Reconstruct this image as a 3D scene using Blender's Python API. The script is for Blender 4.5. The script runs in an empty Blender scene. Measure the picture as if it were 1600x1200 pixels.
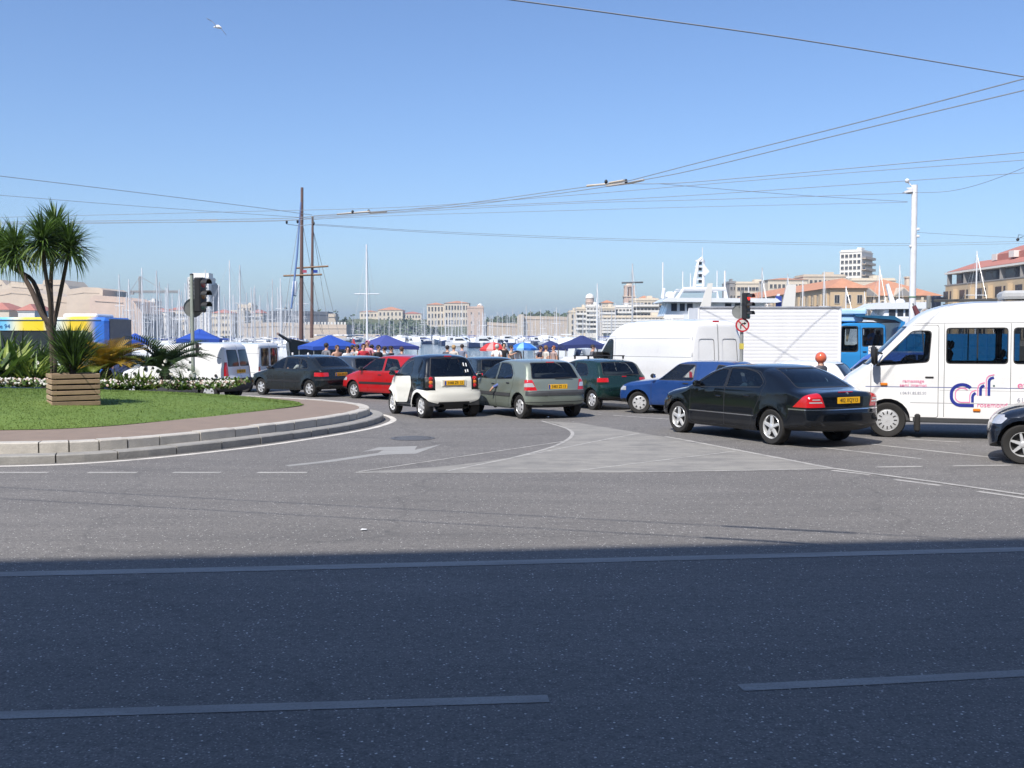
import bpy, bmesh, math, random
import numpy as np
from mathutils import Vector, Matrix

# ------------------------------------------------------------------ camera, sky, sun, exposure
SC = bpy.context.scene
COL = SC.collection
CAM_H, FPX, HOR = 1.97, 1600.0, 521.0
PITCH = math.atan((600 - HOR) / FPX)
cam = bpy.data.objects.new('camera', bpy.data.cameras.new('camera'))
COL.objects.link(cam)
cam.location = (0, 0, CAM_H)
cam.rotation_euler = (math.pi / 2 - PITCH, 0, 0)
cam.data.sensor_width = 36.0
cam.data.lens = 36.0 * FPX / 1600.0
cam.data.clip_start = 0.1
cam.data.clip_end = 9000
SC.camera = cam

SHX, SHY = 0.41, 0.73                                   # how far a shadow runs right and away for each metre of height
SUN = Vector((-SHX, -SHY, 1.0)).normalized()          # towards the sun: behind the camera, to the left
SUN_ELEV = math.asin(SUN.z)
world = bpy.data.worlds.new('World')
SC.world = world
world.use_nodes = True
wn, wl = world.node_tree.nodes, world.node_tree.links
wn.clear()
sky = wn.new('ShaderNodeTexSky')
sky.sky_type = 'NISHITA'
sky.sun_disc = False
sky.sun_elevation = SUN_ELEV
sky.sun_rotation = math.atan2(SUN.x, SUN.y)
sky.altitude = 0
sky.air_density = 1.0
sky.dust_density = 1.1
sky.ozone_density = 0.2
bg = wn.new('ShaderNodeBackground')
bg.inputs['Strength'].default_value = 0.104
wo = wn.new('ShaderNodeOutputWorld')
tint = wn.new('ShaderNodeMix')                           # the camera's cool white balance, the same all over the sky
tint.data_type = 'RGBA'
tint.blend_type = 'MULTIPLY'
tint.inputs[0].default_value = 1.0
tint.inputs[7].default_value = (0.77, 0.94, 1.23, 1)
wl.new(sky.outputs[0], tint.inputs[6])
wl.new(tint.outputs[2], bg.inputs['Color'])
wl.new(bg.outputs[0], wo.inputs['Surface'])
sun_d = bpy.data.lights.new('sun', 'SUN')
sun_d.energy = 4.4
sun_d.angle = math.radians(0.53)
sun_d.color = (1.0, 0.945, 0.87)
sun = bpy.data.objects.new('sun', sun_d)
COL.objects.link(sun)
sun.rotation_euler = (-SUN).to_track_quat('-Z', 'Y').to_euler()
SC.view_settings.view_transform = 'Standard'
SC.view_settings.look = 'None'
SC.view_settings.gamma = 1.0
SC.view_settings.exposure = 0.42
SC.view_settings.use_curve_mapping = False
SC.cycles.max_bounces = 8
SC.cycles.transparent_max_bounces = 16
SC.cycles.caustics_reflective = False
SC.cycles.caustics_refractive = False
SC.cycles.sample_clamp_indirect = 6.0
try:
    SC.cycles.use_denoising = True
except Exception:
    pass
random.seed(7)
RNG = np.random.default_rng(7)

# ------------------------------------------------------------------ geometry of the place
_cp, _sp = math.cos(PITCH), math.sin(PITCH)
SLOPE, BEND = 0.010, 19.0
def gz(y):                                   # the square falls gently towards the harbour
    return -SLOPE * (y - BEND) if y > BEND else 0.0
def ray(px, py):
    u, v = (px - 800) / FPX, (600 - py) / FPX
    return u, _cp + v * _sp, -_sp + v * _cp
def at(px, py, D):                           # the point at distance D (world y) seen at that place of the photograph
    x, y, z = ray(px, py)
    s = D / y
    return Vector((x * s, D, CAM_H + z * s))
def gp(px, py, z=None):                      # the point of the ground (or of a level z) seen there
    x, y, w = ray(px, py)
    zz = 0.0 if z is None else z
    for _ in range(12):
        s = (zz - CAM_H) / w
        if z is not None: break
        zz = gz(y * s)
    return Vector((x * s, y * s, zz))

# ------------------------------------------------------------------ materials
MATS = {}
def _nodes(name):
    m = bpy.data.materials.new(name)
    m.use_nodes = True
    return m, m.node_tree.nodes, m.node_tree.links, m.node_tree.nodes['Principled BSDF']
def _coord(n, l, kind='Object', scale=None):
    tc = n.new('ShaderNodeTexCoord')
    if scale is None: return tc.outputs[kind]
    mp = n.new('ShaderNodeMapping')
    mp.inputs['Scale'].default_value = scale
    l.new(tc.outputs[kind], mp.inputs['Vector'])
    return mp.outputs['Vector']
def _noise(n, l, vec, scale, detail=4, rough=.55):
    t = n.new('ShaderNodeTexNoise')
    t.inputs['Scale'].default_value = scale
    t.inputs['Detail'].default_value = detail
    t.inputs['Roughness'].default_value = rough
    l.new(vec, t.inputs['Vector'])
    return t.outputs['Fac']
def _ramp(n, l, fac, stops):
    r = n.new('ShaderNodeValToRGB')
    e = r.color_ramp.elements
    while len(e) < len(stops): e.new(.5)
    for i, (p, c) in enumerate(stops):
        e[i].position = p
        e[i].color = (c, c, c, 1) if isinstance(c, (int, float)) else (*c, 1)
    l.new(fac, r.inputs['Fac'])
    return r.outputs['Color']
def _mix(n, l, fac, a, b, mode='MIX'):
    m = n.new('ShaderNodeMix')
    m.data_type = 'RGBA'
    m.blend_type = mode
    for sock, v in ((m.inputs[0], fac), (m.inputs[6], a), (m.inputs[7], b)):
        if hasattr(v, 'is_linked') or hasattr(v, 'links'): l.new(v, sock)
        elif isinstance(v, (int, float)): sock.default_value = v
        else: sock.default_value = (*v, 1)
    return m.outputs[2]
def _bump(n, l, b, h, strength, dist=.01):
    k = n.new('ShaderNodeBump')
    k.inputs['Strength'].default_value = strength
    k.inputs['Distance'].default_value = dist
    l.new(h, k.inputs['Height'])
    l.new(k.outputs['Normal'], b.inputs['Normal'])
def M(name, col=None, rough=.6, metal=0.0, coat=0.0, var=.18, scale=6.0, bump=0.0, spec=.5, kind='Object', emit=None):
    """a plain surface: base colour broken up by two noises, a little wear in the gloss"""
    if name in MATS: return MATS[name]
    m, n, l, b = _nodes(name)
    vec = _coord(n, l, kind)
    f1 = _noise(n, l, vec, scale, 5)
    f2 = _noise(n, l, vec, scale * 7.3, 3)
    d = tuple(max(0, c * (1 - var)) for c in col); e = tuple(min(1, c * (1 + var)) for c in col)
    c1 = _mix(n, l, f1, d, e)
    c2 = _mix(n, l, _ramp(n, l, f2, [(.35, 0), (.75, var * .8)]), c1, tuple(c * .6 for c in col))
    l.new(c2, b.inputs['Base Color'])
    b.inputs['Metallic'].default_value = metal
    b.inputs['Coat Weight'].default_value = coat
    b.inputs['Coat Roughness'].default_value = .04
    b.inputs['Specular IOR Level'].default_value = spec
    r = _ramp(n, l, f1, [(.3, max(0, rough - .08)), (.7, min(1, rough + .08))])
    l.new(r, b.inputs['Roughness'])
    if bump: _bump(n, l, b, f2, bump)
    if emit:
        b.inputs['Emission Color'].default_value = (*emit[0], 1)
        b.inputs['Emission Strength'].default_value = emit[1]
    MATS[name] = m
    return m
def paint(name, col, metal=.0, rough=.32, dirt=.05):
    """car paint: clear coat over colour, road dust low down"""
    if name in MATS: return MATS[name]
    m, n, l, b = _nodes(name)
    vec = _coord(n, l)
    f1 = _noise(n, l, vec, 1.7, 5)
    f2 = _noise(n, l, vec, 14, 4)
    dust = _ramp(n, l, f2, [(.45, 0), (.85, dirt)])
    l.new(_mix(n, l, dust, _mix(n, l, f1, tuple(c * .93 for c in col), tuple(min(1, c * 1.06) for c in col)), (.22, .20, .17)), b.inputs['Base Color'])
    b.inputs['Metallic'].default_value = metal
    l.new(_ramp(n, l, f1, [(.3, rough - .06), (.7, rough + .1)]), b.inputs['Roughness'])
    b.inputs['Coat Weight'].default_value = 1.0
    b.inputs['Specular IOR Level'].default_value = .12
    l.new(_ramp(n, l, f2, [(.3, .03), (.8, .12)]), b.inputs['Coat Roughness'])
    MATS[name] = m
    return m
def glass(name, tint=(.35, .4, .4), refl=1.0):
    if name in MATS: return MATS[name]
    m, n, l, b = _nodes(name)
    n.remove(b)
    out = [x for x in n if x.type == 'OUTPUT_MATERIAL'][0]
    tr = n.new('ShaderNodeBsdfTransparent')
    vec = _coord(n, l)
    l.new(_mix(n, l, _noise(n, l, vec, 3, 4), tuple(c * .85 for c in tint), tint), tr.inputs['Color'])
    gl = n.new('ShaderNodeBsdfGlossy')
    gl.inputs['Roughness'].default_value = .02
    gl.inputs['Color'].default_value = (refl, refl, refl, 1)
    fr = n.new('ShaderNodeFresnel')
    fr.inputs['IOR'].default_value = 1.6
    mx = n.new('ShaderNodeMixShader')
    l.new(fr.outputs[0], mx.inputs[0]); l.new(tr.outputs[0], mx.inputs[1]); l.new(gl.outputs[0], mx.inputs[2])
    l.new(mx.outputs[0], out.inputs['Surface'])
    MATS[name] = m
    return m

# ------------------------------------------------------------------ objects and meshes
def tag(o, label=None, cat=None, group=None, kind=None):
    if label: o['label'] = label
    if cat: o['category'] = cat
    if group: o['group'] = group
    if kind: o['kind'] = kind
    return o
def link(name, data, parent=None):
    o = bpy.data.objects.new(name, data)
    COL.objects.link(o)
    if parent is not None: o.parent = parent
    return o
def thing(name, label, cat, loc=(0, 0, 0), rz=0.0, group=None):
    o = link(name, None)
    o.empty_display_size = .2
    o.location = loc
    o.rotation_euler = (0, 0, rz)
    return tag(o, label, cat, group)
def copy_tree(o, parent=None):
    c = o.copy()
    COL.objects.link(c)
    c.parent = parent
    for ch in o.children: copy_tree(ch, c)
    return c
def catmull(pts, n=8, closed=False):
    P = [Vector(p) for p in pts]
    out = []
    m = len(P)
    rng = range(m if closed else m - 1)
    for i in rng:
        g = lambda k: P[k % m] if closed else P[max(0, min(m - 1, k))]
        a, b, c, d = g(i - 1), g(i), g(i + 1), g(i + 2)
        for k in range(n):
            t = k / n
            out.append(.5 * ((2 * b) + (c - a) * t + (2 * a - 5 * b + 4 * c - d) * t * t + (3 * b - a - 3 * c + d) * t ** 3))
    if not closed: out.append(P[-1])
    return out
class MB:
    """collects faces of one piece"""
    def __init__(s): s.v, s.f, s.m, s.cur, s.sm = [], [], [], 0, []
    def add(s, vs, fs, smooth=False):
        o = len(s.v)
        s.v += [tuple(v) for v in vs]
        for f in fs:
            s.f.append(tuple(i + o for i in f)); s.m.append(s.cur); s.sm.append(smooth)
        return s
    def box(s, c, d, rz=0.0, bev=0.0, rx=0.0, ry=0.0):
        x, y, z = d[0] / 2, d[1] / 2, d[2] / 2
        R = Matrix.Rotation(rz, 3, 'Z') @ Matrix.Rotation(ry, 3, 'Y') @ Matrix.Rotation(rx, 3, 'X')
        c = Vector(c)
        if bev <= 0:
            vs = [c + R @ Vector((i * x, j * y, k * z)) for i in (-1, 1) for j in (-1, 1) for k in (-1, 1)]
            return s.add(vs, [(0, 1, 3, 2), (4, 6, 7, 5), (0, 4, 5, 1), (2, 3, 7, 6), (0, 2, 6, 4), (1, 5, 7, 3)])
        b = min(bev, x * .9, y * .9, z * .9)
        vs, ix = [], {}
        for i in (-1, 1):
            for j in (-1, 1):
                for k in (-1, 1):
                    for a in range(3):
                        p = [i * (x - b), j * (y - b), k * (z - b)]
                        p[a] = (i * x, j * y, k * z)[a]
                        ix[(i, j, k, a)] = len(vs)
                        vs.append(c + R @ Vector(p))
        fs = []
        for a in range(3):
            o1, o2 = (a + 1) % 3, (a + 2) % 3
            for sg in (-1, 1):
                q = []
                for (p1, p2) in ((-1, -1), (1, -1), (1, 1), (-1, 1)):
                    k = [0, 0, 0]; k[a] = sg; k[o1] = p1; k[o2] = p2
                    q.append(ix[(*k, a)])
                fs.append(tuple(q if sg > 0 else q[::-1]))
        for a in range(3):
            o1, o2 = (a + 1) % 3, (a + 2) % 3
            for s1 in (-1, 1):
                for s2 in (-1, 1):
                    k0 = [0, 0, 0]; k0[a] = -1; k0[o1] = s1; k0[o2] = s2
                    k1 = list(k0); k1[a] = 1
                    q = (ix[(*k0, o1)], ix[(*k1, o1)], ix[(*k1, o2)], ix[(*k0, o2)])
                    fs.append(q if s1 * s2 < 0 else q[::-1])
        for i in (-1, 1):
            for j in (-1, 1):
                for k in (-1, 1):
                    q = tuple(ix[(i, j, k, a)] for a in range(3))
                    fs.append(q if i * j * k > 0 else q[::-1])
        return s.add(vs, fs)
    def tube(s, pts, r, n=8, cap=True, smooth=True):
        P = [Vector(p) for p in pts]
        rs = list(r) if hasattr(r, '__len__') else [r] * len(P)
        vs, fs = [], []
        ref = Vector((0, 0, 1))
        prev = None
        for i, p in enumerate(P):
            t = (P[min(i + 1, len(P) - 1)] - P[max(i - 1, 0)])
            t = t.normalized() if t.length > 1e-9 else Vector((0, 0, 1))
            if prev is None:
                u = t.cross(ref)
                if u.length < .05: u = t.cross(Vector((1, 0, 0)))
            else:
                u = prev - t * prev.dot(t)
            u.normalize(); prev = u
            w = t.cross(u)
            for k in range(n):
                a = 2 * math.pi * k / n
                vs.append(p + (u * math.cos(a) + w * math.sin(a)) * rs[i])
        for i in range(len(P) - 1):
            for k in range(n):
                k2 = (k + 1) % n
                fs.append((i * n + k, i * n + k2, (i + 1) * n + k2, (i + 1) * n + k))
        if cap:
            fs.append(tuple(range(n))[::-1]); fs.append(tuple((len(P) - 1) * n + k for k in range(n)))
        return s.add(vs, fs, smooth)
    def lathe(s, prof, n=24, axis='Z', c=(0, 0, 0), smooth=True, arc=2 * math.pi):
        vs, fs = [], []
        full = abs(arc - 2 * math.pi) < 1e-6
        m = n if full else n + 1
        for k in range(m):
            a = arc * k / n
            for (r, h) in prof:
                p = {'Z': (r * math.cos(a), r * math.sin(a), h), 'Y': (r * math.cos(a), h, r * math.sin(a)), 'X': (h, r * math.cos(a), r * math.sin(a))}[axis]
                vs.append(Vector(c) + Vector(p))
        q = len(prof)
        for k in range(n):
            k2 = (k + 1) % m
            for i in range(q - 1):
                fs.append((k * q + i, k2 * q + i, k2 * q + i + 1, k * q + i + 1))
        return s.add(vs, fs, smooth)
    def ball(s, c, r, n=12, m=8, smooth=True, rot=None):
        r = r if hasattr(r, '__len__') else (r, r, r)
        vs, fs = [], []
        for i in range(m + 1):
            th = math.pi * i / m
            for k in range(n):
                ph = 2 * math.pi * k / n
                p = Vector((r[0] * math.sin(th) * math.cos(ph), r[1] * math.sin(th) * math.sin(ph), r[2] * math.cos(th)))
                vs.append(Vector(c) + (rot @ p if rot else p))
        for i in range(m):
            for k in range(n):
                k2 = (k + 1) % n
                fs.append((i * n + k, (i + 1) * n + k, (i + 1) * n + k2, i * n + k2))
        return s.add(vs, fs, smooth)
    def prism(s, poly, a0, a1, plane='XZ', smooth=False):
        """polygon in a plane pushed along the third axis from a0 to a1"""
        def P(p, a): return {'XZ': (p[0], a, p[1]), 'XY': (p[0], p[1], a), 'YZ': (a, p[0], p[1])}[plane]
        n = len(poly)
        vs = [P(p, a0) for p in poly] + [P(p, a1) for p in poly]
        fs = [tuple(range(n))[::-1], tuple(range(n, 2 * n))]
        fs += [(i, (i + 1) % n, n + (i + 1) % n, n + i) for i in range(n)]
        return s.add(vs, fs, smooth)
    def loft(s, rings, closed=True, cap=True, smooth=True):
        n = len(rings[0]); vs = [p for r in rings for p in r]; fs = []
        for i in range(len(rings) - 1):
            for k in range(n if closed else n - 1):
                k2 = (k + 1) % n
                fs.append((i * n + k, i * n + k2, (i + 1) * n + k2, (i + 1) * n + k))
        if cap and closed:
            fs.append(tuple(range(n))[::-1]); fs.append(tuple((len(rings) - 1) * n + k for k in range(n)))
        return s.add(vs, fs, smooth)
    def mesh(s, name, mats, fix=True, sharp=40):
        me = bpy.data.meshes.new(name)
        me.from_pydata(s.v, [], s.f)
        for m in (mats if isinstance(mats, (list, tuple)) else [mats]): me.materials.append(m)
        me.polygons.foreach_set('material_index', s.m)
        me.polygons.foreach_set('use_smooth', s.sm)
        me.update()
        if fix and len(s.f) < 20000:
            b = bmesh.new(); b.from_mesh(me)
            bmesh.ops.recalc_face_normals(b, faces=b.faces)
            b.to_mesh(me); b.free()
        if sharp and any(s.sm): me.set_sharp_from_angle(angle=math.radians(sharp))
        return me
    def build(s, name, mats, parent=None, loc=None, rz=None, fix=True, sharp=40):
        o = link(name, s.mesh(name, mats, fix, sharp), parent)
        if loc is not None: o.location = loc
        if rz is not None: o.rotation_euler = (0, 0, rz)
        return o
TEXTS = {}
def text_mesh(txt, size, mat, depth=.002, shear=0.0, key=None):
    k = (txt, size, mat.name, shear)
    if k in TEXTS: return TEXTS[k]
    c = bpy.data.curves.new('lettering', 'FONT')
    c.body = txt; c.size = size; c.extrude = depth; c.align_x = 'CENTER'; c.align_y = 'CENTER'; c.shear = shear
    c.resolution_u = 3
    o = bpy.data.objects.new('lettering', c)
    COL.objects.link(o)
    dg = bpy.context.evaluated_depsgraph_get()
    me = bpy.data.meshes.new_from_object(o.evaluated_get(dg))
    COL.objects.unlink(o); bpy.data.objects.remove(o)
    me.materials.clear(); me.materials.append(mat)
    TEXTS[k] = me
    return me

BLACK = M('black plastic', (.02, .02, .021), .55, var=.3, scale=9)
RUBBER = M('tyre rubber', (.022, .021, .02), .85, var=.35, scale=12, bump=.2)
CHROME = M('bright trim', (.75, .75, .76), .15, metal=1, var=.05)
ALLOY = M('alloy wheel', (.72, .73, .74), .30, metal=.45, coat=.4, var=.08)
DARKIN = M('dark car interior', (.07, .07, .075), .8, var=.3, scale=5)
SEATM = M('grey seat cloth', (.10, .105, .115), .9, var=.3, scale=20)
WHITEP = M('white gloss plastic', (.78, .78, .77), .35, var=.05)
REDL = M('red lamp lens', (.55, .012, .018), .12, coat=1, var=.25, scale=30)
ORANGEL = M('amber lamp lens', (.75, .22, .02), .15, coat=1, var=.2, scale=30)
CLEARL = M('clear lamp lens', (.65, .66, .68), .1, metal=.4, coat=1, var=.2, scale=30)
PLATEY = M('yellow number plate', (.85, .46, .015), .35, var=.06)
PLATEK = M('number plate lettering', (.015, .015, .015), .5)
EUROB = M('plate band blue', (.02, .07, .35), .4)
GLASS = glass('car window glass', (.78, .83, .81))
GLASSD = glass('dark tinted window glass', (.58, .64, .64))
SKIN = M('skin', (.52, .30, .21), .55, var=.12)
# ------------------------------------------------------------------ vehicles: a shell grown from the side outline, windows, doors and lamps cut out of it
def poly_round(pts, r=.03, n=3):
    out = []
    m = len(pts)
    P = [Vector(p[:2]) for p in pts]
    for i in range(m):
        a, b, c = P[i - 1], P[i], P[(i + 1) % m]
        rr = pts[i][2] if len(pts[i]) > 2 else r
        d1, d2 = (a - b), (c - b)
        t = min(rr, d1.length * .45, d2.length * .45)
        if t < .004: out.append(tuple(b)); continue
        p0, p2 = b + d1.normalized() * t, b + d2.normalized() * t
        for k in range(n + 1):
            u = k / n
            out.append(tuple(p0 * (1 - u) ** 2 + b * 2 * u * (1 - u) + p2 * u * u))
    return out
def poly_inset(pts, e):
    P = [Vector(p[:2]) for p in pts]
    m = len(P)
    area = sum(P[i].x * P[(i + 1) % m].y - P[(i + 1) % m].x * P[i].y for i in range(m))
    sg = 1 if area > 0 else -1
    out = []
    for i in range(m):
        a, b, c = P[i - 1], P[i], P[(i + 1) % m]
        d1, d2 = (b - a).normalized(), (c - b).normalized()
        n1, n2 = Vector((-d1.y, d1.x)) * sg, Vector((-d2.y, d2.x)) * sg
        k = (n1 + n2)
        k = k / max(.3, k.length_squared / 2)
        q = b + k * e
        out.append((q.x, q.y) + tuple(pts[i][2:3]))
    return out
def in_poly(p, poly):
    x, y = p; ins = False; j = len(poly) - 1
    for i in range(len(poly)):
        xi, yi = poly[i]; xj, yj = poly[j]
        if (yi > y) != (yj > y) and x < (xj - xi) * (y - yi) / (yj - yi) + xi: ins = not ins
        j = i
    return ins
SHELL_CACHE = {}
class Shell:
    def __init__(s, sil, W, belt, tum=.30, zs=.62, inset=.55, flare=0.0, wheels=(), step=.07, shoulder=.018, tuck=.05, plan=.07, arch=None, upper=None, under=.5):
        s.W, s.belt, s.tum, s.wheels = W, belt, tum, wheels
        pts = []
        m = len(sil)
        for i in range(m):
            a, b, c = sil[i - 1], sil[i], sil[(i + 1) % m]
            A, B, C_ = Vector(a[:2]), Vector(b[:2]), Vector(c[:2])
            r = b[2]
            d1, d2 = A - B, C_ - B
            t1, t2 = min(r, d1.length * .48), min(r, d2.length * .48)
            if max(t1, t2) < .005: pts.append((B.x, B.y, b[3])); continue
            for k in range(6):
                u = k / 5
                q = (B + d1.normalized() * t1) * (1 - u) ** 2 + B * 2 * u * (1 - u) + (B + d2.normalized() * t2) * u * u
                pts.append((q.x, q.y, b[3]))
        bd = []
        for i in range(len(pts)):
            a, b = pts[i], pts[(i + 1) % len(pts)]
            n = max(1, int(math.hypot(b[0] - a[0], b[1] - a[1]) / step))
            for k in range(n):
                t = k / n
                bd.append(tuple(a[j] * (1 - t) + b[j] * t for j in range(3)))
        B = np.array(bd)
        s.B = B
        x0, x1 = B[:, 0].min(), B[:, 0].max()
        s.x0, s.x1 = x0, x1
        xm, hl = (x0 + x1) / 2, (x1 - x0) / 2
        def ymax(x, z):
            y = W / 2 * (1 - plan * np.abs((x - xm) / hl) ** 4)
            y = y - tuck * np.clip((.38 - z) / .2, 0, 1.5) ** 2
            y = y - .012 * np.clip((z - .5) / .4, 0, 1) ** 2
            y = y - shoulder * np.clip((z - belt + .01) / .05, 0, 1) - tum * np.clip(z - belt, 0, None)
            if upper: y = y - upper[1] * np.clip(z - upper[0], 0, None) ** 1.5
            for (wx, wr) in wheels:
                rr = np.hypot(x - wx, z - wr)
                y = y + flare * np.exp(-((rr - wr * 1.15) / .09) ** 2)
            return y
        s.ymax = ymax
        sx = np.clip(B[:, 0], x0 + inset, x1 - inset)
        S = np.stack([sx, np.full(len(B), zs)], 1)
        D = S - B[:, :2]
        L = np.linalg.norm(D, axis=1)
        g = np.array([0, .03, .1, .2, .34, .52, .74, 1.0])
        near = np.minimum(B[:, 2:3] * 1.15 * g[None, :], (L * .85)[:, None] * g[None, :])
        far = near[:, -1:] + (L[:, None] - near[:, -1:]) * (np.arange(1, 9) / 8)[None, :]
        dist = np.concatenate([near, far], 1)
        X = B[:, 0:1] + D[:, 0:1] / L[:, None] * dist
        Z = B[:, 1:2] + D[:, 1:2] / L[:, None] * dist
        n, K = X.shape
        px, pz = X.ravel(), Z.ravel()
        A, E = B, np.roll(B, -1, 0)
        ex, ez = E[:, 0] - A[:, 0], E[:, 1] - A[:, 1]
        l2 = ex ** 2 + ez ** 2 + 1e-12
        t = np.clip(((px[:, None] - A[:, 0]) * ex + (pz[:, None] - A[:, 1]) * ez) / l2, 0, 1)
        dd = np.hypot(px[:, None] - A[:, 0] - t * ex, pz[:, None] - A[:, 1] - t * ez)
        cc = A[:, 2] * (1 - t) + E[:, 2] * t
        u = np.clip(dd / np.maximum(cc, .004), 0, 1)
        fac = (1 - (1 - u) ** 2.35) ** (1 / 2.35)
        fac = fac.min(1).reshape(n, K)
        fac[:, 0] = 0
        Y = ymax(X, Z) * fac
        # faces carry their own smooth normals, so that pieces cut apart still shade as one surface
        P0 = np.stack([X, Y, Z], 2)
        du = np.roll(P0, -1, 0) - np.roll(P0, 1, 0)
        dv = np.empty_like(P0)
        dv[:, 1:-1] = P0[:, 2:] - P0[:, :-2]; dv[:, 0] = (P0[:, 1] - P0[:, 0]); dv[:, -1] = P0[:, -1] - P0[:, -2]
        dv[:, 0, 0:3:2] *= 0.0001                      # mirror symmetry at the middle line
        N = np.cross(du, dv)
        ln = np.linalg.norm(N, axis=2, keepdims=True)
        N = N / np.maximum(ln, 1e-9)
        bad = ln[:, :, 0] < 1e-9
        N[bad] = (0, 1, 0)
        if N[:, K // 2 + 2, 1].sum() < 0: N[~bad] *= -1
        s.faces = []
        Q = np.concatenate([P0, N], 2).tolist()
        for i in range(n):
            i2 = (i + 1) % n
            for k in range(K - 1):
                q = [tuple(Q[i][k]), tuple(Q[i2][k]), tuple(Q[i2][k + 1]), tuple(Q[i][k + 1])]
                e1 = [q[2][a] - q[0][a] for a in range(3)]; e2 = [q[3][a] - q[1][a] for a in range(3)]
                ny = e1[2] * e2[0] - e1[0] * e2[2]
                ref = q[3] if k else q[2]
                fl = (e1[1] * e2[2] - e1[2] * e2[1]) * ref[3] + ny * ref[4] + (e1[0] * e2[1] - e1[1] * e2[0]) * ref[5]
                if fl < 0: q = q[::-1]
                q = [p for a, p in enumerate(q) if math.dist(p[:3], q[a - 1][:3]) > 1e-5]
                if len(q) < 3: continue
                s._add(q, 0)
                s._add([(p[0], -p[1], p[2], p[3], -p[4], p[5]) for p in q[::-1]], 0)
        s.parts = [('body', None, 0.0), ('underbody', BLACK, 0.0)]
        for f in s.faces:
            if f[2].z < under and f[3].z < -.55: f[0] = 1
    def _add(s, q, pid):
        n = len(q)
        c = Vector((sum(p[0] for p in q) / n, sum(p[1] for p in q) / n, sum(p[2] for p in q) / n))
        nn = Vector((sum(p[3] for p in q), sum(p[4] for p in q), sum(p[5] for p in q)))
        if nn.length > 1e-9: nn.normalize()
        xs, ys, zs_ = [p[0] for p in q], [p[1] for p in q], [p[2] for p in q]
        s.faces.append([pid, q, c, nn, (min(xs), min(ys), min(zs_)), (max(xs), max(ys), max(zs_))])
        return s.faces[-1]
    def rear_x(s, z): return s._edge(z, True)
    def front_x(s, z): return s._edge(z, False)
    def _edge(s, z, rear):
        B = s.B; best = None
        for i in range(len(B)):
            a, b = B[i], B[(i + 1) % len(B)]
            if (a[1] - z) * (b[1] - z) <= 0 and abs(a[1] - b[1]) > 1e-9:
                t = (z - a[1]) / (b[1] - a[1]); x = a[0] + (b[0] - a[0]) * t
                if best is None or (x < best if rear else x > best): best = x
        return best if best is not None else 0
    def cut(s, name, poly, axis='y', mat=None, filt=None, off=0.0, sides=True, delete=False, keep=()):
        a0, a1 = {'y': (0, 2), 'x': (1, 2), 'z': (0, 1)}[axis]
        lo0, lo1 = min(p[0] for p in poly), min(p[1] for p in poly)
        hi0, hi1 = max(p[0] for p in poly), max(p[1] for p in poly)
        sub, rest = [], []
        for f in s.faces:
            mn, mx = f[4], f[5]
            if mx[a0] < lo0 or mn[a0] > hi0 or mx[a1] < lo1 or mn[a1] > hi1 or (filt and not filt(f[2], f[3])): rest.append(f)
            else: sub.append(f)
        s.faces = []
        n = len(poly)
        work = [(f[0], f[1]) for f in sub]
        for i in range(n):
            (ax, ay), (bx, by) = poly[i][:2], poly[(i + 1) % n][:2]
            dx, dy = bx - ax, by - ay
            ln = math.hypot(dx, dy)
            if ln < 1e-5: continue
            nx, ny = -dy / ln, dx / ln
            new = []
            for pid, q in work:
                sd = [(p[a0] - ax) * nx + (p[a1] - ay) * ny for p in q]
                if min(sd) > -1e-5 or max(sd) < 1e-5: new.append((pid, q)); continue
                # does the edge itself (not only its line) come near this face?
                tt = [(p[a0] - ax) * dx / ln + (p[a1] - ay) * dy / ln for p in q]
                if max(tt) < -.03 or min(tt) > ln + .03: new.append((pid, q)); continue
                A, B = [], []
                m = len(q)
                for k in range(m):
                    p, r, sp_, sr = q[k], q[(k + 1) % m], sd[k], sd[(k + 1) % m]
                    if sp_ >= 0: A.append(p)
                    if sp_ <= 0: B.append(p)
                    if sp_ * sr < 0:
                        t = sp_ / (sp_ - sr)
                        w = tuple(p[j] + (r[j] - p[j]) * t for j in range(6))
                        A.append(w); B.append(w)
                if len(A) > 2: new.append((pid, A))
                if len(B) > 2: new.append((pid, B))
            work = new
        pl2 = [p[:2] for p in poly]
        ids = {}
        for pid, q in work:
            m = len(q)
            c = (sum(p[a0] for p in q) / m, sum(p[a1] for p in q) / m)
            if in_poly(c, pl2):
                if delete: continue
                if not (keep and s.parts[pid][0] in keep):
                    sg = (1 if sum(p[1] for p in q) > 0 else -1) if sides else 0
                    if sg not in ids:
                        ids[sg] = len(s.parts); s.parts.append((name, mat, off))
                    pid = ids[sg]
            s._add(q, pid)
        s.faces += rest
    def slice_line(s, a, b):
        """split every face along a line of the side view, so that a filter at that line cuts cleanly"""
        dx, dy = b[0] - a[0], b[1] - a[1]
        old, s.faces = s.faces, []
        for f in old:
            q = f[1]
            sd = [-(p[0] - a[0]) * dy + (p[2] - a[1]) * dx for p in q]
            if min(sd) > -1e-5 or max(sd) < 1e-5: s.faces.append(f); continue
            A, B = [], []
            m = len(q)
            for k in range(m):
                p, r, u, v = q[k], q[(k + 1) % m], sd[k], sd[(k + 1) % m]
                if u >= 0: A.append(p)
                if u <= 0: B.append(p)
                if u * v < 0:
                    t = u / (u - v)
                    w = tuple(p[j] + (r[j] - p[j]) * t for j in range(6))
                    A.append(w); B.append(w)
            for g in (A, B):
                if len(g) > 2: s._add(g, f[0])
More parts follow.
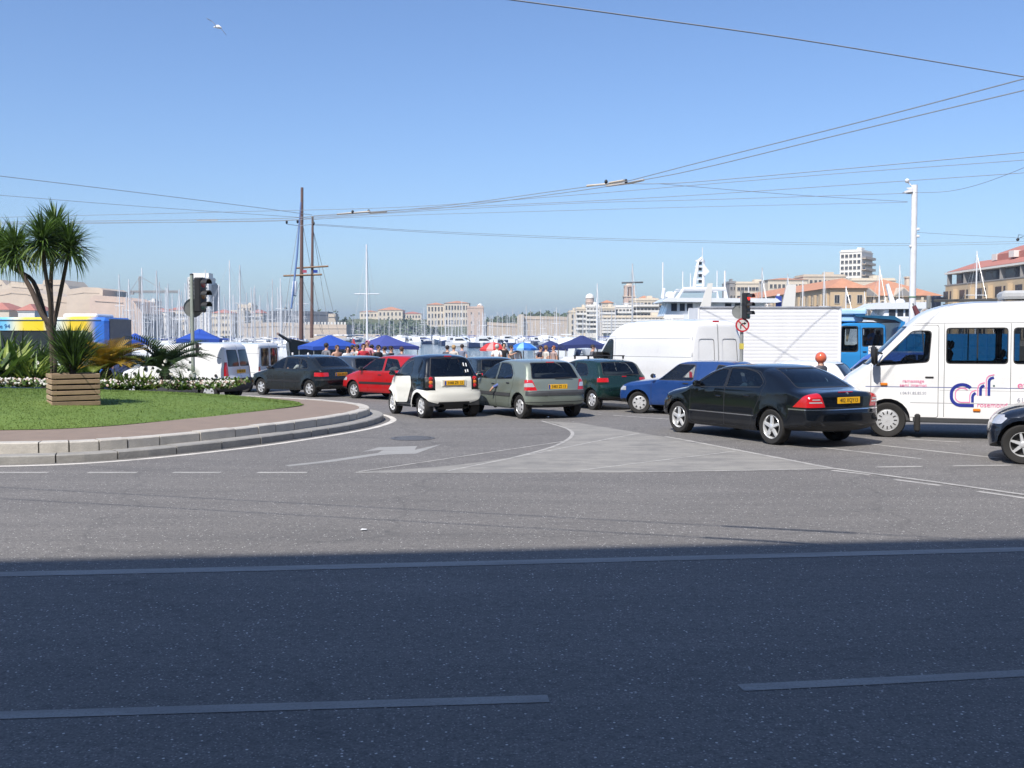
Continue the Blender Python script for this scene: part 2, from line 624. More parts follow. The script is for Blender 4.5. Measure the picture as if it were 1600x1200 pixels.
    def split(s, root, body_mat, rename=None):
        by = {}
        for f in s.faces: by.setdefault(f[0], []).append(f[1])
        out = {}
        for k in sorted(by):
            name, mat, off = s.parts[k]
            ix, vs, ns, fs = {}, [], [], []
            for q in by[k]:
                g = []
                for p in q:
                    key = (round(p[0], 4), round(p[1], 4), round(p[2], 4))
                    j = ix.get(key)
                    if j is None:
                        j = ix[key] = len(vs)
                        vs.append((p[0] + p[3] * off, p[1] + p[4] * off, p[2] + p[5] * off)); ns.append(p[3:6])
                    if not g or (g[-1] != j and g[0] != j): g.append(j)
                if len(g) > 2: fs.append(g)
            if not fs: continue
            me = bpy.data.meshes.new(name)
            me.from_pydata(vs, [], fs)
            me.materials.append(mat or body_mat)
            me.polygons.foreach_set('use_smooth', [True] * len(fs))
            me.update()
            if len(me.vertices) == len(ns): me.normals_split_custom_set_from_vertices(ns)
            o = link(name, me, root)
            out.setdefault(name, []).append(o)
        s.faces = None
        return out
WHEELS = {}
def wheel_mesh(R, w, style):
    k = (R, w, style)
    if k in WHEELS: return WHEELS[k]
    rr = R * (.68 if style.startswith('star') else .63)
    t = MB().lathe([(rr - .012, -w / 2 + .01), (rr + .01, -w / 2), (R * .93, -w / 2 - .004), (R * .985, -w / 2 + .012), (R, -w / 2 + .035), (R, w / 2 - .035), (R * .985, w / 2 - .012), (R * .93, w / 2 + .004), (rr + .012, w / 2), (rr - .004, w / 2 - .012), (rr - .012, w / 2 - .03)], 32, 'Y')
    tm = t.mesh('tyre', RUBBER)
    d = MB()
    d.cur = 1
    d.lathe([(rr, w / 2 - .075), (0, w / 2 - .085)], 24, 'Y')
    d.cur = 0
    d.lathe([(rr, w / 2 - .014), (rr * .965, w / 2 - .006), (rr * .92, w / 2 - .018), (rr * .89, w / 2 - .06), (rr * .88, w / 2 - .09)], 32, 'Y')
    if style.startswith('star') or style == 'six':
        ns = {'star5': 5, 'star6': 6, 'six': 6}[style]
        for q in range(ns):
            a = 2 * math.pi * q / ns + .3
            ca, sa = math.cos(a), math.sin(a)
            def P(r, tt, y): return (ca * r - sa * tt, y, sa * r + ca * tt)
            w0, w1 = rr * .17, rr * (.13 if style == 'star5' else .10)
            y0, y1 = w / 2 - .006, w / 2 - .016
            ring0 = [P(rr * .12, -w0, y0 - .03), P(rr * .12, w0, y0 - .03), P(rr * .12, w0 * .7, y0), P(rr * .12, -w0 * .7, y0)]
            ring1 = [P(rr * .94, -w1, y1 - .035), P(rr * .94, w1, y1 - .035), P(rr * .94, w1 * .75, y1), P(rr * .94, -w1 * .75, y1)]
            d.loft([ring0, ring1], smooth=False)
        d.lathe([(rr * .26, w / 2 - .03), (rr * .22, w / 2), (rr * .14, w / 2 + .006), (0, w / 2 + .007)], 16, 'Y')
    else:
        d.lathe([(rr * .93, w / 2 - .012), (rr * .72, w / 2 + .002), (rr * .45, w / 2 - .004), (rr * .2, w / 2 - .002), (0, w / 2 + .004)], 28, 'Y')
        d.cur = 1
        ns = 7 if style == 'cap' else 12
        for q in range(ns):
            a = 2 * math.pi * q / ns
            d.box((math.cos(a) * rr * .68, w / 2 + .001, math.sin(a) * rr * .68), (rr * .26, .008, rr * (.2 if style == 'cap' else .1)), ry=-a)
    wm = d.mesh('wheel', [ALLOY, BLACK])
    WHEELS[k] = (wm, tm)
    return WHEELS[k]
def add_wheel(root, x, y, R, w, style, steer=0.0):
    wm, tm = wheel_mesh(R, w, style)
    o = link('wheel', wm, root)
    o.location = (x, y - math.copysign(w / 2, y), R)
    o.rotation_euler = (0, 0, steer + (0 if y > 0 else math.pi))
    link('tyre', tm, o)
    return o
def place_text(root, txt, size, mat, loc, face, name='lettering', shear=0.0, sx=1.0):
    o = link(name, text_mesh(txt, size, mat, shear=shear), root)
    B = {'rear': ((0, -1, 0), (0, 0, 1), (-1, 0, 0)), 'left': ((-1, 0, 0), (0, 0, 1), (0, 1, 0)), 'front': ((0, 1, 0), (0, 0, 1), (1, 0, 0)), 'cam': ((1, 0, 0), (0, 0, 1), (0, -1, 0))}[face]
    m = Matrix((B[0], B[1], B[2])).transposed().to_4x4()
    m = Matrix.Translation(loc) @ m @ Matrix.Diagonal((sx, 1, 1, 1))
    o.matrix_local = m
    return o
def number_plate(root, txt, x, z, y=0.0, band=False, wide=.52):
    p = MB().box((x, y, z), (.012, wide, .11), bev=.004).build('number_plate', PLATEY, root)
    place_text(p, txt, .098, PLATEK, (x - .0065, y - (.02 if band else 0), z), 'rear', sx=.86 if len(txt) > 8 else .95)
    if band: MB().box((x - .0005, y + wide / 2 - .025, z), (.0125, .045, .1)).build('plate_band', EUROB, p)
    return p
SEATME = {}
def seat_mesh(h=1.0):
    if h in SEATME: return SEATME[h]
    b = MB()
    b.box((.05, 0, .10), (.52, .50, .16), bev=.05)
    b.box((-.24, 0, .42), (.15, .48, .62), bev=.06, ry=-.22)
    b.box((-.34, 0, .80 * h), (.09, .25, .17), bev=.04, ry=-.15)
    b.tube([(-.33, .06, .62), (-.34, .06, .78)], .008, 6)
    b.tube([(-.33, -.06, .62), (-.34, -.06, .78)], .008, 6)
    SEATME[h] = b.mesh('seat', SEATM)
    return SEATME[h]
def furnish(root, sp, rear=True, seat_z=.30, wheel=True):
    """floor tub, seats, dashboard and steering wheel behind the glass"""
    W, belt = sp['W'], sp['belt']
    x0, x1 = sp['cabin']
    MB().box(((x0 + x1) / 2, 0, (.30 + belt - .22) / 2), (x1 - x0, W - .22, belt - .22 - .30), bev=.03).build('interior', DARKIN, root)
    fx = sp.get('seat_x', x1 - 1.25)
    for sy in (1, -1):
        o = link('seat', seat_mesh(), root); o.location = (fx, sy * W * .21, belt - .60 + (seat_z - .30))
    if rear:
        o = MB().box((x0 + .35, 0, belt - .08), (.16, W - .40, .42), bev=.06, ry=-.25).build('rear_seat', SEATM, root)
    MB().box((x1 - .22, 0, belt - .12), (.42, W - .34, .22), bev=.06).build('dashboard', DARKIN, root)
    if wheel:
        w = MB()
        n = 18
        pts = [(0, .18 * math.cos(2 * math.pi * k / n), .18 * math.sin(2 * math.pi * k / n)) for k in range(n + 1)]
        w.tube(pts, .013, 6)
        w.box((0, 0, -.01), (.03, .34, .035)); w.box((0, 0, -.07), (.03, .04, .16))
        o = w.build('steering_wheel', BLACK, root)
        o.location = (x1 - .52, W * .21, belt + .02)
        o.rotation_euler = (0, -.45, 0)
def mirror(root, x, y, z, mat, s=1.0):
    sg = math.copysign(1, y)
    b = MB().box((x, y + sg * .09, z + .03), (.09 * s, .17 * s, .115 * s), bev=.04)
    b.box((x, y - sg * .01, z), (.06, .08, .05), bev=.015)
    o = b.build('mirror', mat, root)
    MB().box((x - .043 * s, y + sg * .09, z + .03), (.006, .13 * s, .085 * s)).build('mirror_glass', CHROME, o)
    return o
def handle(root, x, y, z, mat, l=.15):
    return MB().box((x, y, z), (l, .028, .028), bev=.01).build('handle', mat, root)
SIDE = lambda c, n: abs(n.y) > .45
def rear_f(xl): return lambda c, n: c.x < xl and n.x < -.12
def front_f(xl): return lambda c, n: c.x > xl and n.x > .10
def mirror_y(poly): return [(-p[0],) + tuple(p[1:]) for p in poly][::-1]

def build_vehicle(name, label, cat, sp, pose, group=None, z=None):
    """pose: world x, y of the middle of the rear axle, heading in degrees"""
    px, py, th = pose
    t = math.radians(th)
    WB = sp['WB']
    cx, cy = px + math.cos(t) * WB / 2, py + math.sin(t) * WB / 2
    root = thing(name, label, cat, (px, py, gz(py) if z is None else z), t, group)
    root.rotation_euler = (0, math.atan((gz(py) - gz(py + math.sin(t) * WB)) / WB), t)
    R, R2 = sp['R'], sp.get('R2', sp['R'])
    W = sp['W']
    sh = Shell(sp['sil'], W, sp['belt'], sp.get('tum', .3), flare=sp.get('flare', .018), wheels=[(0, R), (WB, R2)], step=sp.get('step', .08), zs=sp.get('zs', .62), plan=sp.get('plan', .07), upper=sp.get('upper'), tuck=sp.get('tuck', .05), under=sp.get('under', .5), shoulder=sp.get('shoulder', .018))
    body = sp['paint']
    xm = (sh.x0 + sh.x1) / 2
    # wheel arches
    for (wx, wr) in ((0, R), (WB, R2)):
        ra = wr * sp.get('arch', 1.17)
        circ = [(wx + ra * math.cos(2 * math.pi * k / 22), wr + .012 + ra * math.sin(2 * math.pi * k / 22)) for k in range(22)]
        lip = [(wx + (ra + .03) * math.cos(2 * math.pi * k / 22), wr + .012 + (ra + .03) * math.sin(2 * math.pi * k / 22)) for k in range(22)]
        if sp.get('lip'): sh.cut('arch_trim', lip, 'y', sp['lip'], lambda c, n: abs(c.y) > W * .25, off=.012)
        sh.cut('arch', circ, 'y', None, lambda c, n: abs(c.y) > W * .22, delete=True)
    for c in sp.get('cuts0', ()): sh.cut(*c[0], **c[1])
    # doors: a dark seam, then the panel
    for d in sp.get('doors', ()):
        sh.cut('door_seam', poly_round(d, .05), 'y', BLACK, SIDE)
        sh.cut('door', poly_round(poly_inset(d, .009), .045), 'y', sp.get('door_paint', body), SIDE)
    for seam in sp.get('seams', ()):
        sh.cut('seam', seam, 'y', BLACK, SIDE)
    for (a, b, zz0, zz1, m_, off) in sp.get('mould', ()):
        sh.cut('side_moulding', [(a, zz0), (b, zz0), (b, zz1), (a, zz1)], 'y', m_, SIDE, off=off)
    for c in sp.get('cuts', ()): sh.cut(*c[0], **c[1])
    gm = sp.get('glass', GLASS)
    for w in sp.get('windows', ()):
        sh.cut('window_trim', poly_round(poly_inset(w, -.018), .05), 'y', BLACK, SIDE)
        sh.cut('window', poly_round(w, .045), 'y', gm, SIDE, off=-.006)
    if sp.get('windshield'):
        zb, zt, wb, wt, xl = sp['windshield']
        pl = [(-wb, zb), (wb, zb), (wt, zt), (-wt, zt)]
        sh.cut('windshield_trim', poly_round(poly_inset(pl, -.02), .07), 'x', BLACK, front_f(xl), sides=False)
        sh.cut('windshield', poly_round(pl, .06), 'x', GLASS, front_f(xl), off=-.004, sides=False)
    if sp.get('rear_window'):
        for (zb, zt, y0, y1, y2, y3, xl) in sp['rear_window']:
            pl = [(y0, zb), (y1, zb), (y2, zt), (y3, zt)]
            sh.cut('rear_window_trim', poly_round(poly_inset(pl, -.018), .05), 'x', BLACK, rear_f(xl), sides=False)
            sh.cut('rear_window', poly_round(pl, .045), 'x', sp.get('rear_glass', GLASSD), rear_f(xl), off=-.005, sides=False)
    for (nm, pl, mt, xl, off) in sp.get('rear_cuts', ()):
        (xa, za), (xb, zb) = xl if isinstance(xl, tuple) else ((xl, 0.0), (xl, 3.0))
        sh.slice_line((xa, za), (xb, zb))
        for q in (pl, mirror_y(pl)):
            sh.cut(nm, poly_round(q, .012, 2), 'x', mt, (lambda c, n: c.x < xa + (xb - xa) * (c.z - za) / (zb - za)), off=off)
    for (nm, pl, mt, xl, off) in sp.get('front_cuts', ()):
        sh.slice_line((xl, 0.0), (xl, 3.0))
        for q in (pl, mirror_y(pl)):
            sh.cut(nm, poly_round(q, .02, 2), 'x', mt, (lambda c, n, xl=xl: c.x > xl), off=off)
    parts = sh.split(root, body)
    # wheels and wells
    steer = sp.get('steer', 0.0)
    tw = sp.get('tyre', .185)
    for (wx, wr, st) in ((0, R, 0.0), (WB, R2, steer)):
        for sy in (1, -1):
            yy = sy * (float(sh.ymax(np.array([wx]), np.array([wr]))[0]) - .02)
            add_wheel(root, wx, yy, wr, tw if wx else sp.get('tyre_r', tw), sp.get('rim', 'cap'), st)
            ra = wr * sp.get('arch', 1.17) + .004
            wb = MB()
            wb.lathe([(ra, yy - sy * .03), (ra, yy - sy * .34), (0, yy - sy * .34)], 14, 'Y', (wx, 0, wr + .012), arc=math.pi)
            wb.build('wheel_well', BLACK, root)
    if sp.get('cabin'): furnish(root, sp, sp.get('rear_seats', True), sp.get('seat_z', .30))
    for (x, y, zz, m_, s_) in sp.get('mirrors', ()):
        for sg in (1, -1): mirror(root, x, sg * y, zz, m_, s_)
    drs = parts.get('door', [])
    for (x, zz, m_) in sp.get('handles', ()):
        yy = float(sh.ymax(np.array([x]), np.array([zz]))[0])
        for sg in (1, -1):
            par = min((d for d in drs if any((v.co.y > 0) == (sg > 0) for v in d.data.vertices[:1])), key=lambda d: abs(sum(v.co.x for v in d.data.vertices) / len(d.data.vertices) - x), default=root)
            handle(par, x, sg * (yy + .006), zz, m_)
    pl = sp.get('plate')
    if pl: number_plate(root, pl[0], sh.rear_x(pl[1]) - .010, pl[1], pl[2] if len(pl) > 2 else 0, band=len(pl) > 3 and pl[3])
    for d in sp.get('extra', ()): d(root, sh)
    root['_sh'] = 0
    del root['_sh']
    return root, sh, parts

# ---- outlines (x forward from the rear axle, height, corner radius, depth of the crown)
def hatch_sil(sx=1.0, ro=0.0, H=1.41, belt=.93):
    k = H / 1.41
    return [(-.46, .27, .06, .14), (-.55 - ro, .40, .08, .16), (-.545 - ro, .64, .03, .16), (-.50 - ro, .69, .03, .14), (-.43 - ro, belt, .05, .12),
            (-.13 - ro * .4, 1.35 * k, .12, .09), (.30, 1.405 * k, .3, .07), (1.0, 1.415 * k, .4, .07), (1.48, 1.35 * k, .25, .09),
            (2.20, .985 * k, .10, .14), (2.85, .84 * k, .25, .16), (3.13, .70 * k, .12, .24), (3.23, .50, .08, .28), (3.18, .25, .06, .22),
            (2.0, .21, .1, .02), (.6, .21, .1, .02)]
# ------------------------------------------------------------------ the vehicles
P_BLACK = paint('black car paint', (.0035, .005, .008), .0, .18, .004)
P_DARK = paint('charcoal car paint', (.012, .016, .018), .2, .25, .008)
P_CREAM = paint('cream car panels', (.82, .81, .73), dirt=.015)
P_SAGE = paint('grey green metallic paint', (.25, .285, .24), .45, .33)
P_RED = paint('red car paint', (.40, .010, .012), dirt=.02)
P_GREEN = paint('dark green car paint', (.010, .032, .028), .2, .25, .008)
P_BLUE = paint('blue car paint', (.016, .055, .20), .1, .28, .02)
P_BLUE2 = paint('mid blue car paint', (.06, .14, .46), .1)
P_WHITE = paint('white van paint', (.80, .80, .79), dirt=.06)
P_SILVER = paint('pale silver paint', (.55, .56, .56), .4, .35)
P_GREY = paint('slate grey paint', (.05, .06, .075), .3)
P_TRUCK = paint('bright blue truck paint', (.03, .24, .56))
TRIMG = M('grey bumper plastic', (.055, .057, .06), .6, var=.2)

def badge(x, z, y=0, r=.035, mat=CHROME):
    def f(root, sh): MB().ball((sh.rear_x(z) - .004, y, z), (.008, r, r), 10, 6).build('badge', mat, root)
    return f
def wiper(z, y0, y1, dz=.0):
    def f(root, sh):
        MB().tube([(sh.rear_x(z) - .03, y0, z), (sh.rear_x(z + dz) - .035, y1, z + dz)], .011, 6).build('wiper', BLACK, root)
    return f
def brake_light(z, w=.2, mat=REDL, h=.025):
    def f(root, sh): MB().box((sh.rear_x(z) - .006, 0, z), (.02, w, h), bev=.006).build('brake_light', mat, root)
    return f
def aerial(x, z, l=.35):
    def f(root, sh): MB().tube([(x, 0, z), (x - l * .5, 0, z + l * .85)], .004, 5).build('aerial', BLACK, root)
    return f
def exhaust(y, x, z=.24):
    def f(root, sh): MB().lathe([(.03, x + .15), (.03, x - .02), (.024, x - .02), (.022, x + .1)], 12, 'X', (0, y, z)).build('exhaust_pipe', CHROME, root)
    return f

def saloon_black():
    sil = [(-.92, .27, .06, .16), (-1.04, .38, .08, .18), (-1.055, .60, .03, .20), (-1.02, .66, .03, .18), (-1.0, .90, .03, .15), (-.93, .965, .06, .12),
           (-.50, 1.012, .12, .10), (.10, 1.335, .30, .11), (.62, 1.42, .35, .07), (1.40, 1.405, .30, .07), (1.75, 1.345, .2, .10), (2.52, .985, .12, .14),
           (3.10, .90, .3, .15), (3.38, .74, .12, .26), (3.47, .52, .08, .32), (3.42, .26, .06, .26), (2.2, .20, .1, .02), (.5, .20, .1, .02)]
    front = [(2.22, .955, .03), (1.30, .985, .02), (1.30, 1.30, .03), (1.44, 1.31, .03), (1.62, 1.27, .1)]
    rear = [(1.22, .99, .02), (.30, 1.02, .05), (.26, 1.10, .06), (.46, 1.26, .10), (.80, 1.32, .12), (1.22, 1.325, .02)]
    d1 = [(2.30, .30), (2.30, .95), (1.62, 1.335), (1.26, 1.345), (1.26, .26), (2.2, .26)]
    d2 = [(1.26, .26), (1.26, 1.345), (.85, 1.35), (.42, 1.29), (.18, 1.10), (.26, .85), (.46, .52), (.56, .26)]
    tail = [(.515, .705), (.92, .700), (.92, .955), (.60, .955)]
    sp = dict(sil=sil, W=1.728, WB=2.715, R=.318, belt=.965, tum=.40, paint=P_BLACK, rim='star5', tyre=.205, arch=1.13, flare=.012, step=.075,
              windows=[front, rear], doors=[d1, d2], windshield=(1.0, 1.335, .66, .52, 1.7), rear_window=[(1.03, 1.335, -.61, .61, .47, -.47, .4)],
              rear_cuts=[('tail_light', tail, REDL, ((-.55, .70), (-.86, .955)), .003), ('tail_light_band', [(.56, .775), (.79, .775), (.79, .797), (.58, .797)], CLEARL, -.78, .005),
                         ('tail_light_band', [(.60, .825), (.75, .825), (.74, .845), (.61, .845)], CLEARL, -.84, .005),
                         ('chrome_strip', [(0, .652), (.9, .652), (.9, .672), (0, .672)], CHROME, -.45, .006), ('trunk_seam', [(0, .69), (.53, .69), (.50, .70), (0, .70)], BLACK, -.6, 0),
                         ('trunk_seam', [(.500, .70), (.510, .70), (.60, .955), (.59, .955)], BLACK, -.6, 0), ('bumper_crease', [(0, .36), (.9, .36), (.9, .372), (0, .372)], BLACK, -.5, 0)],
              front_cuts=[('headlight', [(.45, .62), (.80, .62), (.80, .78), (.45, .74)], CLEARL, 3.0, .004)],
              mould=[(.42, 2.30, .482, .500, CHROME, .006)], cabin=(-.5, 2.3), seat_x=1.18, mirrors=[(2.06, .80, .99, P_BLACK, 1.0)],
              handles=[(1.42, .80, P_BLACK), (.62, .84, P_BLACK)], plate=('402 XQY13', .815),
              extra=[badge(.90, .93, 0, .03), brake_light(.955, .34, REDL, .015)], glass=glass('blue tinted glass', (.30, .40, .44)), rear_glass=glass('blue rear glass', (.16, .28, .36)))
    return build_vehicle('saloon_car', 'black four-door saloon with five-spoke alloy wheels turning in the foreground', 'car', sp, (5.325, 18.47, 117.5))

def smart_car():
    sil = [(-.24, .23, .05, .03), (-.35, .36, .08, .13), (-.37, .58, .08, .17), (-.34, .70, .03, .13), (-.33, .90, .03, .10), (-.30, .99, .05, .11), (-.05, 1.475, .12, .11),
           (.42, 1.545, .3, .09), (1.0, 1.50, .3, .085), (1.28, 1.38, .2, .10), (1.80, .99, .12, .15), (2.05, .80, .1, .22), (2.16, .58, .08, .26), (2.12, .26, .06, .2), (1.4, .22, .1, .02), (.4, .24, .1, .02)]
    win = [(1.66, 1.0, .03), (.62, 1.02, .06), (.58, 1.10, .06), (.68, 1.42, .08), (1.08, 1.40, .06)]
    door = [(1.78, .96, .05), (.57, 1.0, .06), (.47, .80, .12), (.74, .36, .05), (1.42, .33, .05), (1.52, .62, .1)]
    cuts = [(('door', poly_round(poly_inset(door, -.01), .04), 'y', BLACK, SIDE), {}), (('door', poly_round(door, .04), 'y', P_CREAM, SIDE), dict(off=.012)),
            (('front_fender', poly_round([(1.80, .97), (1.545, .66), (1.44, .33), (1.44, .2), (2.3, .2), (2.3, 1.0)], .05), 'y', P_CREAM, lambda c, n: True), dict(off=.006)),
            (('rear_fender', poly_round([(-.6, .22), (-.6, .66), (.10, .69, .1), (.36, .62, .1), (.50, .32, .05), (.40, .22)], .03), 'y', P_CREAM, lambda c, n: True), dict(off=.022, keep=('underbody',)))]
    sp = dict(sil=sil, W=1.50, WB=1.812, R=.285, belt=1.0, tum=.33, paint=P_BLACK, rim='star6', tyre=.175, tyre_r=.215, arch=1.16, flare=.05, under=.27, tuck=.015, step=.06,
              cuts0=cuts, windows=[win], windshield=(1.02, 1.40, .62, .54, 1.2), rear_window=[(1.005, 1.43, -.575, .575, .455, -.455, .3)],
              rear_cuts=[('tailgate', [(0, .64), (.475, .64), (.475, .985), (0, .985)], P_CREAM, .2, .014),
                         ('tail_light', [(.49, .73), (.70, .73), (.70, .99), (.49, .99)], BLACK, -.05, .004),
                         ('valance', [(0, .15), (.50, .15), (.40, .40), (0, .40)], BLACK, .1, .024)],
              cabin=(-.05, 1.6), seat_x=.62, rear_seats=False, mirrors=[(1.52, .74, 1.02, P_BLACK, 1.0)], 
              extra=[brake_light(1.475, .19), badge(.945, .01, 0, .012)], rear_glass=glass('smoked rear glass', (.30, .34, .35)))
    root, sh, parts = build_vehicle('compact_car', 'tiny two-seat car with black roof and cream panels beside the kerb', 'car', sp, (-1.55, 24.75, 118.5))
    for o in parts.get('tailgate', []): pass
    xr = sh.rear_x(.86)
    for sy in (1, -1):                                       # round lamps in the black corner panels
        for zz, m_ in ((.945, REDL), (.86, ORANGEL), (.775, REDL)):
            MB().lathe([(.055, -.055), (.05, -.075), (.03, -.085), (0, -.088)], 14, 'X', (-.228, sy * .575, zz)).build('lamp', m_, root)
    MB().box((xr - .016, 0, .845), (.02, .64, .17), bev=.008).build('plate_recess', P_CREAM, root)
    MB().box((xr - .028, 0, .845), (.006, .57, .125)).build('plate_recess', M('cream recess', (.60, .57, .46), .5), root)
    number_plate(root, '3448 ZR 13', xr - .036, .845, 0, True)
    for y_, z_ in ((-.34, 1.28), (-.41, 1.27), (-.36, 1.12), (-.42, 1.13)):
        MB().box((-.30 + (z_ - 1.0) * .50 - .002, y_, z_), (.01, .025, .09 if z_ > 1.2 else .07), ry=.47).build('sticker', WHITEP, root)
    return root

def hatch_sage():
    front = [(2.06, .935, .03), (1.20, .93, .03), (1.20, 1.30, .03), (1.42, 1.30, .05)]
    rear = [(1.10, .93, .03), (.36, .955, .05), (.36, 1.05, .05), (.58, 1.26, .06), (.80, 1.30, .05), (1.10, 1.305, .03)]
    d1 = [(2.18, .28), (2.18, .93), (1.46, 1.335), (1.15, 1.34), (1.15, .25), (2.1, .25)]
    d2 = [(1.15, .25), (1.15, 1.34), (.78, 1.335), (.52, 1.28), (.27, 1.04), (.27, .80), (.44, .52), (.52, .25)]
    tail = [(.555, .685), (.9, .685), (.9, .80), (.78, .93), (.64, .93), (.60, .80)]
    sp = dict(sil=hatch_sil(), W=1.64, WB=2.472, R=.288, belt=.945, tum=.34, paint=P_SAGE, rim='cap', windows=[front, rear], doors=[d1, d2], step=.075,
              windshield=(1.0, 1.31, .64, .52, 1.5), rear_window=[(.965, 1.315, -.62, .62, .52, -.52, .6)],
              rear_cuts=[('bumper_strip', [(0, .565), (.9, .565), (.9, .665), (0, .665)], TRIMG, -.33, .012), ('bumper_seam', [(0, .668), (.56, .668), (.56, .678), (0, .678)], BLACK, -.2, 0),
                         ('tail_light', tail, REDL, -.26, .004), ('tail_light_lens', [(.60, .765), (.9, .765), (.76, .86), (.645, .86)], CLEARL, -.26, .007),
                         ('bumper_crease', [(0, .40), (.9, .40), (.9, .415), (0, .415)], BLACK, -.3, 0)],
              mould=[(.40, 2.12, .52, .60, TRIMG, .012)], cabin=(-.35, 2.1), seat_x=1.02, mirrors=[(1.98, .78, .95, P_SAGE, 1.0)],
              handles=[(1.30, .80, BLACK), (.52, .84, BLACK)], plate=('5483 ZS 13', .765, 0, True),
              extra=[badge(.885, 0, 0, .04), wiper(.965, .05, -.42, .01), aerial(.30, 1.40, .3), brake_light(1.335, .22)])
    root, sh, parts = build_vehicle('hatchback_car', 'grey-green five-door hatchback, driver resting an arm out of its window', 'car', sp, (.863, 24.63, 118.0))
    return root

def simple_hatch(label, pose, body, sil=None, W=1.62, WB=2.45, R=.285, three=True, name='hatchback_car', rim='cap', plate=None, mould=True, bumper=None, extra=(), belt=.93, tum=.33, tail=None, steer=0.0, gl=None, cat='car', step=.09, group=None, lip=None, windows=None, doors=None, rear=None, H=1.41):
    k = H / 1.41
    if windows is None:
        if three:
            windows = [[(2.06, .92 * k, .03), (1.02, .92 * k, .03), (1.00, 1.29 * k, .03), (1.42, 1.29 * k, .05)], [(.90, .93 * k, .03), (.22, .955 * k, .05), (.20, 1.02 * k, .05), (.40, 1.26 * k, .08), (.88, 1.295 * k, .03)]]
        else:
            windows = [[(2.06, .92 * k, .03), (1.20, .92 * k, .03), (1.20, 1.29 * k, .03), (1.42, 1.29 * k, .05)], [(1.10, .92 * k, .03), (.36, .94 * k, .05), (.36, 1.05 * k, .05), (.6, 1.26 * k, .06), (1.10, 1.295 * k, .03)]]
    if doors is None:
        doors = [[(2.16, .28), (2.16, .92 * k), (1.46, 1.325 * k), (.95, 1.33 * k), (.95, .25), (2.1, .25)]] if three else [[(2.16, .28), (2.16, .92 * k), (1.46, 1.325 * k), (1.15, 1.33 * k), (1.15, .25), (2.1, .25)], [(1.15, .25), (1.15, 1.33 * k), (.78, 1.32 * k), (.5, 1.27 * k), (.28, 1.04 * k), (.28, .80), (.44, .52), (.52, .25)]]
    sp = dict(sil=sil or hatch_sil(H=H, belt=belt), W=W, WB=WB, R=R, belt=belt * k, tum=tum, paint=body, rim=rim, windows=windows, doors=doors, step=step, steer=steer,
              windshield=(1.0 * k, 1.31 * k, W / 2 - .18, W / 2 - .30, 1.5), rear_window=[rear or (.965 * k, 1.30 * k, -W / 2 + .2, W / 2 - .2, W / 2 - .30, -W / 2 + .30, .6)],
              rear_cuts=[('tail_light', tail or [(.58, .70), (.9, .70), (.9, .84), (.58, .84)], REDL, -.28, .004), ('bumper_strip', [(0, .56), (.9, .56), (.9, .62), (0, .62)], bumper or TRIMG, -.33, .010)],
              front_cuts=[('headlight', [(.42, .60), (.80, .60), (.80, .74), (.42, .72)], CLEARL, 2.85, .004), ('indicator', [(.70, .60), (.82, .60), (.82, .70), (.70, .70)], CLEARL, 2.75, .006)],
              cabin=(-.3, 2.1), seat_x=1.0, mirrors=[(1.97, W / 2 - .03, .95, body if bumper is None else BLACK, 1.0)], handles=[(1.12 if three else 1.3, .80, BLACK)], extra=list(extra), glass=gl or GLASS)
    if lip: sp['lip'] = lip
    if mould: sp['mould'] = [(.40, 2.12, .50, .57, bumper or TRIMG, .010)]
    if plate: sp['plate'] = plate
    return build_vehicle(name, label, cat, sp, pose, group)
def front_pose(px, py, th, WB, yoff):
    """pose of the rear axle from the foot of the left front wheel"""
    g = gp(px, py); t = math.radians(th)
    c, s = math.cos(t), math.sin(t)
    return (g.x - c * WB + s * yoff, g.y - s * WB - c * yoff, th)
def rear_pose(px, py, th, yoff):
    g = gp(px, py); t = math.radians(th)
    return (g.x + math.sin(t) * yoff, g.y - math.cos(t) * yoff, th)

def roof_bars(x0, x1, z, W):
    def f(root, sh):
        for x in (x0, x1):
            b = MB().box((x, 0, z + .075), (.035, W, .025), bev=.008)
            for sy in (1, -1): b.box((x, sy * (W / 2 - .05), z + .03), (.04, .05, .09), bev=.01)
            b.build('roof_bar', BLACK, root)
    return f
def vents(root, sh):
    for k in range(5):
        MB().box((.60, .775, .86 + k * .022), (.16, .012, .010)).build('vent_slat', BLACK, root)

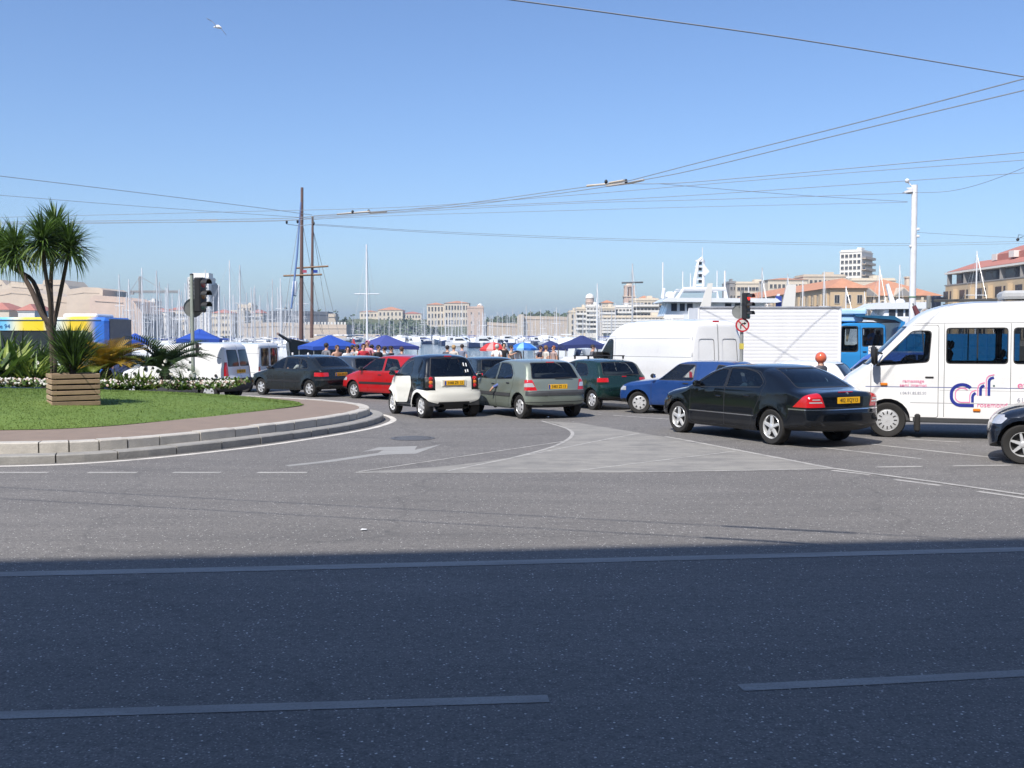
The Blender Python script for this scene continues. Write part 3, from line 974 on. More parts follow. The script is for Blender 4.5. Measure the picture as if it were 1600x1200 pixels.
def build_cars():
    saloon_black()
    smart_car()
    hatch_sage()
    # dark green hatchback with roof bars
    simple_hatch('dark green three-door hatchback with roof bars, stopped behind the white high-roof van', rear_pose(924, 640.5, 118, .76), P_GREEN, W=1.59, WB=2.385, R=.278, H=1.37, plate=('8352 VK 13', .44, -.33),
                 tail=[(.50, .76), (.9, .76), (.9, .87), (.50, .87)], rear=(.95, 1.27, -.60, .60, .52, -.52, .6), bumper=P_GREEN, gl=GLASS,
                 extra=[roof_bars(.45, 1.15, 1.37, 1.24), wiper(.955, -.05, -.40, .0), brake_light(.90, .14, REDL, .03), aerial(1.35, 1.35, .25)])
    # blue three-door with a thick pillar
    sil = [(-.50, .27, .06, .14), (-.60, .42, .06, .14), (-.60, .62, .03, .14), (-.57, .70, .03, .12), (-.52, .92, .04, .10), (-.10, 1.33, .07, .07), (.35, 1.365, .2, .06), (1.08, 1.365, .2, .06), (1.38, 1.325, .10, .08),
           (1.92, .925, .07, .12), (2.82, .82, .15, .12), (3.02, .70, .06, .18), (3.08, .48, .06, .20), (3.03, .26, .06, .18), (2.0, .22, .1, .02), (.6, .22, .1, .02)]
    wins = [[(1.82, .885, .02), (.94, .885, .05), (.90, 1.255, .05), (1.34, 1.265, .04)], [(.44, .90, .02), (-.16, .92, .03), (.10, 1.235, .05), (.30, 1.26, .03)]]
    simple_hatch('blue three-door hatchback with a broad slanting rear pillar and open window', front_pose(997, 646, 148, 2.42, .74), P_BLUE, sil=sil, W=1.56, WB=2.42, R=.285, windows=wins,
                 doors=[[(2.05, .26), (2.05, .88), (1.34, 1.30), (.86, 1.30), (.86, .24), (2.0, .24)]], belt=.89, tum=.26, bumper=BLACK, mould=False, steer=.35, rim='cap', extra=[vents], gl=glass('clear side glass', (.80, .82, .80)), rear=(.95, 1.26, -.56, .56, .50, -.50, .6))
    # red hatchback
    simple_hatch('red three-door hatchback half hidden behind the tiny cream car', front_pose(553, 622.5, 138, 2.45, .76), P_RED, W=1.62, H=1.43, bumper=BLACK, rim='six', extra=[])
    # charcoal hatchback
    astra = [(-.66, .27, .06, .14), (-.77, .42, .08, .16), (-.765, .62, .03, .16), (-.72, .68, .03, .14), (-.66, .93, .05, .12), (-.52, .99, .08, .1), (.02, 1.34, .12, .09), (.45, 1.405, .3, .07), (1.15, 1.41, .4, .07), (1.52, 1.35, .25, .09),
             (2.22, .985, .10, .14), (2.95, .85, .25, .16), (3.22, .70, .12, .24), (3.30, .50, .08, .28), (3.25, .25, .06, .22), (2.0, .21, .1, .02), (.6, .21, .1, .02)]
    wins = [[(2.08, .93, .03), (1.28, .94, .03), (1.28, 1.30, .03), (1.46, 1.30, .05)], [(1.18, .94, .03), (.52, .955, .04), (.55, 1.29, .04), (1.18, 1.305, .03)], [(.43, .96, .02), (.05, .98, .04), (.20, 1.20, .06), (.44, 1.28, .03)]]
    d = [[(2.2, .28), (2.2, .93), (1.5, 1.335), (1.23, 1.34), (1.23, .25), (2.1, .25)], [(1.23, .25), (1.23, 1.34), (.52, 1.33), (.46, .95), (.42, .60), (.50, .25)]]
    simple_hatch('charcoal five-door hatchback waiting just beyond the tip of the lawn', rear_pose(484, 620.5, 142, .78), P_DARK, sil=astra, W=1.69, WB=2.517, R=.29, windows=wins, doors=d, belt=.95, rim='six', plate=('2214 XM 13', .76, 0, True),
                 bumper=BLACK, rear=(1.02, 1.31, -.62, .62, .52, -.52, .7), tail=[(.54, .70), (.9, .70), (.9, .83), (.54, .83)],
                 extra=[lambda r, s_: [MB().box((x, .52, 1.435), (.07, .05, .09), bev=.015).build('roof_rack_foot', WHITEP, r) for x in (.35, 1.15)]])
    # cars mostly hidden in the queue
    simple_hatch('slate grey car roof seen between the charcoal and the red hatchbacks', (-5.15, 36.3, 128), P_GREY, W=1.66, H=1.36, three=False, step=.12)
    simple_hatch('dark car seen through the gap between the cream car and the grey-green hatchback', (-.55, 33.2, 112), P_DARK, W=1.6, H=1.36, step=.12)
    simple_hatch('white three-door hatchback hidden behind the black saloon, rear lamp showing', (8.3, 26.2, 150), P_WHITE, W=1.6, H=1.36, bumper=BLACK, step=.1)
    # car entering at the right edge
    nose = [(-.70, .27, .06, .14), (-.80, .42, .08, .16), (-.78, .65, .03, .16), (-.70, .95, .05, .12), (.1, 1.36, .14, .09), (.6, 1.40, .3, .07), (1.3, 1.38, .3, .07), (1.6, 1.32, .2, .1), (2.35, .95, .12, .14), (2.90, .82, .2, .16), (3.08, .68, .10, .20), (3.14, .48, .06, .24), (3.10, .20, .05, .20), (2.2, .19, .1, .02), (.6, .2, .1, .02)]
    simple_hatch('dark blue-black car nosing into view at the right edge', front_pose(1597, 726, 152, 2.60, .82), paint('blue black paint', (.012, .018, .032), .2, .28), sil=nose, W=1.70, WB=2.60, R=.30, rim='six', steer=0.1, bumper=BLACK, three=False)
    # blue off-roader facing the queue
    suv = [(-.55, .40, .06, .14), (-.66, .55, .06, .14), (-.65, .80, .03, .14), (-.58, 1.02, .05, .12), (-.35, 1.50, .08, .08), (.3, 1.57, .3, .06), (1.1, 1.57, .3, .06), (1.40, 1.50, .12, .08), (1.98, 1.08, .10, .12), (2.75, .98, .12, .14), (2.95, .82, .08, .22), (3.0, .55, .06, .24), (2.95, .38, .05, .2), (2.0, .32, .1, .02), (.6, .32, .1, .02)]
    wins = [[(1.82, 1.06, .03), (1.0, 1.06, .03), (1.0, 1.46, .03), (1.36, 1.46, .05)], [(.90, 1.06, .03), (-.25, 1.08, .05), (-.15, 1.44, .06), (.90, 1.46, .03)]]
    simple_hatch('mid-blue off-roader with pale wheel arches facing left below the blue truck', (11.75, 29.4, 204), P_BLUE2, sil=suv, W=1.72, WB=2.3, R=.34, windows=wins, doors=[[(1.95, .40), (1.95, 1.05), (1.42, 1.50), (.95, 1.5), (.95, .36), (1.9, .36)]], belt=1.06, tum=.2, name='off_roader', lip=P_SILVER, mould=False, bumper=P_SILVER, rim='six', steer=0, step=.1)

def small_van(label, pose, boxy=False, plate=None):
    sil = [(-.62, .33, .06, .12), (-.70, .46, .06, .13), (-.70, .74, .03, .13), (-.66, .82, .03, .11), (-.60, 1.30, .1, .10), (-.50, 1.72, .08, .09), (-.36, 1.81, .12, .07), (.7, 1.83, .4, .06), (1.6, 1.79, .4, .07), (1.85, 1.70, .2, .09), (2.45, 1.14, .12, .14), (3.05, .98, .2, .16), (3.28, .78, .1, .24), (3.34, .50, .08, .28), (3.28, .30, .06, .22), (2.0, .25, .1, .02), (.6, .25, .1, .02)]
    if boxy: sil = [(-.62, .33, .04, .06), (-.68, .46, .04, .07), (-.68, .74, .03, .06), (-.64, .82, .03, .05), (-.62, 1.70, .05, .05), (-.55, 1.80, .05, .05), (1.3, 1.84, .1, .05)] + sil[9:]
    w = 1.66
    fw = [(2.28, 1.12, .03), (1.45, 1.10, .04), (1.45, 1.62, .05), (1.74, 1.62, .05)]
    sp = dict(sil=sil, W=w, WB=2.60, R=.29, belt=1.05, tum=.10 if not boxy else .04, paint=P_WHITE, rim='cap', windows=[fw], step=.09, zs=.7, glass=GLASSD,
              doors=[[(2.36, .35), (2.36, 1.10), (1.80, 1.70), (1.38, 1.70), (1.38, .32), (2.3, .32)]], windshield=(1.17, 1.66, .62, .54, 1.6),
              rear_window=[(1.10, 1.58, .05, .62, .58, .06, 0), (1.10, 1.58, -.62, -.05, -.06, -.58, 0)] if not boxy else [(.98, 1.60, .08, .58, .58, .08, 0), (.98, 1.60, -.58, -.08, -.08, -.58, 0)],
              rear_cuts=[('bumper', [(0, .30), (.9, .30), (.9, .72), (0, .72)], TRIMG, -.30, .014), ('tail_light', [(.66, .80), (.9, .80), (.9, 1.22), (.66, 1.22)], REDL, -.52, .005),
                         ('door_seam', [(0, .74), (.006, .74), (.006, 1.75), (0, 1.75)], BLACK, -.3, 0)] if not boxy else [('bumper', [(0, .33), (.9, .33), (.9, .60), (0, .60)], TRIMG, -.40, .014), ('tail_light', [(.66, .70), (.9, .70), (.9, .95), (.66, .95)], REDL, -.60, .005), ('door_seam', [(0, .62), (.008, .62), (.008, 1.75), (0, 1.75)], BLACK, -.3, 0)],
              mould=[(-.5, 3.1, .30, .52, TRIMG, .01)] if not boxy else [(-.6, 2.4, .72, .735, TRIMG, .0), (-.6, 1.3, 1.42, 1.43, TRIMG, 0)], cabin=(1.0, 2.3), seat_x=1.45, rear_seats=False, mirrors=[(2.15, .80, 1.12, BLACK, 1.2)], handles=[(1.52, .95, BLACK)],
              rear_glass=GLASSD if boxy else glass('pale reflecting van glass', (.35, .40, .43)))
    if plate: sp['plate'] = plate
    if not boxy:
        def fuel(root, sh): MB().lathe([(.045, .83), (.045, .845), (.03, .85), (0, .85)], 14, 'Y', (-.28, 0, .82)).build('fuel_cap', BLACK, root)
        sp['extra'] = [fuel]
    return build_vehicle('delivery_van', label, 'van', sp, pose)

def high_roof_van():
    sil = [(-.92, .40, .06, .08), (-1.0, .52, .06, .10), (-1.0, .72, .03, .08), (-.975, .80, .03, .06), (-.965, 1.5, .3, .06), (-.90, 2.34, .10, .07), (-.76, 2.45, .14, .08), (.8, 2.50, .5, .08), (2.55, 2.47, .5, .09), (3.05, 2.32, .35, .12), (4.02, 1.40, .14, .18),
           (4.36, 1.14, .15, .24), (4.52, .82, .1, .30), (4.50, .42, .06, .28), (3.0, .34, .1, .02), (.6, .34, .1, .02)]
    fw = [(3.78, 1.32, .02), (2.92, 1.30, .05), (2.95, 1.90, .08), (3.18, 1.92, .05)]
    rd = [(.02, .80), (.86, .80), (.86, 1.75), (.76, 2.32), (.02, 2.34)]
    rp = [(.14, 1.02, .08), (.70, 1.02, .08), (.66, 1.92, .08), (.14, 1.92, .08)]
    def rear_bits(root, sh):
        for sy in (1, -1):
            for zz in (1.05, 1.5, 1.95): MB().tube([(sh.rear_x(zz) + .04, sy * (.90 - (zz > 1.8) * .05), zz - .05), (sh.rear_x(zz) + .04, sy * (.90 - (zz > 1.8) * .05), zz + .05)], .016, 6).build('hinge', WHITEP, root)
        MB().box((sh.rear_x(2.40) - .012, 0, 2.40), (.03, .22, .05), bev=.01).build('brake_light', REDL, root)
        MB().box((sh.rear_x(1.1) - .02, -.07, 1.12), (.03, .06, .16), bev=.01).build('latch', TRIMG, root)
        MB().box((1.1, 0, 2.56), (.45, .5, .13), bev=.05).build('roof_vent', WHITEP, root)
    sp = dict(sil=sil, W=1.99, WB=3.578, R=.33, belt=1.30, tum=.055, upper=(1.85, .35), paint=P_WHITE, rim='cap', tyre=.21, windows=[fw], step=.1, zs=1.0, flare=.01, arch=1.15,
              doors=[[(3.95, .45), (3.95, 1.32), (3.25, 2.0), (2.82, 2.0), (2.82, .42), (3.9, .42)]], windshield=(1.42, 2.05, .78, .70, 3.0),
              rear_cuts=[('rear_door', rd, P_WHITE, -.6, .006), ('rear_door_panel', rp, P_WHITE, -.6, -.014), ('tail_light', [(.885, .80), (1.1, .80), (1.1, 1.02), (.885, 1.02)], REDL, -.86, .006), ('bumper', [(0, .42), (1.1, .42), (1.1, .74), (0, .74)], TRIMG, -.45, .012),
                         ('door_seam', [(0, .8), (.007, .8), (.007, 2.33), (0, 2.33)], TRIMG, -.6, 0)],
              mould=[(-.9, 3.4, .62, .70, TRIMG, .012), (-.9, 2.8, 1.40, 1.41, TRIMG, 0), (-.9, 3.1, 1.93, 1.94, TRIMG, 0)], cabin=(2.3, 3.8), seat_x=2.75, seat_z=.35, rear_seats=False, mirrors=[(3.62, .97, 1.40, BLACK, 1.9)], handles=[(3.0, 1.15, BLACK)], extra=[rear_bits], glass=GLASS)
    return build_vehicle('panel_van', 'tall white high-roof panel van with closed rear doors in mid queue', 'van', sp, (5.32, 29.4, 117.5))

def minibus():
    sil = [(-1.0, .36, .06, .08), (-1.1, .52, .06, .10), (-1.08, .80, .05, .08), (-1.04, 1.6, .3, .07), (-.96, 2.40, .14, .10), (-.80, 2.58, .16, .10), (.8, 2.61, .5, .10), (2.35, 2.585, .5, .10), (2.95, 2.42, .35, .14), (3.28, 2.12, .10, .16), (4.02, 1.36, .12, .18),
           (4.34, 1.14, .12, .22), (4.47, .92, .10, .28), (4.52, .60, .08, .30), (4.46, .36, .06, .26), (3.0, .30, .1, .02), (.6, .30, .1, .02)]
    fw = [(3.74, 1.38, .02), (2.84, 1.45, .08), (2.80, 2.02, .08), (3.12, 2.02, .06)]
    w2 = [(2.52, 1.43, .07), (1.50, 1.43, .07), (1.50, 2.07, .07), (2.52, 2.07, .07)]
    w3 = [(1.38, 1.43, .07), (.36, 1.43, .07), (.36, 2.07, .07), (1.38, 2.07, .07)]
    w4 = [(.22, 1.43, .07), (-.82, 1.43, .07), (-.82, 2.07, .07), (.22, 2.07, .07)]
    d1 = [(3.86, .42), (3.86, 1.38), (3.22, 2.14), (2.66, 2.14), (2.66, .40), (3.8, .40)]
    navy = M('navy stripe', (.10, .13, .30), .4)
    seamv = M('panel gap', (.30, .30, .31), .6)
    def ln(x0, x1, z, h, m, off=0.001): return (x0, x1, z, z + h, m, off)
    sp = dict(sil=sil, W=1.93, WB=3.55, R=.335, belt=1.38, tum=.045, upper=(2.14, .55), paint=P_WHITE, rim='steel', tyre=.215, windows=[fw, w2, w3, w4], doors=[d1], step=.085, zs=1.0, flare=.012, arch=1.2,
              windshield=(1.40, 2.10, .78, .70, 3.1), front_cuts=[('headlight', [(.45, .85), (.80, .85), (.80, 1.05), (.45, 1.02)], CLEARL, 4.2, .004)],
              seams=[[(1.435, .42), (1.444, .42), (1.444, 2.16), (1.435, 2.16)], [(2.56, .42), (2.569, .42), (2.569, 2.16), (2.56, 2.16)]],
              mould=[ln(-1.0, 3.95, .965, .014, navy), ln(-1.0, 2.64, .915, .006, seamv), ln(-1.0, 3.15, .672, .012, seamv), ln(-1.0, 3.4, 2.165, .016, seamv), ln(-1.0, 3.1, .30, .10, TRIMG, .008)],
              cabin=(-.8, 3.75), seat_x=2.75, seat_z=.48, rear_seats=False, mirrors=[], handles=[(2.82, 1.16, BLACK)], glass=glass('minibus side glass', (.5, .53, .56)))
    root, sh, parts = build_vehicle('minibus', 'white high-roof minibus with a blue and pink logo on its side', 'van', sp, front_pose(1386, 683, 161, 3.55, .93))
    Y = lambda x, z: float(sh.ymax(np.array([x]), np.array([z]))[0])
    for x, z in ((3.62, 1.02), (2.0, .56)):
        MB().box((x, Y(x, z) + .012, z), (.13, .03, .055), bev=.012).build('indicator', ORANGEL, root)
    for sx_ in (2.0,):
        for sy in (1, -1):
            MB().box((sx_, sy * (Y(sx_, 1.75) + .001), 1.75), (.022, .012, .62)).build('window_bar', BLACK, root)
    for sy in (1, -1):                                        # tall mirrors on arms
        b = MB().box((3.80, sy * 1.17, 1.56), (.11, .22, .36), bev=.05); b.tube([(3.72, sy * .93, 1.40), (3.78, sy * 1.12, 1.45)], .03, 8); b.tube([(3.66, sy * .92, 1.60), (3.78, sy * 1.12, 1.64)], .02, 8)
        o = b.build('mirror', BLACK, root)
        MB().box((3.742, sy * 1.17, 1.56), (.008, .18, .30)).build('mirror_glass', CHROME, o)
    for x in (1.75, 1.0, .2, -.5):
        for sy in (.5, -.5):
            o = link('seat', seat_mesh(), root); o.location = (x, sy, .78)
    MB().box((3.02, Y(3.02, .2) - .05, .30), (.11, .24, .34), bev=.03).build('mud_flap', RUBBER, root)
    MB().box((2.2, .62, 2.60), (1.1, .05, .05), bev=.01).build('roof_rail', TRIMG, root)
    MB().box((.9, 0, 2.70), (1.3, .9, .16), bev=.05).build('roof_unit', M('grey roof unit', (.42, .43, .44), .6), root)
    blue = M('logo blue', (.022, .035, .26), .4); pink = M('logo pink', (.80, .22, .42), .45); grey = M('lettering grey', (.30, .31, .38), .5)
    pk = M('lettering pink', (.78, .16, .34), .45)
    # the logo: ribbons laid on the panel
    def ribbon(pts, w, mat, off):
        b = MB()
        n = len(pts); L, R_ = [], []
        for i, p in enumerate(pts):
            a, c = pts[max(0, i - 1)], pts[min(n - 1, i + 1)]
            d = Vector((c[0] - a[0], c[1] - a[1])).normalized()
            nrm = Vector((-d.y, d.x)) * w / 2
            L.append((p[0] + nrm.x, p[1] + nrm.y)); R_.append((p[0] - nrm.x, p[1] - nrm.y))
        vs = []
        for q in (L, R_): vs += [(x, Y(x, z) + off, z) for x, z in q]
        b.add(vs, [(i, i + 1, n + i + 1, n + i) for i in range(n - 1)])
        vs2 = [(x, y + .003, z) for (x, y, z) in vs]
        b.add(vs2, [(i, i + 1, n + i + 1, n + i) for i in range(n - 1)])
        b.build('logo', mat, root)
    gx, gz_, s_ = 2.46, .62, .00125 * .98       # logo units: 1/10 photo pixel of the enlarged view; x runs to the right = backwards
    def L_(pts): return [(gx - (x - 380) * s_, gz_ + (640 - z) * s_ * .93) for x, z in pts]
    def arc(cx, cz, r, a0, a1, n=14): return [(cx + r * math.cos(math.radians(a0 + (a1 - a0) * k / n)), cz - r * math.sin(math.radians(a0 + (a1 - a0) * k / n))) for k in range(n + 1)]
    ribbon(L_(arc(550, 430, 150, 40, 180) + [(400, 480)] + arc(540, 480, 140, 190, 268, 8) + [(620, 620), (715, 620)]), 46 * s_, blue, .004)
    ribbon(L_(arc(550, 430, 95, 40, 180) + [(455, 470)] + arc(545, 480, 90, 190, 268, 8) + [(600, 568), (660, 568)]), 14 * s_, pink, .003)
    for (x0, zb, zt, x1) in ((695, 568, 440, 738), (805, 455, 315, 855), (920, 455, 185, 985)):
        ribbon(L_([(x0, zb), (x0, zt + 40), (x0 + 6, zt + 12), (x0 + 22, zt - 10), (x1, zt - 26)]), 38 * s_, blue, .004)
        ribbon(L_([(x0 - 38, zb), (x0 - 38, zt + 20), (x0 - 28, zt - 22), (x0 - 2, zt - 52), (x1 + 6, zt - 72)]), 14 * s_, pink, .003)
    q = L_([(988, 295)])[0]
    MB().ball((q[0], Y(*q) + .002, q[1]), (.018, .004, .02), 10, 6).build('logo_dot', M('logo dot', (.06, .12, .12), .5), root)
    def txt(t, size, mat, x, z, sx=1.0): place_text(root, t, size, mat, (x, Y(x, z) + .004, z), 'left', sx=sx)
    txt('rosemond', .125, pk, 1.74, .655, 1.0)
    txt('ramassage', .085, pk, 3.10, 1.085, 1.1)
    txt('semi internat', .085, pk, 3.10, 1.005, 1.05)
    txt('t 04.91.85.85.50', .075, grey, 3.10, .855, .95)
    txt('et c', .19, pk, 1.17, 1.03, 1.1)
    txt('61-67', .12, grey, 1.19, .755)
    txt('13008', .12, grey, 1.19, .625)
    return root

def box_truck():
    g = at(1235, 560, 36.2)
    z0 = gz(36.2)
    root = thing('box_truck', 'white box truck with a ribbed cargo body behind the no-turn sign', 'truck', (g.x + .2, 36.2, z0), math.radians(179))
    L, W = 4.9, 2.1                     # the cargo body runs from x = -1.6 to 3.3, its left side faces the camera
    x0, x1, zb, zt = -1.25, L - 1.25, .78, 3.03
    white = M('white ribbed panel', (.80, .80, .80), .45, var=.05, scale=3)
    MB().box(((x0 + x1) / 2, 0, (zb + zt) / 2), (L - .02, W - .010, zt - zb - .02)).build('cargo_box', white, root)
    n = 18
    h = (zt - zb - .12) / n
    me = MB().prism([(W / 2 - .018, -h / 2), (W / 2 + .002, -h / 2 + .004), (W / 2 + .006, 0), (W / 2 + .003, h / 2 - .006), (W / 2 - .018, h / 2 - .004)], x0 + .06, x1 - .06, 'YZ').mesh('side_panel', white)
    for k in range(n):
        for sy in (1, -1):
            o = link('side_panel', me, root); o.location = (0 if sy > 0 else x0 + x1, 0, zb + .05 + h * (k + .5))
            if sy < 0: o.rotation_euler = (0, 0, math.pi)
    for x in (x0 + .03, x1 - .03):
        for sy in (1, -1): MB().box((x, sy * W / 2, (zb + zt) / 2), (.07, .05, zt - zb), bev=.01).build('corner_post', white, root)
    rail = M('aluminium rail', (.55, .56, .58), .4, metal=.6)
    for zz in (zb, zt):
        for sy in (1, -1): MB().box(((x0 + x1) / 2, sy * W / 2, zz), (L, .06, .07), bev=.01).build('rail', rail, root)
    MB().box((2.0, 0, .62), (6.6, .8, .18)).build('chassis', BLACK, root)
    # cab
    c = Shell([(3.75, .45, .05, .05), (3.75, 2.0, .1, .06), (3.9, 2.12, .1, .06), (4.6, 2.12, .1, .07), (5.15, 1.35, .1, .12), (5.55, 1.15, .1, .16), (5.65, .6, .1, .18), (5.55, .42, .05, .1)], 1.95, 1.25, .08, zs=.9, inset=.3, step=.12)
    fw = [(5.0, 1.28, .02), (4.2, 1.28, .04), (4.2, 1.9, .05), (4.6, 1.9, .05)]
    c.cut('window', poly_round(fw, .04), 'y', GLASSD, SIDE)
    c.split(root, P_WHITE)
    for x in (0.0, 4.75):
        for sy in (1, -1): add_wheel(root, x, sy * .98, .34, .22, 'steel')
    yl = W / 2 + .016
    red = M('pale red lettering', (.85, .55, .58), .5); blk = M('black lettering', (.05, .05, .05), .5)
    place_text(root, 'THE', .17, red, (2.70, yl, 1.12), 'left')
    place_text(root, 'L TOIT', .20, blk, (2.85, yl, .905), 'left', sx=1.25)
    return root

def blue_truck():
    D = 38.5
    g = at(1336, 560, D)
    z0 = gz(D)
    root = thing('tipper_truck', 'bright blue tipper truck with its driver at the open cab window', 'truck', (g.x, D, z0), math.pi)
    # local x forward = to the left in the picture; the camera sees its left side (+y)
    sil = [(-.85, .95, .05, .06), (-.85, 2.46, .12, .06), (-.6, 2.60, .15, .07), (.75, 2.58, .2, .08), (.98, 2.40, .15, .10), (1.12, 1.6, .1, .12), (1.15, .75, .08, .12), (.9, .62, .1, .05), (-.3, .9, .1, .04)]
    c = Shell(sil, 2.2, 1.45, .07, zs=1.5, inset=.5, step=.1, tuck=0)
    c.cut('window_trim', poly_round([(.10, 1.68), (-.70, 1.68), (-.70, 2.38), (.10, 2.38)], .06), 'y', BLACK, SIDE)
    c.cut('side_window', poly_round([(.06, 1.72), (-.66, 1.72), (-.66, 2.34), (.06, 2.34)], .05), 'y', glass('open cab window', (.75, .78, .8)), SIDE)
    c.cut('quarter_trim', poly_round([(.24, 1.48, .12), (1.3, 1.48), (1.3, 2.44), (.24, 2.44, .08)], .06), 'y', BLACK, lambda c_, n: c_.x > .2)
    c.cut('windshield', poly_round([(.28, 1.52, .12), (1.3, 1.52), (1.3, 2.40), (.28, 2.40, .08)], .05), 'y', glass('truck windshield', (.5, .55, .56)), lambda c_, n: c_.x > .2)
    c.cut('door_seam', [(.160, .8), (.172, .8), (.172, 2.45), (.160, 2.45)], 'y', BLACK, SIDE)
    c.cut('door_seam', [(-.775, .8), (-.765, .8), (-.765, 2.45), (-.775, 2.45)], 'y', BLACK, SIDE)
    c.split(root, P_TRUCK)
    MB().box((.1, 0, 1.15), (1.5, 1.9, .4)).box((-.3, 0, 1.40), (.9, 1.8, .4)).build('interior', DARKIN, root)
    for sy in (.55, -.55):
        o = link('seat', seat_mesh(), root); o.location = (-.30, sy, 1.40)
    MB().box((-.36, 1.105, 1.55), (.50, .012, .32), bev=.004).build('door_sign', WHITEP, root)
    s_ = link('door_logo', MB().tube([(.10 * math.cos(a * .5236) * (1 - .35 * math.sin(a * .5236)), 0, .08 * math.sin(a * .5236) + .06 * math.cos(a * .5236)) for a in range(12)], .008, 5).mesh('door_logo', BLACK), root)
    s_.location = (-.22, 1.116, 1.55)
    handle(root, .02, 1.10, 1.50, BLACK)
    # canopy of the tipper body over the cab, headboard and body
    MB().prism([(-1.30, 2.55), (-1.05, 2.66), (.35, 2.78), (.40, 2.84), (-1.05, 2.80), (-1.42, 2.58)], -1.1, 1.1, 'XZ').build('canopy', M('dark blue steel', (.015, .10, .20), .5), root)
    MB().prism([(-1.12, .9), (-1.35, .9), (-1.42, 2.6), (-1.28, 2.6)], -1.15, 1.15, 'XZ').build('headboard', P_TRUCK, root)
    MB().tube([(-1.45, .9, 2.45), (-1.55, 1.25, 2.45)], .03, 6).ball((-1.58, 1.30, 2.45), .06).build('work_lamp', BLACK, root)
    b = MB()
    for sy in (1, -1):
        b.box((-3.55, sy * 1.13, 1.65), (4.1, .06, 1.0))
    b.box((-3.55, 0, 1.15), (4.1, 2.2, .08)); b.box((-5.6, 0, 1.6), (.06, 2.2, .9))
    b.build('tipper_body', P_TRUCK, root)
    for k in range(5): MB().box((-1.75 - k * .9, 1.175, 1.65), (.07, .05, 1.0)).build('body_rib', P_TRUCK, root)
    MB().prism([(-1.45, 2.3), (-2.4, 1.2), (-2.55, 1.2), (-1.45, 2.42)], 1.0, 1.06, 'XZ').build('brace', P_TRUCK, root)
    MB().box((-2.3, 0, .85), (6.0, .9, .22)).build('chassis', BLACK, root)
    for x in (.25, -3.9):
        for sy in (1, -1): add_wheel(root, x, sy * 1.05, .46, .26, 'steel')
    # tarpaulin roll on top
    MB().box((.45, .1, 2.95), (1.1, 1.7, .24), bev=.06).box((.5, .1, 2.70), (1.0, 1.5, .22), bev=.04).build('roof_box', M('pale blue tarpaulin', (.42, .66, .88), .6, var=.15, scale=3, bump=.4), root)
    return root

def bus_paint():
    m, n, l, b = _nodes('bus livery')
    tc = n.new('ShaderNodeTexCoord'); sx = n.new('ShaderNodeSeparateXYZ'); l.new(tc.outputs['Object'], sx.inputs[0])
    mr = n.new('ShaderNodeMapRange'); mr.inputs[1].default_value = 0; mr.inputs[2].default_value = 4.3
    l.new(sx.outputs['X'], mr.inputs[0])
    c = _ramp(n, l, mr.outputs[0], [(.0, (.03, .14, .55)), (.10, (.05, .18, .62)), (.19, (.80, .58, .05)), (.32, (.80, .60, .05)), (.42, (.72, .80, .72)), (.50, (.70, .78, .80)), (.56, (.82, .62, .03)), (.72, (.85, .66, .06)), (.80, (.75, .76, .55)), (.88, (.20, .55, .80)), (1, (.10, .42, .75))])
    l.new(c, b.inputs['Base Color'])
    b.inputs['Roughness'].default_value = .35; b.inputs['Coat Weight'].default_value = .5
    return m
def city_bus():
    D = 38.0
    xr = at(168, 500, D).x
    z0 = gz(D)
    root = thing('city_bus', 'blue, yellow and white city bus passing behind the flower bed', 'bus', (xr, D, z0), math.pi)
    H, L, W = 2.76, 11.0, 2.5                   # local x runs to the left from the rear corner; the side that faces the camera is y = 0, the bus fills y < 0
    liv = bus_paint()
    MB().box((L / 2, -W / 2, (.35 + H) / 2), (L, W, H - .35), bev=.13).build('body', liv, root)
    MB().box((L / 2 + .35, .004, 1.78), (L - .75, .02, .98), bev=.008).build('window_band', M('bus gloom', (.02, .022, .025), .25, coat=.6), root)
    for k in range(7):
        MB().box((.55 + .72 + k * 1.45, .017, 1.78), (1.38, .012, .86), bev=.004).build('side_window', M('bus glazing', (.035, .045, .05), .08, coat=.8), root)
    MB().box((-.006, -W / 2, 1.98), (.03, W - .34, 1.45), bev=.012).build('rear_window', M('grey bus rear', (.085, .09, .10), .45), root)
    MB().box((-.010, -W / 2, .80), (.03, W - .34, .70), bev=.012).build('rear_panel', M('bus rear lower', (.05, .10, .30), .4), root)
    for sy in (-.32, -W + .32): MB().box((-.03, sy, 1.0), (.03, .16, .30), bev=.01).build('tail_light', REDL, root)
    MB().box((1.2, -W / 2, H + .06), (1.3, 1.6, .16), bev=.05).build('roof_unit', WHITEP, root)
    MB().box((L / 2, .012, 2.66), (L - .5, .03, .03)).build('gutter', M('bus gutter', (.10, .16, .25), .5), root)
    for x in (2.2, 8.2):
        for dy in (-.02, -W + .02):
            wm, tm = wheel_mesh(.46, .26, 'steel')
            o = link('wheel', wm, root); o.location = (x, dy - .13 if dy > -1 else dy + .13, .46); o.rotation_euler = (0, 0, 0 if dy > -1 else math.pi)
            link('tyre', tm, o)
    place_text(root, 'ce 94', .22, M('bus lettering', (.04, .15, .35), .5), (3.85, .012, 2.42), 'left')
    return root
def build_big():
    small_van('white rounded panel van with a dark bumper beside the traffic light', (-9.05, 31.9, 166), plate=('7106 VL 13', .93, -.05))
    small_van('white boxy van with two dark rear windows behind the rounded van', (-9.6, 38.2, 164), boxy=True)
    high_roof_van()
    minibus()
    box_truck()
    blue_truck()
    city_bus()
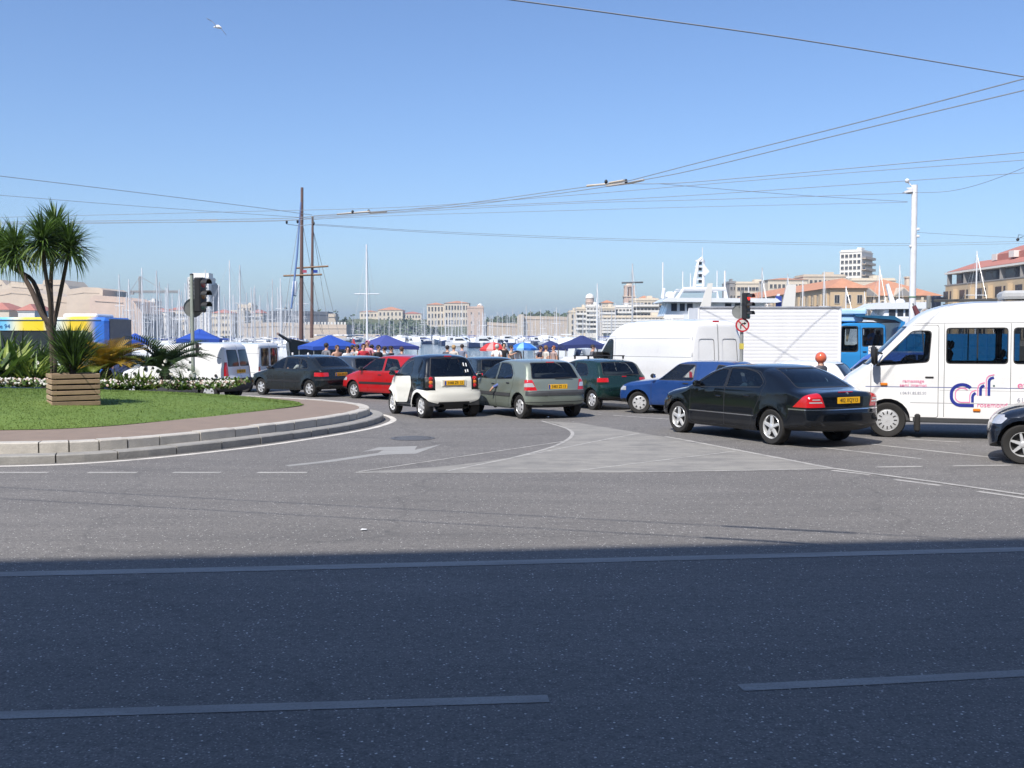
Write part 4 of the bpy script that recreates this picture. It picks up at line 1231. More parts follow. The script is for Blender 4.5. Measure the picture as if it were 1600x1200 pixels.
# ------------------------------------------------------------------ ground, road, water
def asphalt():
    m, n, l, b = _nodes('worn asphalt')
    v = _coord(n, l)
    big = _noise(n, l, v, .22, 5, .6)
    mid = _noise(n, l, _coord(n, l, scale=(.35, 2.2, 1)), .9, 5, .65)
    fine = _noise(n, l, v, 55, 3, .7)
    vo = n.new('ShaderNodeTexVoronoi'); vo.inputs['Scale'].default_value = 42; l.new(v, vo.inputs['Vector'])
    vo2 = n.new('ShaderNodeTexVoronoi'); vo2.inputs['Scale'].default_value = 17; l.new(v, vo2.inputs['Vector'])
    c = _mix(n, l, _ramp(n, l, big, [(.3, 0), (.7, 1)]), (.185, .173, .160), (.232, .218, .203))
    c = _mix(n, l, _ramp(n, l, mid, [(.35, .45), (.62, 0)]), c, (.118, .112, .108))
    c = _mix(n, l, _ramp(n, l, _noise(n, l, v, 14, 4, .75), [(.36, .55), (.52, 0)]), c, (.085, .082, .08))
    c = _mix(n, l, _ramp(n, l, fine, [(.38, .55), (.58, 0)]), c, (.06, .058, .056))
    c = _mix(n, l, _ramp(n, l, vo.outputs['Distance'], [(.16, .6), (.26, 0)]), c, (.42, .40, .38))
    c = _mix(n, l, _ramp(n, l, vo2.outputs['Distance'], [(.08, .95), (.14, 0)]), c, (.70, .68, .64))
    # patched and sealed cracks
    vc = n.new('ShaderNodeTexVoronoi'); vc.feature = 'DISTANCE_TO_EDGE'; vc.inputs['Scale'].default_value = .16
    wv = n.new('ShaderNodeVectorMath'); wv.operation = 'MULTIPLY_ADD'
    nn = n.new('ShaderNodeTexNoise'); nn.inputs['Scale'].default_value = .8; nn.inputs['Detail'].default_value = 6; l.new(v, nn.inputs['Vector'])
    l.new(nn.outputs['Color'], wv.inputs[0]); wv.inputs[1].default_value = (1.6, 1.6, 0); l.new(v, wv.inputs[2]); l.new(wv.outputs[0], vc.inputs['Vector'])
    c = _mix(n, l, _ramp(n, l, vc.outputs['Distance'], [(.002, .28), (.005, 0)]), c, (.05, .05, .05))
    oil = _noise(n, l, v, 1.1, 3, .5)
    c = _mix(n, l, _ramp(n, l, oil, [(.74, 0), (.84, .35)]), c, (.055, .053, .05))
    l.new(c, b.inputs['Base Color'])
    b.inputs['Roughness'].default_value = .86
    _bump(n, l, b, fine, .5, .006)
    return m
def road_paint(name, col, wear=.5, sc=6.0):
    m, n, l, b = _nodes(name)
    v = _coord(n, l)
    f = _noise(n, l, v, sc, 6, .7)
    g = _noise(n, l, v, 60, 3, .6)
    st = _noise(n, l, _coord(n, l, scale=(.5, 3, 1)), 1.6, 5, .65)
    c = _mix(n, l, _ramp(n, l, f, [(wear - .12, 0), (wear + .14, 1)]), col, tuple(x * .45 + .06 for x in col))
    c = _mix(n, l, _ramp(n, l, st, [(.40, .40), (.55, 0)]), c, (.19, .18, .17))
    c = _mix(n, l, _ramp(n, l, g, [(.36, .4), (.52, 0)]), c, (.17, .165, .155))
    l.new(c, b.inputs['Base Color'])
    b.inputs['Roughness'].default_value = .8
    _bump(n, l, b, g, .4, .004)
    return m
def grass_mat():
    m, n, l, b = _nodes('lawn')
    v = _coord(n, l)
    c = _mix(n, l, _ramp(n, l, _noise(n, l, v, .7, 5, .6), [(.3, 0), (.7, 1)]), (.105, .175, .027), (.15, .225, .04))
    c = _mix(n, l, _ramp(n, l, _noise(n, l, v, 26, 4, .7), [(.35, .5), (.55, 0)]), c, (.085, .145, .026))
    c = _mix(n, l, _ramp(n, l, _noise(n, l, v, 2.3, 5, .6), [(.60, 0), (.78, .5)]), c, (.22, .23, .07))
    l.new(c, b.inputs['Base Color']); b.inputs['Roughness'].default_value = .8
    _bump(n, l, b, _noise(n, l, v, 40, 4, .7), .5, .02)
    return m
def water_mat():
    m, n, l, b = _nodes('harbour water')
    v = _coord(n, l, scale=(1, .45, 1))
    b.inputs['Base Color'].default_value = (.016, .045, .06, 1)
    b.inputs['Roughness'].default_value = .08
    b.inputs['IOR'].default_value = 1.33
    h = _mix(n, l, .4, _noise(n, l, v, 1.1, 5, .6), _noise(n, l, v, .25, 4, .55))
    _bump(n, l, b, h, .8, .35)
    return m
ASPH = asphalt()
WORN = road_paint('worn white road paint', (.50, .48, .445), .56)
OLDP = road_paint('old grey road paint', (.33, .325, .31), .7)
FRESH = road_paint('chalky kerb line paint', (.72, .68, .61), .70)
HATCH = road_paint('bleached hatched road surface', (.305, .29, .26), .56, 1.4)
STONE = M('kerb granite', (.50, .47, .42), .8, var=.28, scale=5, bump=.5)
STONE2 = M('dirty kerb granite', (.30, .29, .27), .8, var=.35, scale=4, bump=.5)
QUAY_Y = 63.0
def ground():
    xs = [-900, -120, -40, -15, 0, 15, 40, 120, 900]; ys = [-60, -10, 5, 12, 19, 26, 34, 44, 54, QUAY_Y]
    vs = [(x, y, gz(y)) for y in ys for x in xs]
    n = len(xs)
    fs = [(j * n + i, j * n + i + 1, (j + 1) * n + i + 1, (j + 1) * n + i) for j in range(len(ys) - 1) for i in range(n - 1)]
    tag(MB().add(vs, fs).build('ground', ASPH, fix=False), kind='structure')
    zq = gz(QUAY_Y)
    tag(MB().box((0, QUAY_Y + .25, zq - .9), (1800, .5, 2.0)).build('quay_wall', STONE2), kind='structure')
    # paved strip where the market stands
    pv = M('pale quay paving', (.34, .32, .29), .8, var=.2, scale=1.2, bump=.3)
    vs = [(x, y, gz(y) + .02) for y in (46.0, QUAY_Y + .3) for x in (-300, 300)]
    tag(MB().add(vs, [(0, 1, 3, 2)]).build('quay_paving', pv, fix=False), kind='structure')
    wz = -1.55
    tag(MB().add([(-3000, QUAY_Y, wz), (3000, QUAY_Y, wz), (3000, 3600, wz), (-3000, 3600, wz)], [(0, 1, 2, 3)]).build('water', water_mat(), fix=False), kind='structure')
def lay(px_pts, z=.003, dense=8, curve=False):
    g = [gp(*p) for p in px_pts]
    if curve: g = catmull(g, dense)
    else:
        h = []
        for a, b in zip(g[:-1], g[1:]): h += [a.lerp(b, k / dense) for k in range(dense)]
        g = h + [g[-1]]
    return [Vector((p.x, p.y, gz(p.y) + z)) for p in g]
def stripe(px_pts, w, mat=WORN, z=.003, curve=False):
    g = lay(px_pts, z, 8, curve)
    vs = []
    for i, p in enumerate(g):
        d = g[min(i + 1, len(g) - 1)] - g[max(0, i - 1)]
        nrm = Vector((-d.y, d.x, 0)).normalized() * w / 2
        for q in (p + nrm, p - nrm): vs.append((q.x, q.y, gz(q.y) + z))
    fs = [(2 * i, 2 * i + 1, 2 * i + 3, 2 * i + 2) for i in range(len(g) - 1)]
    return tag(MB().add(vs, fs).build('road_marking', mat, fix=False), kind='structure')
def patch(px_pts, mat, z=.002, name='road_marking', curve=False):
    g = lay(px_pts + [px_pts[0]], z, 6)[:-1]
    n = len(g)
    me = bpy.data.meshes.new(name)
    b = bmesh.new()
    f = b.faces.new([b.verts.new(p) for p in g])
    bmesh.ops.triangulate(b, faces=[f])
    for f in b.faces:
        if f.normal.z < 0: f.normal_flip()
    b.to_mesh(me); b.free(); me.materials.append(mat)
    return tag(link(name, me), kind='structure')
def markings():
    for a, b in ((-30, 75), (137, 214), (270, 345), (402, 480)): stripe([(a, 738.5), (b, 738.5)], .11)
    # bleached hatched triangle between the two streams
    edge = [tuple(p)[:2] for p in catmull([(556, 738, 0), (690, 729, 0), (790, 716, 0), (858, 700, 0), (890, 684, 0), (888, 672, 0), (872, 663, 0), (846, 658, 0)], 5)]
    patch(edge + [(905, 661), (960, 670), (1040, 683), (1150, 703), (1300, 732.5), (1000, 738)], HATCH)
    stripe([(556, 738.5), (760, 738.5), (1000, 738), (1300, 733)], .055, WORN, .0045)
    for a, b in (((560, 737.5), (880, 690)), ((700, 736), (1000, 677)), ((900, 736), (1150, 705))): stripe([a, b], .05, WORN, .0045)
    stripe([tuple(p)[:2] for p in catmull([(800, 716, 0), (862, 699, 0), (892, 683, 0), (888, 671, 0), (846, 658, 0)], 5)], .07, WORN, .006)
    stripe([(1040, 682.5), (1300, 732), (1450, 752), (1640, 779)], .10, WORN, .006)
    stripe([(1300, 735), (1360, 742)], .10); stripe([(1398, 749.5), (1470, 759)], .10); stripe([(1528, 768), (1640, 784)], .10)
    stripe([(1140, 684), (1290, 700), (1440, 717)], .09); stripe([(1360, 694), (1560, 716)], .09); stripe([(1415, 686), (1500, 691)], .09)
    stripe([(1370, 730), (1440, 729)], .10); stripe([(1490, 728), (1580, 727)], .10)
    stripe([(958, 649), (1045, 655)], .09); stripe([(885, 645), (940, 648)], .08)
    # the long lines in the shade
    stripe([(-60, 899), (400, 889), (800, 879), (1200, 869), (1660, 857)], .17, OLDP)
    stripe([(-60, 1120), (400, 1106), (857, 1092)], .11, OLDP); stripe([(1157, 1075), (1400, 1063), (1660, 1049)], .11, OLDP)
    # turn arrow
    patch([(445, 727), (500, 721), (590, 708), (600, 703), (566, 706), (592, 699), (652, 697), (648, 703), (690, 694), (650, 709), (604, 710.5), (592, 711.5), (520, 721.5), (452, 729)], OLDP)
    # manhole
    g = gp(645, 685)
    c = MB().lathe([(.33, .004), (.30, .010), (0, .010)], 28).lathe([(.42, .003), (.34, .006)], 28)
    o = c.build('manhole_cover', M('worn iron', (.16, .155, .15), .5, metal=.4, var=.3, scale=14, bump=.8), loc=(g.x, g.y, gz(g.y) + .004))
    tag(o, 'round iron manhole cover in the road behind the cream car', 'manhole cover')
    # litter
    for k, (px, py, lab) in enumerate(((568, 829, 'small pale scrap of litter lying on the open road'), (697, 697, None), (895, 660, 'pale scrap of paper below the rear of the grey-green hatchback'))):
        if lab is None: continue
        p = gp(px, py)
        tag(MB().add([(-.03, -.02, .01), (.03, -.022, .014), (.035, .018, .012), (-.02, .024, .018)], [(0, 1, 2, 3)]).build('litter', WHITEP, loc=(p.x, p.y, gz(p.y)), rz=k), lab, 'litter')

# ------------------------------------------------------------------ planted island
KERB = [(-34, 15.9), (-20, 15.35), (-11, 15.15), (-7.95, 15.3), (-6.45, 15.75), (-5.25, 17.0), (-4.2, 18.7), (-3.35, 20.9), (-3.02, 22.6), (-3.05, 24.2), (-3.7, 26.0), (-5.2, 27.9), (-8, 30.0), (-12.5, 31.6), (-20, 32.6), (-34, 33)]
LAWN_C = Vector((-14.0, 24.0))
def island():
    base = [Vector((p.x, p.y)) for p in catmull([(x, y, 0) for x, y in KERB], 10)]
    # resample evenly
    def resample(P, step):
        out = [P[0]]; acc = 0
        for a, b in zip(P[:-1], P[1:]):
            L = (b - a).length; t = step - acc
            while t <= L:
                out.append(a.lerp(b, t / L)); t += step
            acc = (acc + L) % step if L + acc >= step else acc + L
        return out
    P = resample(base, .1)
    N = []
    for i in range(len(P)):
        d = (P[min(i + 1, len(P) - 1)] - P[max(i - 1, 0)]).normalized()
        N.append(Vector((-d.y, d.x)))                    # inwards: left of the direction of travel
    root = tag(link('traffic_island', None), kind='structure')
    def stones(o0, o1, z0, z1, lens, name, mat, gap=.022):
        i = 0; k = 0
        while i < len(P) - 4:
            n = max(3, int(random.choice(lens) / .1))
            j = min(i + n, len(P) - 1)
            ids = sorted({i, (i + j) // 2, j})
            vs, dz, dj = [], random.uniform(-.006, .006), random.uniform(-.006, .006)
            for q, a in enumerate(ids):
                g = gap / 2 * (1 if q == 0 else -1 if q == len(ids) - 1 else 0)
                t = Vector((N[a].y, -N[a].x)) * g
                p0, p1 = P[a] + N[a] * (o0 + dj) + t, P[a] + N[a] * o1 + t
                zg = gz(P[a].y)
                b = .018
                pa, pb = P[a] + N[a] * (o0 + dj + b) + t, p1
                vs += [(p0.x, p0.y, zg + z0 - .03), (p0.x, p0.y, zg + z1 + dz - b), (pa.x, pa.y, zg + z1 + dz), (pb.x, pb.y, zg + z1 + dz), (pb.x, pb.y, zg + z0 - .03)]
            fs = []
            m = len(ids)
            for q in range(m - 1):
                for c in range(4): fs.append((q * 5 + c, q * 5 + c + 1, (q + 1) * 5 + c + 1, (q + 1) * 5 + c))
            fs += [tuple(range(5)), tuple((m - 1) * 5 + c for c in range(5))]
            MB().add(vs, fs).build(name, mat, root)
            i = j; k += 1
    stones(0, .34, 0, .13, (.7, .9, 1.0), 'kerb_stone', STONE2)
    stones(.32, .56, .10, .29, (.5, .7, .8, .8), 'kerb_stone', STONE)
    def ring(o, z): return [(P[i].x + N[i].x * o, P[i].y + N[i].y * o, z + gz(P[i].y)) for i in range(0, len(P), 4)]
    mor = M('kerb mortar', (.13, .12, .10), .9, var=.3)
    def band(o0, z0, o1, z1, name, mat, parent=root):
        A, B = ring(o0, z0), ring(o1, z1)
        n = len(A)
        return MB().add(A + B, [(i, i + 1, n + i + 1, n + i) for i in range(n - 1)]).build(name, mat, parent, fix=False)
    band(.03, -.02, .03, .11, 'mortar', mor); band(.03, .11, .345, .112, 'mortar', mor); band(.345, .10, .345, .27, 'mortar', mor); band(.345, .27, .57, .272, 'mortar', mor)
    pav = M('brown paved border', (.25, .19, .15), .85, var=.2, scale=3, bump=.4)
    band(.55, .282, 3.2, .30, 'paved_border', pav)
    # white line round the kerb
    A = [(P[i].x - N[i].x * .16, P[i].y - N[i].y * .16) for i in range(0, len(P), 3)]; B = [(P[i].x - N[i].x * .30, P[i].y - N[i].y * .30) for i in range(0, len(P), 3)]
    n = len(A)
    tag(MB().add([(x, y, gz(y) + .003) for x, y in A + B], [(i, i + 1, n + i + 1, n + i) for i in range(n - 1)]).build('road_marking', FRESH, fix=False), kind='structure')
    return root
LAWN_PX = [(0, 672), (150, 667), (300, 653), (400, 640.5), (468, 630.5)]
def lawn():
    e = [gp(px, py, .30) for px, py in LAWN_PX]
    pts = [(-34, 18.0, 0), (-20, 17.6, 0), (-12, 17.6, 0)] + [(p.x, p.y, 0) for p in e] + [(-5.15, 24.9, 0), (-5.6, 26.1, 0), (-7.4, 27.8, 0), (-10, 29.3, 0), (-16, 30.4, 0), (-34, 31)]
    E = [Vector((p.x, p.y)) for p in catmull([(p[0], p[1], 0) for p in pts], 8)]
    rings, vs, fs = 22, [], []
    m = len(E)
    for r in range(rings):
        t = (r / (rings - 1)) ** 1.3 * .97
        for p in E:
            q = Vector((max(-34, p.x), p.y)); c = Vector((q.x * .5 - 7.0 if q.x < -14 else -13.0, 24.2))
            w = q.lerp(c, t)
            vs.append((w.x, w.y, lawn_h((w - q).length) + gz(w.y)))
    for r in range(rings - 1):
        for i in range(m - 1): fs.append((r * m + i, r * m + i + 1, (r + 1) * m + i + 1, (r + 1) * m + i))
    o = tag(MB().add(vs, fs, True).build('lawn', grass_mat(), fix=False, sharp=0), kind='structure')
    if o.data.polygons[0].normal.z < 0: o.data.flip_normals()
    # short blades, thickest where the camera looks
    V = np.array(vs); T = []
    n = 80000
    fi = RNG.integers(0, len(fs), n * 3)
    Q = V[np.array(fs)[fi]]
    u, w = RNG.random((n * 3, 1)), RNG.random((n * 3, 1))
    pp = Q[:, 0] * (1 - u) * (1 - w) + Q[:, 1] * u * (1 - w) + Q[:, 2] * u * w + Q[:, 3] * (1 - u) * w
    pp = pp[(pp[:, 0] > -16) & (pp[:, 1] < 29)][:n]
    n = len(pp)
    a = RNG.random(n) * 6.283; h = RNG.uniform(.012, .030, n); wd = RNG.uniform(.004, .009, n)
    lean = RNG.normal(0, .025, (n, 2))
    A = pp + np.stack([np.cos(a) * wd, np.sin(a) * wd, np.full(n, -.005)], 1); B = pp - np.stack([np.cos(a) * wd, np.sin(a) * wd, np.full(n, .005)], 1)
    Cc = pp + np.stack([lean[:, 0], lean[:, 1], h], 1)
    vv = np.stack([A, B, Cc], 1).reshape(-1, 3)
    me = bpy.data.meshes.new('grass')
    me.from_pydata(vv.tolist(), [], np.arange(n * 3).reshape(n, 3).tolist())
    me.materials.append(M('grass blades', (.13, .20, .035), .7, var=.3, scale=1.5))
    tag(link('grass', me), 'short mown grass of the traffic island lawn', 'grass', kind='stuff')
def lawn_h(d): return .305 + .46 * (1 - math.exp(-d / 3.4))
def island_z(x, y):
    """rough level of the mound at a place"""
    e = [gp(px, py, .30) for px, py in LAWN_PX]
    d = min(math.hypot(x - p.x, y - p.y) for p in e + [gp(75, 670, .3), gp(225, 661, .3), gp(350, 647, .3), gp(435, 636, .3)])
    return lawn_h(d) + gz(y)
# ------------------------------------------------------------------ plants
def blade(mb, p, az, el, L, w, droop, seg=5, fold=.0):
    """one strap leaf"""
    d = Vector((math.cos(az), math.sin(az), 0)); side = Vector((-math.sin(az), math.cos(az), 0))
    vs, fs = [], []
    q = Vector(p); e = el
    for k in range(seg + 1):
        t = k / seg
        ww = w * (.55 + 1.2 * t) if t < .35 else w * (1 - ((t - .35) / .65) ** 1.6)
        ww = max(ww, .002)
        up = Vector((0, 0, 1)) * math.cos(e) - d * math.sin(e)
        vs += [q - side * ww / 2 + up * fold * ww, q, q + side * ww / 2 + up * fold * ww]
        q = q + (d * math.cos(e) + Vector((0, 0, 1)) * math.sin(e)) * L / seg
        e -= droop / seg
    for k in range(seg):
        for c in (0, 1): fs.append((k * 3 + c, k * 3 + c + 1, (k + 1) * 3 + c + 1, (k + 1) * 3 + c))
    mb.add(vs, fs)
def leafmat(name, col, var=.4, back=.25):
    if name in MATS: return MATS[name]
    m, n, l, b = _nodes(name)
    v = _coord(n, l)
    c = _mix(n, l, _ramp(n, l, _noise(n, l, v, 5, 4), [(.3, 0), (.7, 1)]), tuple(x * (1 - var) for x in col), tuple(x * (1 + var) for x in col))
    l.new(c, b.inputs['Base Color']); b.inputs['Roughness'].default_value = .45
    b.inputs['Subsurface Weight'].default_value = 0
    tr = n.new('ShaderNodeBsdfTranslucent'); l.new(c, tr.inputs['Color'])
    mx = n.new('ShaderNodeMixShader'); mx.inputs[0].default_value = back
    out = [x for x in n if x.type == 'OUTPUT_MATERIAL'][0]
    l.new(b.outputs[0], mx.inputs[1]); l.new(tr.outputs[0], mx.inputs[2]); l.new(mx.outputs[0], out.inputs['Surface'])
    MATS[name] = m
    return m
LEAF_D = leafmat('dark strap leaf', (.060, .105, .026)); LEAF_M = leafmat('mid green leaf', (.11, .19, .032)); LEAF_Y = leafmat('yellow green leaf', (.24, .30, .06)); LEAF_O = leafmat('ochre frond', (.42, .27, .035)); LEAF_K = leafmat('blackish frond', (.028, .055, .016), .4, .15)
BARK = M('grey brown bark', (.085, .062, .05), .9, var=.4, scale=9, bump=1.0)
def cordyline():
    D = 26.5
    p0 = at(84, 580, D)
    base = Vector((p0.x, D, island_z(p0.x, D)))
    root = thing('cordyline_tree', 'tall cordyline tree with several trunks and spiky leaf heads', 'tree', base)
    tr = MB()
    B = [at(x, y, D + dd) - base for x, y, dd in ((80, 512, 0), (66, 492, 0), (50, 455, .1), (34, 425, .2), (24, 392, .3))]
    tr.tube(catmull([Vector((0, 0, -.1)), Vector((-.02, 0, .7))] + B, 4), [.085 - .0012 * k for k in range(25)], 8)
    heads = [B[-1]]
    for path in (((80, 512, -.1), (78, 470, -.25), (71, 425, -.35), (66, 380, -.4)), ((84, 512, .05), (92, 470, .1), (101, 425, .1), (108, 388, .1)), ((83, 512, .1), (80, 470, .35), (80, 430, .5), (86, 366, .6)), ((72, 500, .2), (52, 440, .7), (22, 420, .9), (0, 395, 1.0))):
        Q = [at(x, y, D + dd) - base for x, y, dd in path]
        tr.tube(catmull([Vector((0, 0, .2)), Vector((.02, 0, .8))] + Q, 4), [.068 - .0011 * k for k in range(21)], 8)
        heads.append(Q[-1])
    tr.build('trunk', BARK, root)
    for h, c in enumerate(heads):
        for mname, mat, num, el0, el1 in (('crown', LEAF_D, 130, -.5, 1.5), ('crown', LEAF_M, 190, -.45, 1.45)):
            mb = MB()
            for k in range(num):
                el = random.uniform(el0, el1); az = random.uniform(0, 6.283)
                L = random.uniform(.66, .98)
                blade(mb, c + Vector((0, 0, random.uniform(-.12, .12))), az, el, L, random.uniform(.035, .055), random.uniform(.25, 1.15), 5, .15)
            mb.build(mname, mat, root, fix=False)
        mb = MB()
        for k in range(44):                        # hanging skirt
            blade(mb, c + Vector((0, 0, -.1)), random.uniform(0, 6.283), random.uniform(-.9, .1), random.uniform(.7, .95), .04, random.uniform(.8, 1.2), 5, .1)
        mb.build('skirt', LEAF_Y if h % 2 else LEAF_M, root, fix=False)
def crate_planter():
    g = gp(103, 627.5, .60)
    zz = island_z(g.x, g.y)
    L, Dp, H = .88, .80, .66
    root = thing('planter_crate', 'weathered wooden slat planter crate standing on the lawn', 'planter', (g.x, g.y + Dp / 2 - .05, zz - .03), .55)
    wood = [M('weathered pine', (.36, .25, .155), .8, var=.3, scale=5, bump=.5), M('weathered pine dark', (.29, .205, .13), .8, var=.3, scale=5, bump=.5), M('weathered pine pale', (.42, .31, .20), .8, var=.25, scale=5, bump=.5)]
    n = 6; h = H / n
    for k in range(n):
        for sd in range(4):
            rz = sd * math.pi / 2
            l_ = L if sd % 2 == 0 else Dp
            off = Dp / 2 if sd % 2 == 0 else L / 2
            b = MB().box((0, -off, h * (k + .5)), (l_ + (.03 if sd % 2 == 0 else 0), .028, h - random.uniform(.020, .036)), bev=.005, ry=random.uniform(-.008, .008))
            b.build('slat', random.choice(wood), root).rotation_euler = (0, 0, rz)
    for sx in (-1, 1):
        for sy in (-1, 1): MB().box((sx * (L / 2 - .05), sy * (Dp / 2 - .05), H / 2 - .02), (.06, .06, H - .04)).build('post', wood[1], root)
    MB().box((0, 0, H - .12), (L - .06, Dp - .06, .06)).build('soil', M('dark soil', (.05, .035, .025), .95, var=.4, scale=12, bump=1), root)
    MB().box((0, 0, (H - .12) / 2), (L - .09, Dp - .09, H - .16)).build('liner', M('black planter liner', (.012, .012, .012), .9), root)
    p = thing('yucca_plant', 'dark green yucca with stiff pointed leaves growing in the wooden crate', 'plant', (g.x - .02, g.y + Dp / 2, zz + H - .12))
    MB().tube([(0, 0, -.05), (.0, 0, .32)], [.07, .06], 8).build('stem', BARK, p)
    for mat, num in ((LEAF_K, 90), (LEAF_D, 150), (LEAF_M, 70)):
        mb = MB()
        for k in range(num): blade(mb, Vector((random.uniform(-.05, .05), random.uniform(-.05, .05), random.uniform(.05, .42))), random.uniform(0, 6.283), random.triangular(.25, 1.55, 1.2), random.uniform(.6, 1.0), .045, random.uniform(.0, .5), 4, .2)
        mb.build('leaves', mat, p, fix=False)
def cycad(px, py, D, label, mats, nf, L, droop=1.5, lean=0.0):
    g = at(px, py, D)
    root = thing('cycad_palm', label, 'plant', (g.x, D, island_z(g.x, D) + .12))
    MB().lathe([(.16, -.1), (.17, .15), (.12, .30), (0, .34)], 12).build('trunk', BARK, root)
    for f in range(nf):
        az = 6.283 * f / nf + random.uniform(-.2, .2); el = random.uniform(.45, 1.35)
        mb = MB()
        d = Vector((math.cos(az), math.sin(az), 0)); side = Vector((-math.sin(az), math.cos(az), 0))
        q = Vector((0, 0, .28)); e = el; pts = []
        l_ = L * random.uniform(.85, 1.1)
        for k in range(23):
            t = k / 22
            pts.append(q.copy())
            up = Vector((0, 0, 1)) * math.cos(e) - d * math.sin(e)
            fw = d * math.cos(e) + Vector((0, 0, 1)) * math.sin(e)
            if k > 3:
                ll = .30 * math.sin(math.pi * min(1, (t + .10))) ** .6 + .04
                for s in (1, -1):
                    tip = q + side * s * ll * .78 + fw * ll * .55 + up * ll * .25
                    w = fw * .017
                    mb.add([q - w, q + w, q.lerp(tip, .6) + w * .8, tip, q.lerp(tip, .6) - w * .8], [(0, 1, 2, 3, 4)])
            q = q + fw * l_ / 22
            e -= droop / 22
        mb.tube(pts[::2], [.014 - .001 * k for k in range(len(pts[::2]))], 5)
        mb.build('frond', random.choice(mats), root, fix=False)
def broad_plant(px, D, label, n, L, w, mats, el=(.7, 1.4), name='leafy_plant', droop=(.3, 1.0)):
    g = at(px, 580, D)
    root = thing(name, label, 'plant', (g.x, D, island_z(g.x, D) - .03))
    for k, mat in enumerate(mats):
        mb = MB()
        for i in range(n // len(mats)):
            blade(mb, Vector((random.gauss(0, .12), random.gauss(0, .12), 0)), random.uniform(0, 6.283), random.uniform(*el), L * random.uniform(.6, 1.1), w * random.uniform(.6, 1.2), random.uniform(*droop), 6, .1)
        mb.build('leaves', mat, root, fix=False)
def flower_bed():
    # low bedding: leaf cushions and pale blossoms along the rim of the bed
    lf, fl, dk = MB(), MB(), MB()
    front = [at(x, y, d) for x, y, d in ((-40, 600, 24.6), (0, 600, 24.8), (60, 600, 25.0), (145, 596, 25.2), (200, 598, 25.5), (260, 604, 25.9), (310, 607, 26.2), (356, 609, 26.6))]
    P = catmull(front, 12)
    for i in range(2300):
        p = random.choice(P); back = abs(random.gauss(0, .55)) if i % 3 else random.uniform(0, 2.6)
        x, y = p.x + random.gauss(0, .1), p.y + back
        z = island_z(x, y) + random.uniform(-.01, .13)
        a = random.uniform(0, 6.283)
        (lf if i % 4 else dk).add([(x + math.cos(a) * .07, y + math.sin(a) * .05, z), (x + math.cos(a + 2) * .05, y + math.sin(a + 2) * .05, z + .07), (x, y, z + .10), (x + math.cos(a - 2) * .05, y + math.sin(a - 2) * .05, z + .03)], [(0, 1, 2, 3)])
    for i in range(900):
        p = random.choice(P); back = abs(random.gauss(0, .30))
        x, y = p.x + random.gauss(0, .08), p.y + back
        z = island_z(x, y) + random.uniform(.08, .22); r = random.uniform(.016, .036)
        fl.cur = 0 if random.random() < .75 else 1
        c = Vector((x, y, z))
        vs = [c + Vector((0, -.006, 0))] + [c + Vector((r * math.cos(k * 1.0472), random.uniform(-.004, .012), r * math.sin(k * 1.0472))) for k in range(6)]
        fl.add(vs, [(0, 1 + k, 1 + (k + 1) % 6) for k in range(6)])
    lf.build('bedding_leaves', LEAF_M, fix=False); dk.build('bedding_leaves', M('bronze leaf', (.10, .07, .035), .7, var=.4), fix=False)
    for o in list(COL.objects):
        if o.name.startswith('bedding_leaves'): tag(o, 'low leaves of the bedding plants round the flower bed', 'bedding plants', kind='stuff')
    tag(fl.build('blossoms', [M('white petals', (.72, .70, .66), .6, var=.1), M('blush petals', (.70, .50, .45), .6, var=.15)], fix=False), 'small white and blush flowers along the rim of the flower bed', 'flowers', kind='stuff')
    # larger white daisies deeper in the bed
    mb = MB()
    for i in range(70):
        px = random.choice((random.uniform(0, 60), random.uniform(130, 310)))
        D = random.uniform(26.0, 27.5)
        c = at(px, random.uniform(562, 590), D); r = random.uniform(.03, .06)
        vs = [c] + [c + Vector((r * math.cos(k * .785), random.uniform(-.01, .01), r * math.sin(k * .785))) for k in range(8)]
        mb.add(vs, [(0, 1 + k, 1 + (k + 1) % 8) for k in range(8)])
    tag(mb.build('daisies', M('white petals', (.72, .70, .66)), fix=False), 'scattered larger white blossoms deeper in the flower bed', 'flowers', kind='stuff')
